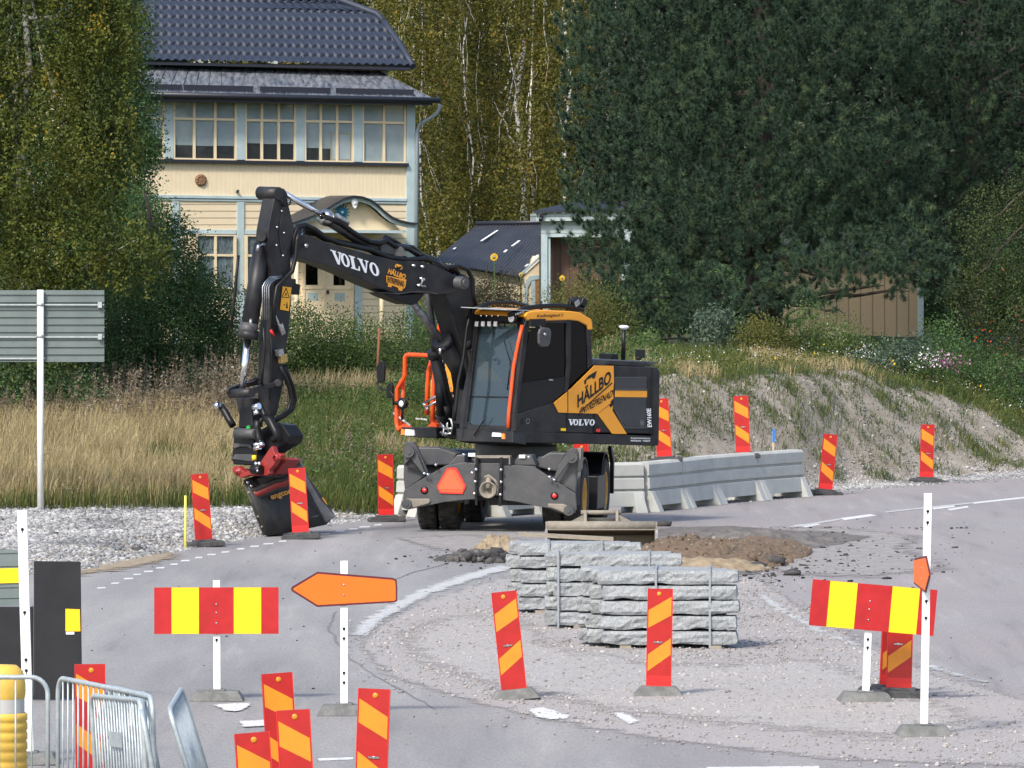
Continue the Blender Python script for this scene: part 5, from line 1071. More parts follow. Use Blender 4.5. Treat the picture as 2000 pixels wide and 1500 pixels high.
# ================================================================ SIGNS ON WHITE POSTS
def post(mb, x, y, z0, z1, w_=.066, lean=0):
    mb.box((x, y, (z0 + z1) / 2), (w_, .045, z1 - z0))
def holes(t, x, y, zs, w_=.066):
    for z in zs: m = MB(); m.lathe((x, y - .0235, z), (0, -1, 0), [(.0005, .001), (.014, .001)], 10); m.prism([(x - .006, y - .0240, z), (x - .003, y - .0240, z - .03), (x + .003, y - .0240, z - .03), (x + .006, y - .0240, z)], (0, .001, 0)); m.build('keyhole', M['black'], t)
def sbase(t, w_=.52, m_='gbase'):
    m = MB(); m.hexa([(-w_ / 2, -.19, 0), (w_ / 2, -.19, 0), (w_ / 2, .19, 0), (-w_ / 2, .19, 0)], [(-w_ / 2 + .055, -.13, .095), (w_ / 2 - .055, -.13, .095), (w_ / 2 - .055, .13, .095), (-w_ / 2 + .055, .13, .095)]); m.box((0, 0, .1), (.16, .16, .02)); m.build('base', M[m_], t, bevel=.012)
def barboard(px, yb, label, zc, h, w_, tilt, yaw, ptop, hz, lean, pm='gbase', shift=0.0):
    t = thing('barrier_board', label, 'sign', group='red and yellow barrier boards on white posts'); m = MB(); post(m, 0, 0, .02, ptop); po = m.build('post', M['wpost'], t); holes(t, 0, 0, hz); sbase(t, m_=pm)
    m = MB(); X = Matrix.Rotation(R(tilt), 3, 'Y'); c = Vector((shift, -.045, zc)); m.box(c, (w_, .012, h), 0, X)
    u = -w_ / 2; 
    for i, (fr2, mi) in enumerate(((.14, 0), (.22, 1), (.28, 0), (.22, 1), (.14, 0))):
        ww = fr2 * w_
        if mi: m.box(c + X @ Vector((u + ww / 2, -.0075, 0)), (ww, .003, h - .002), 1, X)
        u += ww
    m.build('striped_panel', [M['sred'], M['syel']], t); m = MB()
    for dz in (.06, -.02, -.12): m.lathe(c + X @ Vector((-shift, -.007, dz)), (0, -1, 0), [(.0005, .004), (.008, .003), (.009, 0)], 8)
    m.each('bolt', M['zinc'], t)
    p = gp(px, yb); t.location = p; t.rotation_euler = (0, R(lean), R(yaw)); return t
barboard(424, 1368, 'level red and yellow barrier board on a white post at the left', (1358 - 1186) / 204.2 + .02, .445, 1.19, .2, 0, 1.15, [.66, .58], -.3)
barboard(1690, 1371, 'tilted red and yellow barrier board on a white post at the right', .905, .44, 1.20, 3.0, 4, 1.0, [.60, .52], 2.2, shift=.035)
def arrow(px, yb, label, zc, ptop, hz, yaw, lean, base='gbase', rot=0, mx=1):
    t = thing('arrow_sign', label, 'sign', group='orange arrow signs on white posts'); m = MB(); post(m, 0, 0, .02, ptop); m.build('post', M['wpost'], t); holes(t, 0, 0, hz); sbase(t, .5, base)
    c6 = lambda x, y: ((x - 1400) * .28 / 209, (y - 255) * -.28 / 209)
    o_ = [(1033, 250), (1040, 235), (1215, 132), (1740, 174), (1766, 188), (1770, 250), (1770, 335), (1748, 345), (1215, 376), (1040, 268)]
    i_ = [(1050, 250), (1052, 246), (1218, 146), (1738, 188), (1756, 198), (1758, 250), (1758, 328), (1742, 333), (1218, 362), (1052, 258)]
    X = Matrix.Rotation(R(rot), 3, 'Z')
    m = MB(); m.prism([X @ Vector((a * mx, -.045, b)) + Vector((0, 0, zc)) for a, b in (c6(*q) for q in o_)][::-mx], X @ Vector((0, .012, 0)), 1)
    m.prism([X @ Vector((a * mx, -.048, b)) + Vector((0, 0, zc)) for a, b in (c6(*q) for q in i_)][::-mx], X @ Vector((0, .003, 0)), 0)
    m.build('arrow_panel', [M['sora'], mat('dark_red_rim', (.09, .01, .02), .5)], t)
    m = MB()
    for z in (.045, -.05): m.lathe(X @ Vector((.0, -.048, z)) + Vector((0, 0, zc)), X @ Vector((0, -1, 0)), [(.0005, .005), (.009, .003), (.01, 0)], 8)
    m.each('bolt', M['zinc'], t); t.location = gp(px, yb); t.rotation_euler = (0, R(lean), R(yaw)); return t
arrow(672, 1396, 'orange arrow sign pointing left on a white post', (1390 - 1150) / 209.5 + .02, 1.43, [.80, .71, .39, .30], 0, 0)
arrow(1804, 1437, 'orange arrow sign turned edge on, on the tall white post at the right', 1.45, 2.16, [2.0, 1.9, 1.2, 1.05], 3, 1.0, rot=-88.5, mx=-1)
# post with grey board at the left edge
t = thing('white_signpost', 'tall white post with a grey slatted board and yellow reflector at the left edge', 'sign'); m = MB(); m.box((0, 0, 1.07), (.082, .06, 2.14)); m.build('post', M['wpost'], t); holes(t, 0, -.008, [1.98, .88, .79, .68 + .6]); sbase(t)
m = MB(); m.box((-.27, .06, 1.57), (.5, .03, .47)); 
for z in (1.79, 1.68, 1.50, 1.41, 1.345): m.box((-.27, .042, z), (.5, .012, .018))
m.build('slatted_board', M['signb'], t); m = MB(); m.box((-.122, .037, 1.59), (.185, .006, .125)); m.build('reflector', M['syel'], t)
t.location = gp(57, 1492); t.rotation_euler = (0, R(-1.6), 0)
# black panel
p = gp(60, 1368); t = thing('black_screen', 'tall matt black panel with a small yellow reflector standing left of the road', 'screen', p)
BP = Plane(p, (0, -1, 0)); m = MB(); m.ppx(BP, [(66, 1366), (160, 1363), (157, 1097), (66, 1096)], .05); m.ppx(BP, [(-70, 1368), (64, 1366), (64, 1186), (-70, 1186)], .05, -.06); m.build('panel', M['blackp'], t, bevel=.004)
m = MB(); m.ppx(BP, [(128, 1233), (157, 1233), (156, 1190), (128, 1189)], .006, .008); m.build('reflector', mat('amber_reflector', (1.0, .55, .01), .35), t); m = MB(); m.ppx(BP, [(129, 1239), (145, 1239), (145, 1234), (129, 1234)], .006, .008); m.build('label_plate', M['white'], t)
# yellow ribbed barrels
def barrel(px, ytop, label):
    d = FP * (4.5 - 1.15) / (ytop - HY); p = Vector(((px - 1000) / FP * d, d, 0)); t = thing('yellow_barrel', label, 'barrel', p); m = MB()
    pf = [(.001, 1.15), (.12, 1.145), (.17, 1.10), (.19, 1.0), (.19, .92), (.18, .88)]; m.lathe(p, (0, 0, 1), pf, 28); pf = [(.19, .78)]
    for k_ in range(10): z = .78 - k_ * .075; pf += [(.205, z - .01), (.205, z - .055), (.195, z - .065)]
    m.lathe(p, (0, 0, 1), pf + [(.19, .0)], 28); m.build('body', M['ybar'], t); m = MB(); m.lathe(p, (0, 0, 1), [(.182, .89), (.182, .77)], 28); m.build('pale_band', M['ygrey'], t)
barrel(2, 1298, 'yellow ribbed plastic barrel with a pale band behind the left crowd barrier')
# ---- crowd barriers
def fence(label, first=[None]):
    if first[0]: return tag(copy_tree(first[0]), label, 'crowd barrier', 'galvanised crowd barriers in the left foreground')
    t = thing('crowd_barrier', label, 'crowd barrier', group='galvanised crowd barriers in the left foreground'); first[0] = t; m = MB(); L_ = 2.2; r_2 = .13
    pts = [(-L_ / 2, .05)] + [(-L_ / 2 + r_2 - r_2 * math.cos(a), 1.1 - r_2 + r_2 * math.sin(a)) for a in np.linspace(0, math.pi / 2, 7)] + [(L_ / 2 - r_2 + r_2 * math.sin(a), 1.1 - r_2 + r_2 * math.cos(a)) for a in np.linspace(0, math.pi / 2, 7)] + [(L_ / 2, .05)]
    m.tube([(x, 0, z) for x, z in pts], .019, 10); m.tube([(-L_ / 2, 0, .18), (L_ / 2, 0, .18)], .016, 8); m.build('frame', M['galv'], t)
    for k_ in range(17):
        m = MB(); x = -L_ / 2 + L_ * (k_ + 1) / 18; m.cyl((x, 0, .18), (x, 0, 1.09), .0075, 6); m.build('bar', M['galv'], t)
    for x in (-.8, .8): m = MB(); m.tube([(x, -.28, .02), (x, -.25, .05), (x, 0, .13), (x, .25, .05), (x, .28, .02)], .014, 6); m.build('leg', M['galv'], t)
    m = MB(); m.box((0, -.021, .80), (.5, .006, .11)); m.build('plate', M['galv'], t); return t
def put(o, px, d, yaw, lean=0, fwd=0, z=0): o.location = ((px - 1000) / FP * d, d, z); o.rotation_euler = (R(fwd), R(lean), R(yaw))
put(fence('crowd barrier at the far left, its rounded end beside the white post'), -190, 50.6, 4)
put(fence('crowd barrier in front of the striped board behind the fences'), 203, 49.6, -68, 0)
put(fence('crowd barrier stacked nearly edge on, its rounded end facing right'), 268, 49.0, -79, -2, 2)
put(fence('crowd barrier packed close behind the previous in the edge on bundle'), 244, 48.4, -77, -3, 3)
put(fence('crowd barrier at the right of the bundle, seen edge on'), 335, 48.2, -87.0, 0, 11)
put(fence('lone crowd barrier leaning apart at the right of the bundle'), 428, 49.0, -89.5, 0, 17)

# ================================================================ GRANITE KERBSTONES
def stone_mesh(L_, w_, h, seed):
    nx, ny, nz = 26, 4, 4; vs = {}; V = []; F = []
    def vid(i, j, k):
        if (i, j, k) in vs: return vs[(i, j, k)]
        x, y, z = (i / nx - .5) * L_, (j / ny - .5) * w_, k / nz * h; r = random.Random(hash((i, j, k, seed)))
        n1 = float(fnoise(x * 3 + seed, z * 5 + y * 5, seed, 3, 1.5)) - .5; o = Vector((x, y, z))
        if j in (0, ny): o.y += (-1 if j == 0 else 1) * (-n1 * .085 + r.uniform(-.006, .006)) * (.5 if k in (0, nz) else 1) - (-1 if j == 0 else 1) * (.010 if k in (0, nz) else 0)
        if k == nz: o.z += r.uniform(-.003, .003) - .006 * (j in (0, ny))
        if k == 0: o.z += max(0, float(fnoise(x * 4 + 7, y, seed + 5, 2, 1.2)) - .45) * .06 + r.uniform(0, .004)
        if i in (0, nx): o.x += r.uniform(-.008, .008) - (1 if i else -1) * .012 * (j in (0, ny)) - (1 if i else -1) * .01 * (k in (0, nz))
        vs[(i, j, k)] = len(V); V.append(o); return vs[(i, j, k)]
    for i in range(nx):
        for j in range(ny): F += [(vid(i, j, nz), vid(i + 1, j, nz), vid(i + 1, j + 1, nz), vid(i, j + 1, nz)), (vid(i, j, 0), vid(i, j + 1, 0), vid(i + 1, j + 1, 0), vid(i + 1, j, 0))]
        for k in range(nz): F += [(vid(i, 0, k), vid(i + 1, 0, k), vid(i + 1, 0, k + 1), vid(i, 0, k + 1)), (vid(i, ny, k), vid(i, ny, k + 1), vid(i + 1, ny, k + 1), vid(i + 1, ny, k))]
    for j in range(ny):
        for k in range(nz): F += [(vid(0, j, k), vid(0, j, k + 1), vid(0, j + 1, k + 1), vid(0, j + 1, k)), (vid(nx, j, k), vid(nx, j + 1, k), vid(nx, j + 1, k + 1), vid(nx, j, k + 1))]
    return V, F
def stack(name, pxl, pxr, yb, n, rows, h, gap, yaw, sd, w_=.30):
    d = 4.5 * FP / (yb - HY); s_ = FP / d; L_ = (pxr - pxl) / s_ / math.cos(R(yaw)); c = Vector((((pxl + pxr) / 2 - 1000) / s_, d, 0)); X = Matrix.Rotation(R(yaw), 3, 'Z')
    ordn = ['bottom', 'second from bottom', 'middle', 'second from top', 'top'] if n == 5 else ['bottom', 'second from bottom', 'third from bottom', 'third from top', 'second from top', 'top']
    rn_ = ['front', 'second', 'rear']; rr_ = random.Random(sd); z0 = .04
    for row in range(rows):
        for k_ in range(n):
            V, F = stone_mesh(L_ * rr_.uniform(.94, 1.0), w_, h, sd * 50 + row * 10 + k_); ox = rr_.uniform(-.02, .02) - row * .12; oz = z0 + k_ * (h + gap)
            if k_ == n - 1: ox += .015
            base = c + X @ Vector((ox, row * (w_ + .012), oz)); m = MB(); T = Matrix.Rotation(R(rr_.uniform(-.5, .5)), 3, 'Y')
            m.add([base + X @ (T @ v) for v in V], F, 0, False)
            tag(m.build('granite_kerbstone', M['granite'], loc=base), f'rough grey granite kerbstone, {ordn[k_]} of the {rn_[row]} row in the {name}', 'kerbstone', 'granite kerbstones in three strapped stacks')
    H_ = z0 + n * (h + gap)
    for u in {1: (-.085, .29), 2: (-.455, .24), 3: (-.23, .19)}[sd]:
        m = MB(); x = u * L_; r0, r1 = -w_ / 2 - .028, (rows - .5) * w_ + .03; th = .012
        for a, b in (((r0, .01), (r0, H_)), ((r0, H_), (r1, H_)), ((r1, H_), (r1, .01))):
            pa = c + X @ Vector((x - .015, a[0], a[1] + .004)); pb = c + X @ Vector((x - .015, b[0], b[1] + .004)); m.prism([pa, pb, pb + X @ Vector((.022, 0, 0)), pa + X @ Vector((.022, 0, 0))], Vector((0, 0, .004)) if a[1] == b[1] else X @ Vector((0, .004, 0)))
        tag(m.build('steel_strap', M['strap'], loc=c), f'thin steel strap, the {"left" if u < 0 else "right"} one round the {name}', 'strap', 'steel straps round the granite stacks')
    for u in (-.30, .33):
        m = MB(); p_ = c + X @ Vector((u * L_, w_ * (rows - 1) / 2, .019)); m.box(p_, (.12, w_ * rows + .06, .038), 0, X); tag(m.build('timber_batten', M['wood'], loc=p_), f'short timber batten under the {"left" if u < 0 else "right"} end of the {name}', 'batten', 'timber battens under the granite stacks')
    return c, L_, H_, X
stack('farthest granite stack', 1006, 1252, 1197, 5, 2, .150, .010, 0, 3)
SB = stack('middle granite stack', 1080, 1335, 1227, 5, 2, .154, .010, -1.5, 2)
stack('nearest granite stack', 1166, 1446, 1266, 5, 3, .153, .010, -2, 1)
d = 77.4; m = MB(); a, b = at(1012, 1047, d), at(1198, 1057, d); m.prism([a, b, b + Vector((0, 0, .045)), a + Vector((0, 0, .045))], (0, .12, 0)); tag(m.build('timber_plank', M['wood'], loc=(a + b) / 2), 'weathered plank lying on top of the farthest granite stack', 'plank')

# ================================================================ GRADING BUCKET ON THE GROUND
p = gp(1174, 1084); t = thing('grading_bucket', 'wide muddy grading bucket lying open behind the granite stacks', 'bucket', p); hw = .74; o_ = p
prof = [(-.26, .36), (-.24, .44), (-.10, .47), (.06, .46), (.22, .40), (.36, .24), (.36, .10), (.26, .02), (-.05, .0), (-.35, .0)]
m = MB(); n = len(prof)
for i in range(n - 1):
    (y0, z0), (y1, z1) = prof[i], prof[i + 1]; nv_ = Vector((0, -(z1 - z0), (y1 - y0))).normalized() * .022
    m.prism([o_ + Vector((-hw, y0, z0)), o_ + Vector((hw, y0, z0)), o_ + Vector((hw, y1, z1)), o_ + Vector((-hw, y1, z1))], nv_ * -1)
m.build('shell', M['mudsteel'], t)
m = MB(); m.cyl(o_ + Vector((-hw, -.20, .41)), o_ + Vector((hw, -.20, .41)), .07, 14); m.build('top_beam', M['mudsteel'], t)
for sx_ in (-1, 1):
    m = MB(); m.prism([o_ + Vector((sx_ * hw, y, z)) for y, z in prof], (sx_ * .03, 0, 0)); m.build('side_plate', M['mudsteel'], t, bevel=.004)
    m = MB(); m.prism([o_ + Vector((sx_ * (hw + .012), -.27, .36)), o_ + Vector((sx_ * (hw + .04), -.27, .36)), o_ + Vector((sx_ * (hw + .04), -.37, .0)), o_ + Vector((sx_ * (hw + .012), -.37, .0))], (0, .03, 0)); m.build('worn_edge', M['steel'], t)
m = MB(); m.box(o_ + Vector((0, -.02, .2)), (1.44, .5, .3)); 
m = MB(); m.prism([o_ + Vector((-hw, -.12, .40)), o_ + Vector((hw, -.12, .40)), o_ + Vector((hw, .30, .28)), o_ + Vector((-hw, .30, .28))], (0, -.02, -.02)); m.build('inner_plate', M['brownin'], t)
for x in (-.22, .22):
    m = MB(); m.prism([o_ + Vector((x - .02, y, z)) for y, z in ((-.2, .44), (.2, .40), (.12, .52), (.02, .62), (-.06, .62), (-.14, .54))], (.04, 0, 0)); m.build('lug', M['mudsteel'], t, bevel=.005)
    m = MB(); sg = 1 if x > 0 else -1; m.prism([o_ + Vector((x, -.1, .45)), o_ + Vector((x + sg * .24, -.1, .45)), o_ + Vector((x + sg * .03, -.1, .56)), o_ + Vector((x, -.1, .56))], (0, .03, 0)); m.build('gusset', M['mudsteel'], t)
for y, z in ((-.02, .59), (.10, .48)): m = MB(); m.cyl(o_ + Vector((-.28, y, z)), o_ + Vector((.28, y, z)), .032, 12); m.build('pin', M['mudsteel'], t)

# ================================================================ WHEELED EXCAVATOR
exc = thing('wheeled_excavator', 'dark grey and orange yellow wheeled excavator, its arm reaching left to the road edge', 'excavator', (0, 101.1, 0))
TH = R(47); CEN = Vector((-.14, 101.6, 0)); ROLL = Matrix.Rotation(R(2.5), 3, 'Y')
Fv = ROLL @ Vector((-math.cos(TH), -math.sin(TH), 0)); Lv = ROLL @ Vector((math.sin(TH), -math.cos(TH), 0)); Uv = ROLL @ Vector((0, 0, 1))
def Lc(f, l, z): return CEN + Fv * f + Lv * l + Uv * z       # forward, left, up on the turning upper body
UX = Matrix((Fv, Lv, Uv)).transposed()
def PS(l): return Plane(Lc(0, l, 0), Lv)                      # planes parallel to the left side
def PFr(f): return Plane(Lc(f, 0, 0), Fv)                      # planes parallel to the front
def conv(x0, y0, k): return lambda pts: [(x0 + x * k, y0 + y * k) for x, y in pts]
k2 = conv(1000, 590, .2); k3 = conv(740, 600, .1933); k1 = conv(420, 340, .27); kb = conv(640, 470, 1 / 8.82); k4 = conv(740, 840, .28); k5 = conv(430, 740, .2133)
body = M['char']; S1 = PS(1.25)
# ---- lower works ------------------------------------------------
UY = R(7.8); UC = Vector((.04, 101.4, 0)); RU = Matrix.Rotation(R(1.0), 3, 'Y'); uf = RU @ Vector((-math.sin(UY), -math.cos(UY), 0)); ul = RU @ Vector((math.cos(UY), -math.sin(UY), 0)); uu = RU @ Vector((0, 0, 1))
def Uc(f, l, z): return UC + uf * f + ul * l + uu * z          # l grows towards image right
UM = Matrix((uf, ul, uu)).transposed()
def PUf(f): return Plane(Uc(f, 0, 0), uf)
m = MB(); m.box(Uc(0, 0, .72), (3.3, .95, .42), 0, UM); m.box(Uc(0, 0, .98), (1.5, 1.3, .18), 0, UM); m.cyl(Uc(0, 0, 1.02), Uc(0, 0, 1.24), .62, 32); m.box(Uc(1.3, 0, .55), (.24, 1.9, .24), 0, UM); m.box(Uc(-1.3, 0, .55), (.24, 1.9, .24), 0, UM)
for l in (-.5, .5): m.box(Uc(.9, l, .93), (.5, .12, .22), 0, UM)
m.build('chassis', M['greyp'], exc, bevel=.01)
m = MB(); m.cyl(Uc(0, 0, 1.16), Uc(0, 0, 1.36), .56, 32); m.build('swing_ring', M['black'], exc)
rw = .50
for f in (1.28, -1.32):
    for sd_ in (-1, 1):
        for q_ in (0, 1):
            lo = sd_ * (.79 + .315 * q_); c = Uc(f, lo, 0); c.z = rw - .004; ax = ul * sd_; wd = .285
            m = MB(); pf = [(rw * .56, -wd * .40), (rw * .62, -wd * .48), (rw * .90, -wd * .5), (rw * .97, -wd * .44), (rw, -wd * .30), (rw, wd * .30), (rw * .97, wd * .44), (rw * .90, wd * .5), (rw * .62, wd * .48), (rw * .56, wd * .40)]
            m.lathe(c, ax, pf, 40)
            u_ = ax.orthogonal().normalized(); v_ = ax.cross(u_)
            for g_i in range(26):
                a = g_i * 2 * math.pi / 26; rd = u_ * math.cos(a) + v_ * math.sin(a); tg = u_ * -math.sin(a) + v_ * math.cos(a); X = Matrix((rd, tg, ax)).transposed()
                for s2_ in (-1, 1): m.box(c + rd * (rw + .003) + ax * (s2_ * wd * .23) + tg * (.02 * s2_), (.02, .062, wd * .36), 0, X @ Matrix.Rotation(.5 * s2_, 3, 'X'))
            ty = m.build('tyre', M['tyre'], exc)
            m = MB(); m.lathe(c, ax, [(rw * .57, -wd * .42), (rw * .55, wd * .1), (rw * .54, wd * .40), (rw * .60, wd * .44), (rw * .57, wd * .46), (rw * .50, wd * .36), (rw * .46, wd * .05), (.16, .02), (.15, wd * .25), (.001, wd * .28)], 32)
            for b_i in range(10):
                a = b_i * math.pi / 5; p_ = c + (u_ * math.cos(a) + v_ * math.sin(a)) * .13; m.cyl(p_, p_ + ax * (wd * .30), .012, 6)
            m.build('rim', M['rim'], ty)
        # mudguard over each pair
        m = MB(); c = Uc(f, sd_ * .95, rw); n_ = 16; vs = []
        for i in range(n_ + 1):
            a = R(-8) + R(196) * i / n_
            for rr_, ll in ((.60, -.42), (.60, .27), (.575, .27), (.575, -.42)): vs.append(c + uf * math.cos(a) * rr_ + uu * math.sin(a) * rr_ * 1.02 + ul * sd_ * ll)
        fs = []
        for i in range(n_):
            for j in range(4): fs.append((i * 4 + j, i * 4 + (j + 1) % 4, i * 4 + 4 + (j + 1) % 4, i * 4 + 4 + j))
        m.add(vs, fs + [(0, 1, 2, 3), (n_ * 4, n_ * 4 + 1, n_ * 4 + 2, n_ * 4 + 3)]); m.build('mudguard', M['black'] if f < 0 else M['greyp'], exc)
# toolbox between the wheels, right side
m = MB(); m.box(Uc(0, 1.05, .55), (1.0, .55, .5), 0, UM); m.box(Uc(0, -1.05, .55), (1.0, .55, .5), 0, UM); m.each('tool_box', M['black'], exc, bevel=.01)
m = MB(); m.box(Uc(-.45, 1.30, .52), (.12, .03, .06), 0, UM); m.build('red_plate', M['redl'], exc)
m = MB(); m.prism([Uc(-1.95, 1.22, .45), Uc(-1.95, 1.22, 1.06), Uc(-1.6, 1.22, 1.2), Uc(-1.5, 1.22, 1.16), Uc(-1.82, 1.22, .95), Uc(-1.9, 1.22, .45)], ul * .06); m.build('rear_guard', M['black'], exc, bevel=.01)
# blade / outrigger plates: big dark plates facing the camera
B1_ = PUf(2.30); B2_ = PUf(2.22)
m = MB(); m.ppx(B1_, k4([(173, 548), (168, 470), (176, 420), (262, 365), (400, 285), (470, 245), (600, 225), (672, 232), (672, 482), (560, 490), (460, 502), (350, 524), (250, 545), (200, 556)]), .07)
m.ppx(B1_, k4([(862, 488), (862, 250), (960, 246), (1080, 254), (1180, 320), (1280, 385), (1372, 442), (1378, 550), (1362, 585), (1335, 597), (1290, 586), (1180, 545), (1060, 522), (960, 500)]), .07)
m.ppx(B1_, k4([(672, 455), (862, 455), (862, 232), (672, 232)]), .05, -.04); plate = m.build('blade_plate', M['greyp'], exc, bevel=.008)
m = MB(); m.ppx(B2_, k4([(180, 420), (170, 330), (177, 90), (190, 80), (235, 80), (262, 110), (345, 300), (262, 362)]), .10, -.02); m.ppx(B2_, k4([(1215, 350), (1250, 250), (1318, 150), (1340, 128), (1380, 128), (1392, 160), (1382, 290), (1370, 438), (1290, 385)]), .10, -.02); m.each('outrigger_arm', M['greyp'], exc, bevel=.01)
m = MB(); m.ppx(B1_, k4([(192, 200), (182, 230), (238, 178), (255, 130), (325, 300), (318, 315), (215, 190)]), .05, .035); m.ppx(B1_, k4([(1318, 140), (1355, 120), (1378, 150), (1368, 210), (1330, 225), (1230, 355), (1218, 348), (1290, 220)]), .05, .035); m.each('outrigger_cylinder', M['greyp'], exc, bevel=.01)
m = MB()
for x, y, r_q in ((213, 150, .085), (1350, 190, .085), (197, 515, .075), (1328, 560, .075)):
    p_ = B1_.hit(740 + x * .28, 840 + y * .28, .02); m.cyl(p_, p_ + uf * .07, r_q, 20); m.cyl(p_, p_ + uf * .085, r_q * .45, 12)
m.each('pin', M['greyp'], exc)
m = MB(); m.ppx(B1_, k4([(175, 545), (175, 490), (190, 478), (350, 478), (362, 492), (350, 512), (250, 540), (190, 552)]), .05, .03); m.ppx(B1_, k4([(1180, 512), (1290, 515), (1350, 545), (1368, 572), (1340, 592), (1300, 580), (1240, 555), (1180, 535)]), .05, .03); m.each('foot_link', M['mudsteel'], exc, bevel=.012)
# yellow brown strip at right arm, hitch, struts, bolts
m = MB(); m.ppx(B2_, k4([(1380, 300), (1402, 270), (1406, 130), (1378, 128)]), .3, -.05); m.build('worn_side', M['mudsteel'], exc)
m = MB(); m.ppx(B1_, k4([(674, 522), (688, 522), (694, 190), (676, 190)]), .05, .05); m.ppx(B1_, k4([(838, 530), (856, 530), (866, 190), (846, 190)]), .05, .05); hit_ = m.build('hitch_frame', M['black'], exc)
m = MB()
for x, y in [(684, 272), (678, 356), (672, 440), (858, 275), (858, 360), (852, 448), (655, 295), (323, 300), (348, 308), (1193, 270), (1195, 325), (1228, 345), (403, 240), (598, 170), (1050, 187)]:
    p_ = B1_.hit(740 + x * .28, 840 + y * .28, .08); m.lathe(p_, uf, [(.0005, .03), (.022, .025), (.024, 0)], 8)
m.each('bolt', M['chrome'], hit_)
m = MB(); m.ppx(B1_, k4([(672, 195), (916, 195), (916, 178), (672, 178)]), .2, .02); m.ppx(B1_, k4([(672, 240), (680, 240), (680, 180), (672, 180)]), .1, .025); m.ppx(B1_, k4([(908, 240), (916, 240), (916, 180), (908, 180)]), .1, .025); m.build('hitch_bracket', M['mudsteel'], exc)
m = MB(); c = B1_.hit(740 + 768 * .28, 840 + 415 * .28, .02); m.lathe(c, uf, [(.10, -.05), (.13, .10), (.115, .11), (.08, .02), (.001, -.02)], 20); m.cyl(c + uu * .02 + uf * .05, c + uu * .19 + uf * .03, .045, 10); m.tube([c + uu * .18 - ul * .06 + uf * .05, c + uu * .21 + uf * .06, c + uu * .14 + ul * .10 + uf * .06, c + uu * .02 + ul * .16 + uf * .04], .022, 8)
m.box(c + ul * .1, (.1, .1, .14), 0, UM); m.build('tow_coupling', M['mudsteel'], exc)
m = MB(); m.ppx(B1_, k4([(745, 530), (1060, 530), (1020, 480), (745, 480)]), .5, -.3); m.each('axle_guard', M['black'], exc)
m = MB(); m.ppx(PUf(2.1), k4([(480, 245), (600, 245), (600, 170), (545, 172)]), .4); m.ppx(PUf(2.1), k4([(930, 250), (1100, 250), (1065, 172), (975, 172)]), .4); m.ppx(PUf(1.9), k4([(270, 245), (500, 245), (545, 165), (420, 122), (270, 120)]), .5); m.ppx(PUf(1.9), k4([(1110, 260), (1240, 290), (1310, 160), (1190, 155), (1130, 190)]), .5); m.each('tank_cover', M['greyp'], exc, bevel=.02)
m = MB(); m.ppx(PUf(2.12), k4([(624, 184), (672, 184), (672, 160), (624, 160)]), .01, .01); m.ppx(PUf(2.12), k4([(978, 196), (1020, 196), (1020, 172), (978, 172)]), .01, .01); m.each('sticker', M['white'], exc)
# triangle and reflectors
m = MB(); m.ppx(B1_, k4([(428, 441), (405, 392), (475, 266), (492, 261), (536, 262), (548, 270), (608, 386), (606, 400), (585, 446)]), .012, .02); tri = m.build('warning_triangle', M['tri2'], exc)
m = MB(); m.ppx(B1_, k4([(434, 432), (414, 393), (480, 275), (532, 275), (598, 388), (581, 437)]), .004, .0235); m.build('triangle_face', M['tri'], tri)
m = MB(); m.ppx(B1_, k4([(415, 412), (590, 412), (500, 268)]), .004, .0275); m.build('triangle_face', mat('orange_red_face', (.92, .13, .05), .35), tri)
for x, y in ((318, 420), (1225, 459)):
    c = B1_.hit(740 + x * .28, 840 + y * .28, .0); m = MB(); m.lathe(c, uf, [(.0005, .012), (.055, .012), (.06, 0)], 20); rr_o = m.build('reflector_rim', M['black'], exc); m = MB(); m.lathe(c, uf, [(.0005, .028), (.028, .026), (.036, .012)], 16); m.build('reflector', M['redl'], rr_o)
# ---- upper body --------------------------------------------------
def side(pts, depth, off=0.0, l=1.25): mm_ = MB(); mm_.ppx(PS(l), pts, depth, off); return mm_
side([(1002, 865), (1002, 843), (1090, 845), (1180, 848), (1284, 852), (1283, 866), (1277, 871), (1255, 870), (1150, 867)], 1.03, .012).build('frame', body, exc, bevel=.012)
side([(1120, 867), (1120, 846), (1284, 852), (1283, 866), (1277, 871), (1255, 870), (1150, 867)], 2.48, .006).build('frame', body, exc, bevel=.012)
upp = side([(1160, 845), (1160, 716), (1170, 713), (1280, 717), (1288, 723), (1289, 740), (1287, 848)], 2.5).build('engine_cover', body, exc, bevel=.02)
side([(1003, 842), (1160, 847), (1160, 800), (1081, 788), (1008, 812)], .12, -.004).build('side_cover', body, exc, bevel=.006)
side(k2([(1370, 1405), (1432, 1400), (1442, 680), (1420, 640), (1372, 632)]), 2.5, .012).build('counterweight', body, exc, bevel=.02)
side(k2([(788, 618), (788, 560), (960, 566), (1330, 578), (1435, 585), (1438, 602), (1385, 625), (1330, 628)]), 2.2, -.06).build('hood', M['greyp'], exc, bevel=.012)
side(k2([(940, 612), (980, 572), (1330, 588), (1380, 628), (1200, 626)]), 2.1, -.03).build('hood_rib', body, exc, bevel=.008)
m = MB(); PSy = PS(1.25)
m.ppx(PSy, k2([(402, 985), (545, 868), (760, 660), (800, 618), (985, 622), (990, 780), (980, 870), (985, 960), (975, 1060), (1115, 1288), (972, 1286), (830, 1090), (450, 1078)]), .01, .014); yp = m.build('yellow_panel', M['yel'], exc)
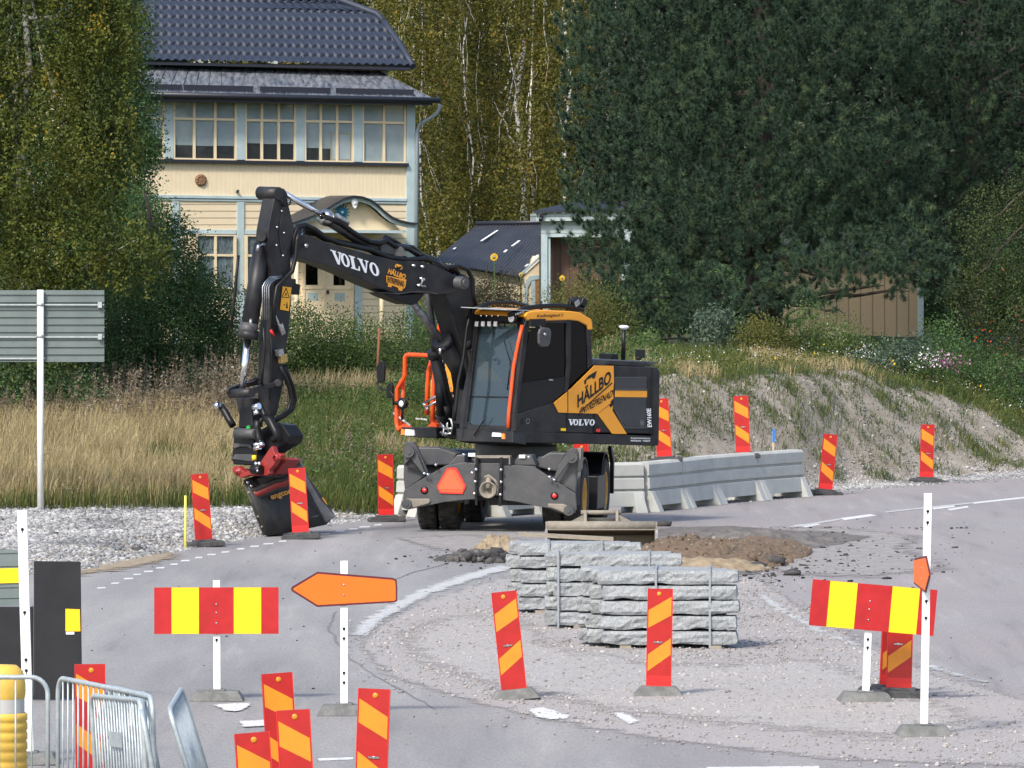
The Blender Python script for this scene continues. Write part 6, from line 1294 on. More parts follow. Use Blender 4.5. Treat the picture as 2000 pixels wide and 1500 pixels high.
m = MB(); m.ppx(PSy, k2([(535, 1080), (541, 1080), (541, 865), (535, 865)]), .003, .0165); m.ppx(PSy, k2([(528, 1262), (533, 1262), (533, 1082), (528, 1082)]), .003, .0165); m.ppx(PSy, k2([(800, 1276), (805, 1276), (805, 1082), (800, 1082)]), .003, .0165); m.ppx(PSy, k2([(1350, 1300), (1355, 1300), (1368, 640), (1362, 640)]), .003, .0165); m.each('panel_gap', M['black'], exc)
m = MB(); m.ppx(PSy, k2([(1005, 850), (1308, 850), (1312, 730), (1003, 730)]), .006, .006); m.ppx(PSy, k2([(1110, 1212), (1305, 1212), (1308, 932), (990, 930), (985, 1040)]), .006, .006); m.build('grille', M['mesh'], exc)
m = MB()
for yy in range(738, 848, 13): m.ppx(PSy, k2([(1006, yy + 5), (1310, yy + 5), (1310, yy), (1006, yy)]), .004, .011)
for yy in range(940, 1206, 13): x0_ = float(np.interp(yy, [930, 1040, 1212], [992, 990, 1108])); m.ppx(PSy, k2([(x0_, yy + 5), (1306, yy + 5), (1306, yy), (x0_, yy)]), .004, .011)
m.build('louvre', M['greyp'], exc)
m = MB(); m.ppx(PSy, k2([(1003, 926), (1312, 930), (1312, 866), (1005, 862)]), .01, .014); m.build('yellow_strip', M['yel'], exc)
m = MB(); m.ppx(PSy, k2([(1100, 1232), (1312, 1232), (1312, 1216), (1098, 1216)]), .02, .02); m.ppx(PSy, k2([(1003, 862), (1312, 862), (1312, 848), (1003, 848)]), .01, .018); m.ppx(PSy, k2([(1088, 1232), (1104, 1232), (992, 1035), (978, 1030)]), .01, .018); m.build('grille_frame', M['greyp'], exc)
# lettering of the left side
m = MB(); letter_px(m, '', PSy, (1107.5, 830.5), (1159.5, 831), (1108.5, 818.5), .018, custom=SLAB); m.build('lettering', M['white'], exc)
m = MB(); letter_px(m, 'HÄLLBO', PSy, (1126, 797), (1191.5, 747), (1126, 766), .019, shear=.0, bold=.03)
letter_px(m, 'ENTREPRENAD', PSy, (1129, 812), (1193, 775), (1133, 796.5), .019, bold=.02)
m.ppx(PSy, k2([(648, 1072), (652, 1080), (975, 790), (968, 782)]), .003, .018); m.ppx(PSy, k2([(830, 1086), (960, 985), (955, 970), (985, 940), (985, 1000), (955, 1030), (940, 1005), (850, 1072)]), .002, .017)
m.ppx(PSy, k2([(700, 800), (696, 770), (740, 720), (820, 670), (800, 740), (780, 750), (775, 730), (745, 748), (720, 760), (712, 800)]), .003, .018); m.build('lettering', M['black'], exc)
m = MB(); letter_px(m, 'EW160E', PSy, (1271.5, 834), (1269.6, 797.5), (1262.5, 834), .02, bold=.035); letter_px(m, 'RLJCKPASGO', PSy, (1230, 857.5), (1268, 858.5), (1230, 854), .022, bold=.02); letter_px(m, 'MASKIN  WEST', PSy, (1230, 862), (1268, 863), (1230, 858.8), .022, bold=.02); m.build('lettering', M['white'], exc)
m = MB(); letter_px(m, 'RVAB', PSy, (1249, 832), (1255, 832), (1249, 820), .02); c = PSy.hit(1030, 822.5, .008)
m.lathe(c, Lv, [(.033, .004), (.040, .004)], 20); m.build('emblem', M['zinc'], exc)
m = MB(); m.ppx(PSy, k2([(470, 1255), (518, 1258), (518, 1232), (470, 1230)]), .004, .018); m.build('yellow_sticker', M['syel'], exc); m = MB(); m.ppx(PSy, k2([(815, 1268), (853, 1268), (853, 1238), (815, 1238)]), .004, .018); m.build('red_sticker', M['tri2'], exc); m = MB(); m.ppx(PSy, k2([(83, 1188), (108, 1190), (108, 1132), (83, 1130)]), .004, .012); m.build('latch', M['black'], exc)
# hood furniture
m = MB(); a = PS(.9).hit(1217, 703); b = PS(.9).hit(1218.5, 640); m.cyl(a, b, .034, 12); ant = m.build('antenna_mast', M['black'], exc); m = MB(); m.lathe(b, Uv, [(.03, -.03), (.075, .0), (.08, .02), (.05, .035), (.001, .04)], 18); m.build('antenna_dome', M['white'], ant)
m = MB(); c = PS(.6).hit(1189, 697); m.box(c, (.16, .26, .10), 0, UX); m.box(c - Uv * .06, (.3, .1, .03), 0, UX); m.build('rear_lamp', M['black'], exc, bevel=.01)
m = MB(); a = PS(.2).hit(1247, 703); m.cyl(a, a + Uv * .05, .05, 10); m.box(a + Uv * .10 + Fv * -.03, (.04, .18, .13), 0, UX); m.build('rear_camera', M['black'], exc, bevel=.008)
# ---- right hand platform (left in the picture)
FP1 = PFr(1.05)
m = MB(); m.ppx(FP1, k3([(205, 1285), (225, 1210), (575, 1218), (580, 1325), (400, 1318)]), 1.6); m.ppx(FP1, k3([(315, 1225), (312, 1100), (620, 1105), (600, 1225)]), .9, -.45); m.build('platform', body, exc, bevel=.01)
m = MB(); letter_px(m, 'ferrhide', PFr(.6), (812, 819), (835, 821), (812, 815), .01, bold=.02); m.build('lettering', M['white'], exc)
m = MB(); m.ppx(FP1, k3([(272, 1297), (368, 1300), (362, 1240), (275, 1232)]), .05, .03); hl = m.build('headlamp', M['lampg'], exc, bevel=.01); m = MB(); m.ppx(FP1, k3([(235, 1288), (268, 1290), (266, 1232), (238, 1230)]), .05, .03); m.build('indicator', M['amber'], hl)
m = MB(); m.ppx(PFr(.35), k3([(512, 1050), (518, 745), (575, 650), (690, 548), (705, 545), (742, 620), (800, 690), (845, 740), (850, 1150), (820, 1150)]), 1.2); m.build('fuel_tank', M['yel'], exc, bevel=.02)
m = MB(); letter_px(m, 'HÄL', PFr(.35), (850, 799), (866, 788), (849, 783), .01, bold=.04); letter_px(m, 'ENT', PFr(.35), (848, 810), (862, 812), (848, 800), .01, bold=.04); letter_px(m, 'BO', PFr(.35), (880, 780), (898, 776), (880, 766), .01, bold=.04); letter_px(m, 'AD', PFr(.35), (891, 796), (902, 796), (891, 783), .01, bold=.04); m.build('lettering', M['black'], exc)
m = MB()
Q = lambda pts, f=1.03, l_=None: [PFr(f).hit(*q) for q in k3(pts)]
m.tube(Q([(215, 1245), (185, 1215), (180, 1160), (180, 1000), (185, 830), (195, 810), (250, 720), (262, 690), (265, 510), (275, 488), (300, 480), (420, 484), (530, 490), (548, 505)]), .034, 10)
m.tube(Q([(235, 1190), (235, 1060), (240, 930), (250, 720)], .95), .030, 8); m.tube([*Q([(548, 505), (540, 520), (505, 620), (490, 800), (483, 1090)], .8)], .034, 8); m.tube(Q([(535, 500), (560, 560), (560, 700), (545, 1000), (540, 1180)], .9), .034, 8)
m.ppx(PFr(.98), k3([(495, 1205), (585, 1212), (580, 1180), (548, 1165), (538, 1140), (530, 1165)]), .1); m.ppx(PFr(1.04), k3([(195, 1225), (320, 1215), (255, 1170), (235, 1190), (195, 1205)]), .05)
m.tube(Q([(605, 260), (615, 200), (630, 150), (635, 130)], .2), .040, 8); m.tube(Q([(690, 312), (720, 315), (740, 370), (755, 400)], .2), .040, 8); m.build('handrail', M['orr'], exc)
m = MB(); m.tube(Q([(150, 990), (140, 880), (100, 838), (20, 830), (-5, 800), (-8, 750)], 1.1), .014, 8); m.tube(Q([(165, 970), (200, 960)], 1.1), .03, 8); m.build('mirror_arm', M['black'], exc)
for pts in ([(-20, 760), (-30, 600), (10, 545), (40, 545), (52, 600), (48, 740), (20, 768)], [(75, 915), (72, 860), (85, 780), (120, 755), (135, 790), (132, 900), (100, 925)]):
    m = MB(); m.ppx(PFr(1.1), k3(pts), .05); m.build('mirror', M['black'], exc, bevel=.012)
m = MB(); c = PFr(1.12).hit(*k3([(240, 975)])[0]); m.lathe(c, Fv, [(.001, -.06), (.08, -.05), (.095, .02), (.075, .035), (.001, .03)], 18); m.tube([c, c - Uv * .25], .02, 6); wl = m.build('work_lamp', M['black'], exc); m = MB(); m.lathe(c, Fv, [(.001, .042), (.045, .04), (.05, .03)], 16); m.build('lens', M['lampg'], wl)
m = MB(); m.tube([PFr(1.0).hit(*q) for q in k3([(150, 1070), (200, 1110), (320, 1200)])], .02, 6); m.build('grab_strut', M['galv'], exc)
m = MB(); m.tube(Q([(640, 900), (580, 900), (460, 965)], 1.15), .022, 8); m.tube(Q([(590, 950), (480, 1010)], 1.15), .018, 8); c = Q([(455, 985)], 1.15)[0]; m.lathe(c, Fv, [(.0005, .01), (.03, 0)], 10); c = Q([(482, 1022)], 1.15)[0]; m.lathe(c, Fv, [(.0005, .01), (.03, 0)], 10); m.build('pipe_fitting', M['chrome'], exc)
# ---- cab ----------------------------------------------------------
CW = 1.03
wb, wt_ = S1.hit(1002, 842), S1.hit(1029, 620)       # lower and upper front left corner
Rt = -Lv * CW
def fr(u, v, off=0.0):                                # point on the raked front: u 0..1 from image left, v 0 bottom 1 top
    nrm_ = (wt_ - wb).cross(Rt).normalized(); nrm_ = nrm_ if nrm_.dot(Fv) > 0 else -nrm_
    return wb.lerp(wt_, v) + Rt * (1 - u) + nrm_ * off, nrm_
WS = Plane(wb, fr(0, 0)[1])
cab = side(k2([(30, 1275), (45, 1095), (400, 985), (450, 1078), (780, 1080), (780, 1275)]), .10, .008); cab.build('cab_base', body, exc, bevel=.01)
m = MB(); m.ppx(WS, [(893, 862), (1003, 865), (1003, 842), (892, 837)], .3, .015); m.build('front_step', body, exc, bevel=.01)
# pillars: polygons on the side plane, repeated on the far side
def pil(pts, th=.07, far_=True, matn=body, nm='pillar'):
    m = MB(); m.ppx(S1, k2(pts), th)
    if far_: m.prism([S1.hit(*q) + Rt * (1 - th / CW) for q in k2(pts)], -S1.n * th)
    m.each(nm, matn, exc, bevel=.006)
pil([(5, 1260), (30, 1262), (50, 1090), (170, 240), (310, 200), (300, 165), (145, 165), (120, 230)])
pil([(520, 880), (548, 880), (575, 620), (578, 190), (535, 195), (540, 620)])
pil([(745, 650), (785, 615), (775, 265), (700, 185), (600, 165), (300, 160), (300, 205), (535, 205), (600, 185), (680, 205), (725, 240), (740, 430)])
m = MB(); m.ppx(WS, k3([(815, 1190), (850, 860), (985, 180), (1010, 180), (895, 880), (870, 1090), (890, 1150), (925, 1185), (1265, 1200), (1300, 1180), (1325, 1120), (1345, 870), (1440, 250), (1450, 190), (1480, 190), (1400, 700), (1370, 1250), (820, 1225)]), .05, .0); m.build('windscreen_frame', body, exc)
m = MB(); m.ppx(WS, k3([(868, 1170), (895, 900), (1010, 180), (1455, 195), (1345, 880), (1320, 1150), (1280, 1200), (900, 1185)]), .008, -.03); m.build('windscreen', M['ws'], exc)
m = MB(); m.ppx(WS, k3([(885, 905), (1340, 912), (1341, 903), (886, 895)]), .02, -.015); m.build('window_bar', M['black'], exc)
side(k2([(60, 1085), (395, 980), (530, 872), (548, 620), (578, 200), (310, 208), (165, 300), (100, 790)]), .006, -.03).build('door_glass', M['dglass'], exc)
side(k2([(55, 1085), (395, 980), (530, 872), (538, 740), (90, 790)]), .01, -.012).build('lower_door_glass', M['black'], exc)
side(k2([(85, 790), (520, 730), (520, 742), (84, 800)]), .02, -.0).build('window_bar', M['black'], exc)
side(k2([(555, 840), (740, 655), (738, 430), (722, 245), (680, 208), (600, 188), (578, 195)]), .006, -.02).build('rear_side_glass', M['dglass'], exc)
m = MB(); a = [S1.hit(*q) for q in k2([(60, 1085), (60, 800), (165, 300), (300, 200), (560, 200), (560, 820)])]; m.prism([p_ - Lv * (CW - .03) for p_ in a], -Lv * .006); m.build('right_side_glass', M['lwin'], exc)
m = MB(); m.box(Lc(.35, .74, 1.40), (1.3, .95, .05), 0, UX); m.build('cab_floor', M['black'], exc)
m = MB(); a = [S1.hit(*q) for q in k2([(60, 1270), (60, 1085), (780, 1080), (780, 1270)])]; m.prism([p_ - Lv * (CW - .06) for p_ in a], -Lv * .06); m.build('right_cab_panel', body, exc)
m = MB(); a = [S1.hit(*q) for q in k2([(770, 1200), (770, 250), (715, 210), (715, 1200)])]; m.prism([p_ - Lv * .04 for p_ in a], -Lv * (CW - .08)); m.build('rear_wall', M['black'], exc)
m = MB(); m.box(Lc(.5, .76, 1.45), (1.0, .9, .12), 0, UX); m.box(Lc(.05, .76, 1.75), (.55, .55, .5), 0, UX); m.box(Lc(-.22, .76, 2.25), (.16, .52, .75), 0, UX); m.box(Lc(-.24, .76, 2.7), (.12, .3, .22), 0, UX); m.build('seat', mat('dark_seat_cloth', (.03, .03, .035), .9), exc, bevel=.05)
m = MB(); m.tube([Lc(.8, .76, 1.5), Lc(.65, .76, 2.0)], .05, 8); m.lathe(Lc(.63, .76, 2.03), (Fv * -.5 + Uv).normalized(), [(.17, -.012), (.185, 0), (.17, .012), (.155, 0), (.17, -.012)], 24); m.box(Lc(.65, .40, 1.9), (.5, .12, .3), 0, UX); m.box(Lc(.8, .35, 1.7), (.3, .25, .4), 0, UX); m.build('steering_column', M['black'], exc, bevel=.01)
m = MB(); m.tube([WS.hit(*q, -.35) for q in k3([(1180, 220), (1180, 310), (1230, 350), (1235, 490)])], .025, 8); m.build('grab_handle', M['orr'], exc)
m = MB(); m.ppx(WS, k3([(915, 1100), (930, 975), (985, 970), (990, 1000), (975, 1090)]), .2, -.4); m.ppx(WS, k3([(1180, 500), (1190, 410), (1290, 340), (1320, 500)]), .05, -.5); m.each('console', M['greyp'], exc, bevel=.01)
m = MB(); m.tube([WS.hit(*q, .03) for q in k3([(1340, 560), (1335, 640), (1312, 840)])], .012, 6); m.tube([WS.hit(*q, .03) for q in k3([(1345, 555), (1300, 430), (1280, 340)])], .008, 6); m.tube([WS.hit(*q, .05) for q in k3([(985, 1300), (1060, 1180), (1105, 1110)])], .010, 6); m.each('wiper', M['black'], exc)
m = MB(); m.tube([WS.hit(*q, .05) for q in k3([(1330, 1225), (1335, 1080), (1360, 850), (1385, 600), (1430, 370), (1470, 185)])], .028, 10); m.build('cab_handrail', M['orr'], exc)
m = MB(); m.ppx(WS, k3([(1155, 1312), (1250, 1315), (1245, 1272), (1160, 1268)]), .04, .04); h2 = m.build('headlamp', M['lampg'], exc, bevel=.01); m = MB(); m.ppx(WS, k3([(1258, 1333), (1288, 1335), (1286, 1282), (1260, 1278)]), .04, .04); m.build('indicator', M['amber'], h2)
# roof
side(k2([(120, 135), (140, 100), (200, 85), (330, 78), (560, 88), (660, 102), (765, 165), (778, 210), (782, 268), (740, 272), (728, 230), (640, 185), (560, 175), (320, 182), (150, 182)]), CW + .03, .02).build('cab_roof', M['yel'], exc, bevel=.015)
m = MB(); letter_px(m, 'Kvalhsingland S', PS(1.27), (1048, 621.5), (1100, 619.5), (1048, 614), .006, shear=.35, bold=.012); m.build('lettering', M['black'], exc)
m = MB(); PFt = PFr(1.18)
m.ppx(WS, k3([(985, 185), (985, 75), (1250, 70), (1480, 90), (1480, 165), (1440, 180), (1300, 150), (1010, 150)]), .22, .04); m.build('lamp_bar', M['black'], exc, bevel=.01)
for x in (1042, 1106, 1169, 1232):
    c = WS.hit(740 + x * .1933, 600 + 177 * .1933, .09); m = MB(); m.box(c, (.07, .075, .085), 0, UX); lp = m.build('roof_lamp', M['zinc'], exc, bevel=.008); m = MB(); m.box(c + Fv * .038, (.006, .062, .072), 0, UX); m.build('lens', M['lampg'], lp, bevel=.003)
for x, y in ((925, 98), (1420, 125)):
    c = WS.hit(740 + x * .1933, 600 + y * .1933, .16); m = MB(); m.lathe(c, Fv, [(.001, -.10), (.06, -.08), (.085, .0), (.075, .02), (.001, .02)], 16); lp = m.build('corner_lamp', M['black'], exc); m = MB(); m.lathe(c, Fv, [(.001, .03), (.062, .024)], 16); m.build('lens', M['lampg'], lp)
m = MB()
for x in (1055, 1110, 1165, 1228): c = WS.hit(740 + x * .1933, 600 + 92 * .1933, .05); m.lathe(c, Fv, [(.001, .02), (.02, .01)], 8)
m.each('bolt', M['chrome'], exc)
m = MB(); p_ = [S1.hit(1022, 607), S1.hit(1000, 605)]; a0 = S1.hit(1030, 607) ; m.prism([a0 + Fv * .45, a0 - Fv * .05, a0 - Fv * .05 - Lv * .95, a0 + Fv * .45 - Lv * .95], Uv * .012); m.build('sun_visor', M['galv'], exc)
m = MB(); m.tube([S1.hit(*q, -.08) for q in k2([(10, 128), (120, 85), (180, 62), (300, 45), (450, 38), (600, 45), (690, 62), (730, 75)])], .038, 10); m.tube([PS(.45).hit(*q) for q in ((925, 603), (960, 592), (1000, 591), (1040, 600))], .03, 8)
for x, y in ((175, 105), (325, 80), (605, 75)): a = S1.hit(*k2([(x, y)])[0], -.08); m.tube([a, a + Uv * .14], .014, 6)
m.build('roof_rail', M['hose'], exc)
m = MB(); letter_px(m, 'HUCS', PS(1.20), (1004, 616), (1021, 610), (1004, 612), .03, bold=.03); m.build('lettering', M['white'], exc)
m = MB(); c = S1.hit(1131, 592, -.1); m.box(c, (.16, .12, .13), 0, UX @ Matrix.Rotation(.5, 3, 'Y')); m.box(c - Fv * .17 + Uv * .01, (.12, .12, .12), 0, UX @ Matrix.Rotation(-.5, 3, 'Y')); m.box(c - Uv * .1, (.34, .06, .05), 0, UX); wl = m.build('roof_work_lamp', M['black'], exc, bevel=.012); m = MB(); m.box(c + Lv * .062, (.11, .004, .09), 0, UX @ Matrix.Rotation(.5, 3, 'Y')); m.build('lens', M['zinc'], wl)
m = MB()
for x, y in ((768, 160), (790, 222)): c = S1.hit(*k2([(x, y)])[0], -.2); m.lathe(c, -Fv, [(.001, .05), (.03, .04), (.035, 0)], 12)
m.each('marker_lamp', M['redl'], exc)
side(k2([(145, 238), (155, 165), (305, 162), (300, 240)]), .05, .06).build('mirror_hood', M['black'], exc, bevel=.01)
m = MB(); m.ppx(S1, k2([(162, 400), (160, 300), (175, 255), (210, 240), (270, 250), (285, 290), (272, 400), (250, 432), (185, 435)]), .05, .22); mi_ = m.build('mirror', M['greyp'], exc, bevel=.02); m = MB(); c = S1.hit(1043, 652, .23); m.lathe(c, Lv, [(.001, .02), (.025, .01), (.03, 0)], 12); m.tube([c, S1.hit(1043, 636, .12)], .012, 6); m.build('bracket', M['zinc'], mi_)
m = MB(); m.ppx(S1, k2([(350, 765), (395, 768), (390, 752), (360, 750)]), .02, .02); m.build('door_handle', M['zinc'], exc)
m = MB(); m.ppx(PFr(1.0), k3([(620, 1300), (625, 1140), (660, 1125), (800, 1110), (815, 1180), (790, 1330), (700, 1335)]), .3, -.03); m.build('boom_foot', M['black'], exc, bevel=.02)
m = MB()
for pts in ([(640, 1130), (680, 1120), (730, 1135), (745, 1190), (735, 1290)], [(630, 1160), (660, 1210), (650, 1290), (690, 1270)], [(700, 1140), (690, 1200), (715, 1270)], [(620, 1200), (690, 1230), (750, 1225)], [(625, 1265), (680, 1285), (740, 1275)]): m.tube([PFr(1.04).hit(*q) for q in k3(pts)], .022, 8)
m.each('hydraulic_fitting', M['zinc'], exc)
# ---- boom ---------------------------------------------------------
m = MB(); bw = .36; PB_ = PS(.16)
m.ppx(PB_, [(872, 580), (866, 552), (905, 535), (922, 545), (930, 610), (935, 700), (930, 800), (915, 830), (918, 760), (908, 700), (890, 640)], bw); m.build('rear_boom', body, exc, bevel=.012)
PB2_ = PS(.21)
m = MB(); m.ppx(PB2_, [(582, 503), (581, 462), (600, 458), (628, 470), (703, 492), (774, 509), (825, 511), (853, 520), (880, 533), (898, 545), (905, 556), (901, 566), (877, 574), (855, 575), (840, 572), (810, 569), (774, 574), (731, 557), (685, 536), (640, 518), (620, 513)], .43); fb = m.build('front_boom', body, exc, bevel=.008)
m = MB(); m.ppx(PS(.15), kb([(940, 905), (1090, 905), (1260, 935), (1650, 900), (1660, 940), (1560, 1050), (1470, 1105), (1420, 1108), (1300, 1065), (1050, 970)]), .31); m.build('boom_bracket', M['black'], exc, bevel=.01)
m = MB(); m.ppx(PS(.216), kb([(640, 870), (1220, 908), (1450, 872), (1700, 868), (1900, 905), (1880, 925), (1700, 885), (1450, 890), (1220, 925), (1100, 912)]), .006, .01); m.build('weld_seam', M['greyp'], fb)
m = MB(); letter_px(m, '', PB2_, (649, 513), (741.5, 541.5), (644, 487), .012, custom=SLAB); m.build('lettering', M['white'], fb)
m = MB(); lg = kb
m.ppx(PB2_, kb([(1000, 600), (1345, 670), (1330, 790), (1310, 825), (1285, 825), (1270, 868), (1215, 855), (1200, 810), (1100, 770), (1085, 805), (1030, 790), (1030, 735), (1005, 720)]), .003, .012)
letter_px(m, 'HÄLLBO', PB2_, (755.5, 534), (790, 546), (758, 522), .013, shear=.12, bold=.05); m.ppx(PB2_, kb([(1155, 415), (1190, 400), (1260, 420), (1285, 460), (1265, 500), (1230, 500), (1200, 470), (1150, 460)]), .003, .012)
m.build('logo', M['yel'], fb); m = MB(); letter_px(m, 'ENTREPRENAD', PB2_, (755, 551), (788, 560.5), (755, 539.5), .017, bold=.03); m.ppx(PB2_, kb([(1165, 425), (1200, 455), (1270, 440), (1230, 500), (1205, 490), (1180, 470)]), .003, .017); m.build('lettering', M['black'], fb)
m = MB()
for x, y in ((1460, 430), (1610, 450), (1590, 650), (1630, 670), (1550, 770), (1640, 790)): c = PB2_.hit(640 + x / 8.82, 470 + y / 8.82, .01); m.lathe(c, Lv, [(.001, .05), (.022, .04), (.03, 0)], 8)
m.tube([PB2_.hit(*q, .04) for q in kb([(1590, 640), (1600, 700), (1560, 760), (1640, 800)])], .02, 6); m.each('fitting', M['zinc'], fb)
m = MB(); c = PS(.25).hit(897, 552); m.cyl(c + Lv * .12, c - Lv * .62, .095, 22); m.cyl(c + Lv * .15, c, .06, 16); m.build('knee_pin', M['greyp'], exc)
c2_ = PS(.25).hit(598, 480); m = MB(); m.lathe(c2_, Lv, [(.001, .03), (.03, .02), (.035, 0)], 12); m.each('pin', M['zinc'], fb)
def cylr(a, b, c_, r1, r2, nmb='cylinder', rodm='chrome'):
    m = MB(); m.cyl(a, b, r1, 18); m.cyl(b - (b - a).normalized() * .10, b + (b - a).normalized() * .02, r1 * 1.22, 18); o = m.build(nmb, body, exc); m = MB(); m.cyl(b, c_, r2, 14); m.build('rod', M[rodm], o); return o
L1, L2 = PS(-.33), PS(.10)
cylr(L1.hit(880, 838), L1.hit(850, 686), L1.hit(836, 570), .105, .055, 'boom_cylinder', 'greyp'); cylr(L2.hit(930, 838), L2.hit(909, 668), L2.hit(890, 560), .07, .05, 'boom_cylinder', 'greyp')
m = MB(); m.cyl(L1.hit(862, 812), L1.hit(858, 735), .075, 14); m.cyl(L1.hit(874, 820), L1.hit(868, 790), .12, 14); m.build('valve_block', M['black'], exc)
Pm = PS(.0); cylr(Pm.hit(912, 752), Pm.hit(863, 666), Pm.hit(803, 588), .125, .055, 'knee_cylinder', 'steel')
cylr(PS(0).hit(782, 520), PS(0).hit(634, 425), PS(0).hit(556, 378), .085, .045, 'stick_cylinder')
m = MB(); c = PS(.0).hit(634, 424); m.lathe(c, (PS(0).hit(556, 378) - c).normalized(), [(.10, -.10), (.125, -.06), (.125, .03), (.06, .05)], 18); m.tube([PS(.1).hit(*q) for q in k1([(880, 300), (930, 330), (960, 360)])], .04, 8); m.build('cylinder_head', M['zinc'], exc)
m = MB(); m.ppx(PS(.1), k1([(1200, 570), (1210, 500), (1270, 490), (1360, 560), (1370, 600)]), .2); m.cyl(PS(.14).hit(*k1([(1330, 565)])[0]), PS(-.14).hit(*k1([(1330, 565)])[0]), .09, 16); m.build('cylinder_lug', M['greyp'], exc, bevel=.01)
# hoses along the boom
m = MB()
def H_(pts, l, r, cv=k1): m.tube([PS(l).hit(*q) for q in cv(pts)], r, 8)
H_([(560, 560), (570, 450), (600, 380), (650, 368), (720, 400), (800, 460), (900, 500), (1000, 520), (1130, 548), (1250, 600), (1400, 620), (1520, 612), (1600, 640), (1680, 690)], .16, .040)
H_([(575, 600), (590, 470), (620, 400), (700, 410), (790, 470), (950, 500), (1100, 545), (1240, 590), (1380, 612)], .05, .040)
H_([(640, 420), (760, 440), (860, 485), (1000, 510), (1200, 560)], -.06, .036)
H_([(800, 310), (900, 350), (1010, 430), (1120, 490), (1190, 500), (1240, 480), (1300, 520), (1400, 540), (1480, 590)], .10, .042)
H_([(1190, 500), (1230, 455), (1290, 480), (1350, 520), (1430, 530), (1500, 590), (1600, 620)], .02, .036)
for i, l in enumerate((.16, .08, 0, -.08)): H_([(1500 + i * 10, 612), (1600, 640), (1680, 660 + 10 * i), (1740, 680 + i * 12), (1790, 760 + 8 * i), (1800 + i * 15, 840), (1850, 960)] if i % 2 else [(1560, 640), (1650, 680), (1760, 665), (1830, 690), (1862, 760), (1866, 860), (1890, 960)], l, .036)
m.tube([PS(.3).hit(x, y) for x, y in ((922, 600), (912, 640), (905, 700), (895, 745), (890, 800), (887, 822))], .024, 8)
m.tube([L1.hit(x, y, .14) for x, y in ((848, 690), (845, 683), (847, 700), (856, 735), (866, 775), (876, 800), (884, 820))], .022, 8)
H_([(480, 180), (500, 230), (540, 220), (548, 190)], .2, .014); m.each('hose', M['hose'], exc)
m = MB()
for pts in ([(846, 690), (845, 682), (850, 679), (856, 684)], [(902, 690), (901, 684), (907, 680), (911, 684)]): m.tube([PS(.0).hit(*q, .15) for q in pts], .022, 8)
m.each('hose_bend', M['chrome'], exc)
m = MB()
for i in range(7): a = L1.hit(849 + i * 5, 702 + i * 17, .165); m.tube([a, a + (L1.hit(854, 719, .165) - L1.hit(849, 702, .165)) * .35], .006, 5)
m.each('hose_print', M['white'], exc)
# ---- stick -----------------------------------------------------------
PSt = PS(.17)
m = MB(); m.ppx(PSt, [(522, 478), (524, 450), (535, 393), (541, 374), (548, 367), (556, 369), (562, 379), (562, 392), (575, 450), (567, 492), (568, 520), (571, 560), (565, 640), (561, 665), (554, 745), (548, 775), (541, 808), (533, 818), (526, 812), (527, 745), (529, 660), (535, 600), (533, 540), (526, 500)], .25); st = m.build('stick', body, exc, bevel=.010)
m = MB(); m.ppx(PSt, k1([(460, 420), (480, 270), (500, 200), (570, 400), (560, 460), (500, 600), (475, 560)]), .012, .014); m.build('side_plate', body, st, bevel=.004)
m = MB()
for x, y in ((478, 268), (444, 384), (495, 425), (440, 515), (487, 590)): c = PSt.hit(*k1([(x, y)])[0], .014); m.lathe(c, Lv, [(.001, .02), (.014, .015), (.018, 0)], 8)
m.each('bolt', M['zinc'], st)
c = PS(.2).hit(545, 378); m = MB(); m.cyl(c, c - Lv * .40, .095, 20); m.cyl(PS(.2).hit(510, 462), PS(-.2).hit(510, 462), .07, 16); m.each('pin', body, exc)
m = MB(); m.ppx(PS(.178), k1([(468, 980), (486, 812), (550, 820), (530, 990)]), .006, .010); pl_ = m.build('warning_sign', mat('warning_yellow', (.88, .42, .02), .5), st); 
m = MB(); tr_ = [(484, 890), (514, 824), (536, 893)]
def outl(pts, th):
    for (x0, y0), (x1, y1) in zip(pts, pts[1:] + pts[:1]):
        dx, dy = x1 - x0, y1 - y0; q = math.hypot(dx, dy); nx_, ny_ = -dy / q * th, dx / q * th; m.ppx(PS(.188), k1([(x0 - nx_, y0 - ny_), (x1 - nx_, y1 - ny_), (x1 + nx_, y1 + ny_), (x0 + nx_, y0 + ny_)]), .002, .003)
outl(tr_, 2.5); m.ppx(PS(.188), k1([(505, 880), (520, 875), (512, 855)]), .002, .003); m.ppx(PS(.188), k1([(512, 970), (526, 972), (522, 930), (518, 930)]), .002, .003); m.ppx(PS(.188), k1([(496, 948), (508, 950), (508, 944), (496, 942)]), .002, .003); m.build('warning_symbol', M['black'], pl_)
m = MB(); m.ppx(PS(.0), k1([(560, 870), (610, 875), (616, 800), (585, 792), (585, 760), (575, 758), (570, 800), (560, 800)]), .1); m.build('stick_bracket', M['black'], st)
# tilt cylinder group on the front of the stick
cf = PS(-.02); cylr(cf.hit(512, 476), cf.hit(484, 660), cf.hit(473, 762), .125, .052, 'bucket_cylinder')
m = MB(); a, b = cf.hit(487, 632), cf.hit(483, 655); m.cyl(a, b, .135, 20); m.build('cylinder_collar', M['greyp'], exc)
m = MB(); m.tube([cf.hit(x, y, .14) for x, y in ((489, 490), (491, 480), (498, 476), (520, 480), (530, 490), (535, 505), (548, 511), (560, 505), (568, 480), (572, 462), (580, 448))], .026, 8)
m.tube([cf.hit(x, y, .2) for x, y in ((478, 640), (470, 630), (472, 622))], .024, 8); m.each('steel_pipe', M['zinc'], exc)
m = MB()
for dx in (0, 4, 8, 12): m.tube([PSt.hit(x, y, .03) for x, y in ((510 + dx, 625), (510 + dx, 560), (514 + dx, 552), (524 + dx, 541 + dx * .3), (548, 538 + dx * .4))], .011, 6)
m.each('steel_pipe', M['zinc'], exc)
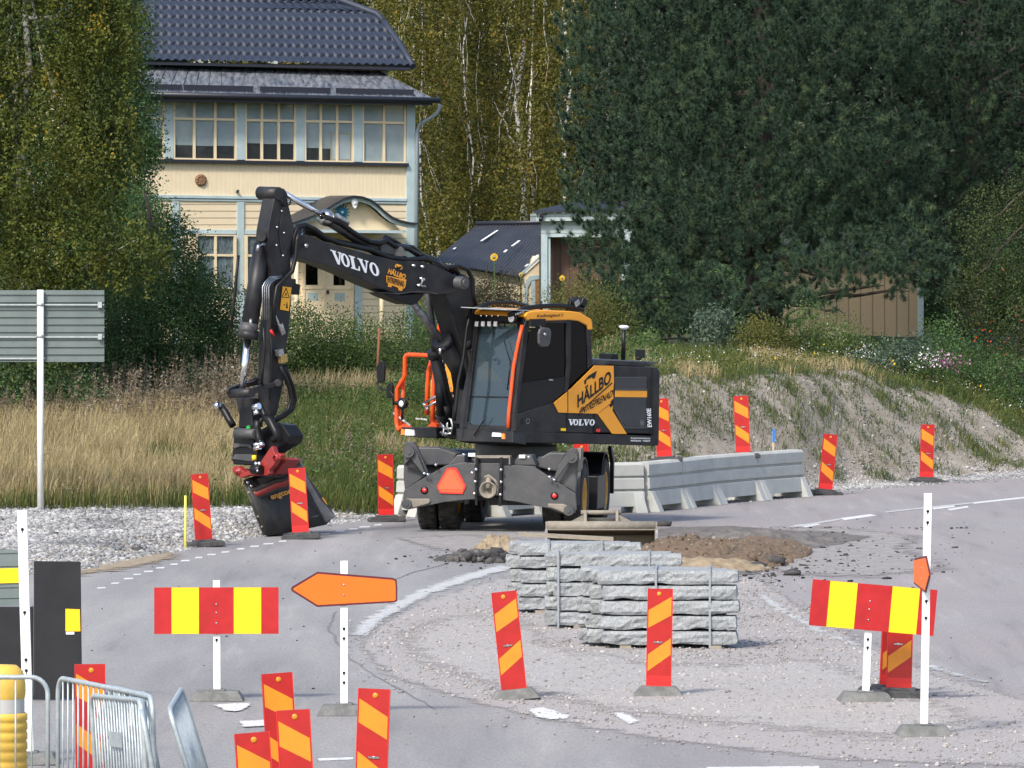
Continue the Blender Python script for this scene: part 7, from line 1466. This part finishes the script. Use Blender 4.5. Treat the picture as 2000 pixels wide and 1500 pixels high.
m = MB(); m.tube([PSt.hit(x, y, .05) for x, y in ((580, 452), (575, 470), (573, 500), (566, 530), (548, 548), (536, 560), (531, 590), (529, 640))], .034, 8); m.tube([PSt.hit(x, y, -.28) for x, y in ((492, 500), (488, 540), (482, 600), (478, 640))], .022, 8)
m.tube([PSt.hit(x, y, .03) for x, y in ((512, 640), (514, 680), (510, 720), (508, 750))], .022, 8); m.tube([PSt.hit(x, y, .03) for x, y in ((526, 650), (528, 700), (526, 745), (524, 780))], .010, 6)
for dx, dl in ((0, .06), (8, .0)): m.tube([PS(.22 + dl).hit(x + dx, y) for x, y in ((548, 715), (556, 735), (565, 758), (569, 780), (563, 800), (548, 813), (534, 820), (522, 828))], .030, 8)
m.tube([PSt.hit(x, y, .08) for x, y in ((482, 742), (492, 738), (503, 742), (506, 752))], .014, 6)
m.each('hose', M['hose'], exc)
m = MB(); X = UX @ Matrix.Rotation(.25, 3, 'Y'); m.tube([PSt.hit(532, 610, .04), PSt.hit(541, 640, .05)], [.012, .03], 8); m.cyl(PSt.hit(540, 632, .07), PSt.hit(546, 652, .07), .045, 10); m.box(PSt.hit(539, 688, .07), (.11, .08, .10), 0, X); m.each('quick_fitting', M['zinc'], exc, bevel=.006)
m = MB(); m.box(PSt.hit(545, 700, .08), (.13, .08, .12), 0, X); m.build('brass_coupling', M['brass'], exc, bevel=.006)
m = MB(); m.cyl(PSt.hit(524, 645, .05), PSt.hit(530, 655, .05), .02, 8); m.build('red_cap', M['tri2'], exc)
# linkage
c = PS(.26).hit(492, 767); cE = PS(-.22).hit(451, 769); m = MB(); m.cyl(c, cE, .068, 20); lk = m.build('link_pin', body, exc)
m = MB(); m.ppx(PS(.24), k5([(255, 130), (262, 105), (300, 85), (380, 60), (490, 35), (520, 10), (550, 15), (560, 45), (540, 70), (480, 78), (390, 105), (310, 145), (270, 160)]), .05); m.prism([p_ - Lv * .42 for p_ in [PS(.24).hit(*q) for q in k5([(255, 130), (262, 105), (300, 85), (380, 60), (490, 35), (520, 10), (550, 15), (560, 45), (540, 70), (480, 78), (390, 105), (310, 145), (270, 160)])]], -Lv * .05); m.cyl(PS(.27).hit(543, 748), PS(-.25).hit(543, 748), .055, 14); m.each('side_link', body, exc, bevel=.008)
m = MB(); PW = PFr(5.45)
m.ppx(PW, k5([(135, 170), (300, 175), (285, 300), (300, 440), (165, 450), (170, 330)]), .22); m.build('push_link', body, exc, bevel=.02)
m = MB(); m.cyl(PS(.22).hit(500, 848), PS(-.20).hit(462, 846), .075, 18); m.build('coupler_pin', M['greyp'], exc)
m = MB(); m.ppx(PW, k5([(130, 440), (160, 455), (310, 470), (310, 590), (340, 590), (345, 760), (318, 795), (130, 785), (108, 735), (128, 590)]), .34, .02); m.ppx(PW, k5([(300, 470), (430, 400), (520, 420), (585, 520), (560, 590), (470, 640), (380, 700), (340, 640)]), .3, -.12); m.each('tilt_rotator_housing', M['black'], exc, bevel=.02)
m = MB(); m.ppx(PW, k5([(135, 590), (300, 600), (305, 640), (260, 620), (200, 622), (145, 640)]), .05, .05); m.ppx(PW, k5([(150, 690), (300, 690), (320, 760), (120, 735)]), .05, .045); m.build('housing_lip', M['greyp'], exc, bevel=.01)
m = MB(); m.ppx(PW, k5([(272, 520), (282, 440), (300, 425), (315, 450), (312, 500), (295, 552), (282, 552)]), .03, .10); m.build('green_tag', M['green'], exc)
m = MB()
for pts, r_q in (([(60, 250), (95, 300), (140, 380), (170, 430)], .055), ([(425, 250), (450, 310), (490, 400), (520, 440)], .04), ([(400, 380), (390, 450), (405, 540), (430, 600)], .06), ([(460, 350), (510, 380), (560, 480), (580, 520), (540, 560)], .06), ([(330, 470), (420, 400), (440, 360)], .03), ([(310, 500), (400, 420)], .03)): m.tube([PW.hit(*q, .12) for q in k5(pts)], r_q, 10)
m.each('hose', M['hose'], exc)
m = MB()
for pts, r_q in (([(40, 255), (80, 235)], .045), ([(400, 265), (445, 250)], .05), ([(415, 290), (425, 330)], .045), ([(420, 590), (430, 620)], .05), ([(460, 580), (475, 620)], .045), ([(405, 640), (455, 625)], .035), ([(418, 760), (415, 800)], .025), ([(445, 760), (452, 800)], .025)): m.tube([PW.hit(*q, .20) for q in k5(pts)], r_q, 10)
m.each('hydraulic_fitting', M['chrome'], exc)
m = MB(); m.tube([PW.hit(*q, .2) for q in k5([(400, 700), (402, 745)])], .035, 8); m.build('yellow_cap', M['syel'], exc)
m = MB(); m.ppx(PW, k5([(180, 850), (178, 815), (205, 798), (240, 800), (268, 835), (300, 855), (380, 825), (440, 760), (520, 640), (545, 612), (568, 680), (610, 680), (628, 700), (618, 735), (585, 750), (560, 790), (515, 840), (520, 870), (490, 888), (420, 880), (340, 882), (265, 908), (215, 885)]), .10, .16); m.ppx(PW, k5([(200, 880), (200, 820), (300, 860), (440, 800), (560, 720), (600, 740), (500, 870), (300, 890)]), .30, -.02); m.build('tilt_frame', M['redp'], exc, bevel=.012)
m = MB(); c = PW.hit(*k5([(235, 848)])[0], .16); m.lathe(c, Fv, [(.001, .05), (.03, .05), (.032, .02), (.055, .02), (.06, 0)], 16); c = PW.hit(*k5([(582, 720)])[0], .16); m.lathe(c, Fv, [(.03, .03), (.05, .02), (.055, 0)], 14); m.each('red_pin', M['redp'], exc)
m = MB(); m.tube([PW.hit(*q, .22) for q in k5([(395, 830), (475, 835)])], .07, 12); m.build('motor', M['black'], exc); m = MB(); c = PW.hit(*k5([(472, 843)])[0], .29); m.lathe(c, Fv, [(.001, .02), (.02, .01)], 8); m.each('bolt', M['chrome'], exc)
# digging bucket
def bk(pts, d): return [at(*q, d) for q in k5(pts)]
dB = 97.75
lft = bk([(232, 920), (262, 1035), (300, 1130), (350, 1270), (412, 1430)], dB); rgt = bk([(655, 780), (700, 930), (760, 1060), (860, 1180), (945, 1318)], dB + .95)
# bulged outer skin between left and right profiles
m = MB(); nU = 8; rows_ = []
for i in range(5):
    v = i / 4; bul = math.sin(math.pi * min(1, v * .9 + .05)) * .16 + .02
    rows_.append([lft[i].lerp(rgt[i], u / nU) + Vector((0, -bul, 0)) for u in range(nU + 1)])
rows_.append([lft[4].lerp(rgt[4], u / nU) + Vector((.04, .30, -.01)) for u in range(nU + 1)])
rows_.append([lft[4].lerp(rgt[4], u / nU) + Vector((.10, .75, .06)) for u in range(nU + 1)])
vs = [p_ for r_w in rows_ for p_ in r_w]; nn_ = nU + 1; fs = [(i * nn_ + j, i * nn_ + j + 1, (i + 1) * nn_ + j + 1, (i + 1) * nn_ + j) for i in range(len(rows_) - 1) for j in range(nU)]
m.add(vs, fs, 0, True); bo_ = m.build('digging_bucket', M['bucket'], exc); sld = bo_.modifiers.new('thickness', 'SOLIDIFY'); sld.thickness = .03
m = MB()
for k_ in (2.9, 3.5):
    i = int(k_); fz = k_ - i; a = [rows_[i][j].lerp(rows_[i + 1][j], fz) + Vector((0, -.02, 0)) for j in range(nn_)]; m.tube(a, .014, 6)
m.tube([p_ + Vector((0, -.02, .0)) for p_ in rows_[1]], .02, 6); m.build('wear_strip', M['mudsteel'], bo_)
for prof_, sx_ in ((lft, 0), (rgt, 1)):
    m = MB(); back = [prof_[0] + Vector((.08, .35, -.02)), prof_[4] + Vector((.12, .85, .08))]; ring_ = [p_ + Vector((0, -(math.sin(math.pi * min(1, i / 4 * .9 + .05)) * .16 + .02), 0)) for i, p_ in enumerate(prof_)] + [rows_[5][sx_ * nU], back[1], back[0]]
    m.prism(ring_, (.03 if sx_ else -.03, 0, 0)); m.build('bucket_side', M['bucket'], bo_)
m = MB(); m.prism(bk([(660, 740), (720, 725), (750, 800), (800, 930), (900, 1100), (1048, 1262), (960, 1318), (870, 1200), (820, 1090), (760, 930), (690, 800)], dB + .98), (.02, .10, 0)); m.build('side_cutter', mat('scuffed_grey_plate', (.13, .135, .14), .5, c2=(.22, .22, .22), ns=9), bo_, bevel=.01)
m = MB(); m.prism(bk([(660, 735), (715, 722), (735, 790), (672, 800)], dB + .93), (.0, .1, 0)); m.build('side_corner', M['bucket'], bo_)
m = MB(); m.prism(bk([(932, 1092), (945, 1085), (985, 1150), (972, 1148)], dB + 1.1), (.0, .02, 0)); m.build('yellow_edge', M['yel'], bo_)
m = MB(); q_ = bk([(300, 915), (320, 990), (500, 950), (650, 880), (640, 760), (560, 790), (480, 890)], dB + .1); m.prism(q_, (0, .35, 0)); m.build('bucket_head', M['greyp'], bo_, bevel=.01)
for dy, c_ in ((0, 'bucket'), (38, 'redp'), (72, 'bucket')):
    m = MB(); m.tube(bk([(272, 1010 + dy * .6), (330, 1015 + dy), (420, 975 + dy), (500, 935 + dy), (580, 925 + dy * .8), (650, 880 + dy)], dB - .06 + dy * .0005), .045 if c_ == 'bucket' else .06, 10); m.build('bucket_rim' if c_ == 'bucket' else 'red_turntable', M[c_], bo_)
m = MB()
for x, y in ((252, 948), (286, 980), (625, 830), (630, 860), (300, 1075)): c = at(*k5([(x, y)])[0], dB - .1); m.lathe(c, (0, -1, 0), [(.001, .02), (.02, .01)], 8)
m.each('bolt', M['chrome'], bo_)
Pbk = Plane(rows_[1][4], (rows_[2][4] - rows_[1][4]).cross(rows_[1][6] - rows_[1][4]).normalized() * -1)
Pbk = Pbk if Pbk.n.y < 0 else Plane(Pbk.p, -Pbk.n)
m = MB(); letter_px(m, 'engcon', Pbk, (525, 983), (566, 970), (521, 972), .07, bold=.04); m.build('lettering', M['yel'], bo_)
# ---- render settings
sc.render.engine = 'CYCLES'
sc.cycles.max_bounces = 6; sc.cycles.diffuse_bounces = 3; sc.cycles.glossy_bounces = 3; sc.cycles.transmission_bounces = 4; sc.cycles.transparent_max_bounces = 8; sc.cycles.caustics_reflective = False; sc.cycles.caustics_refractive = False
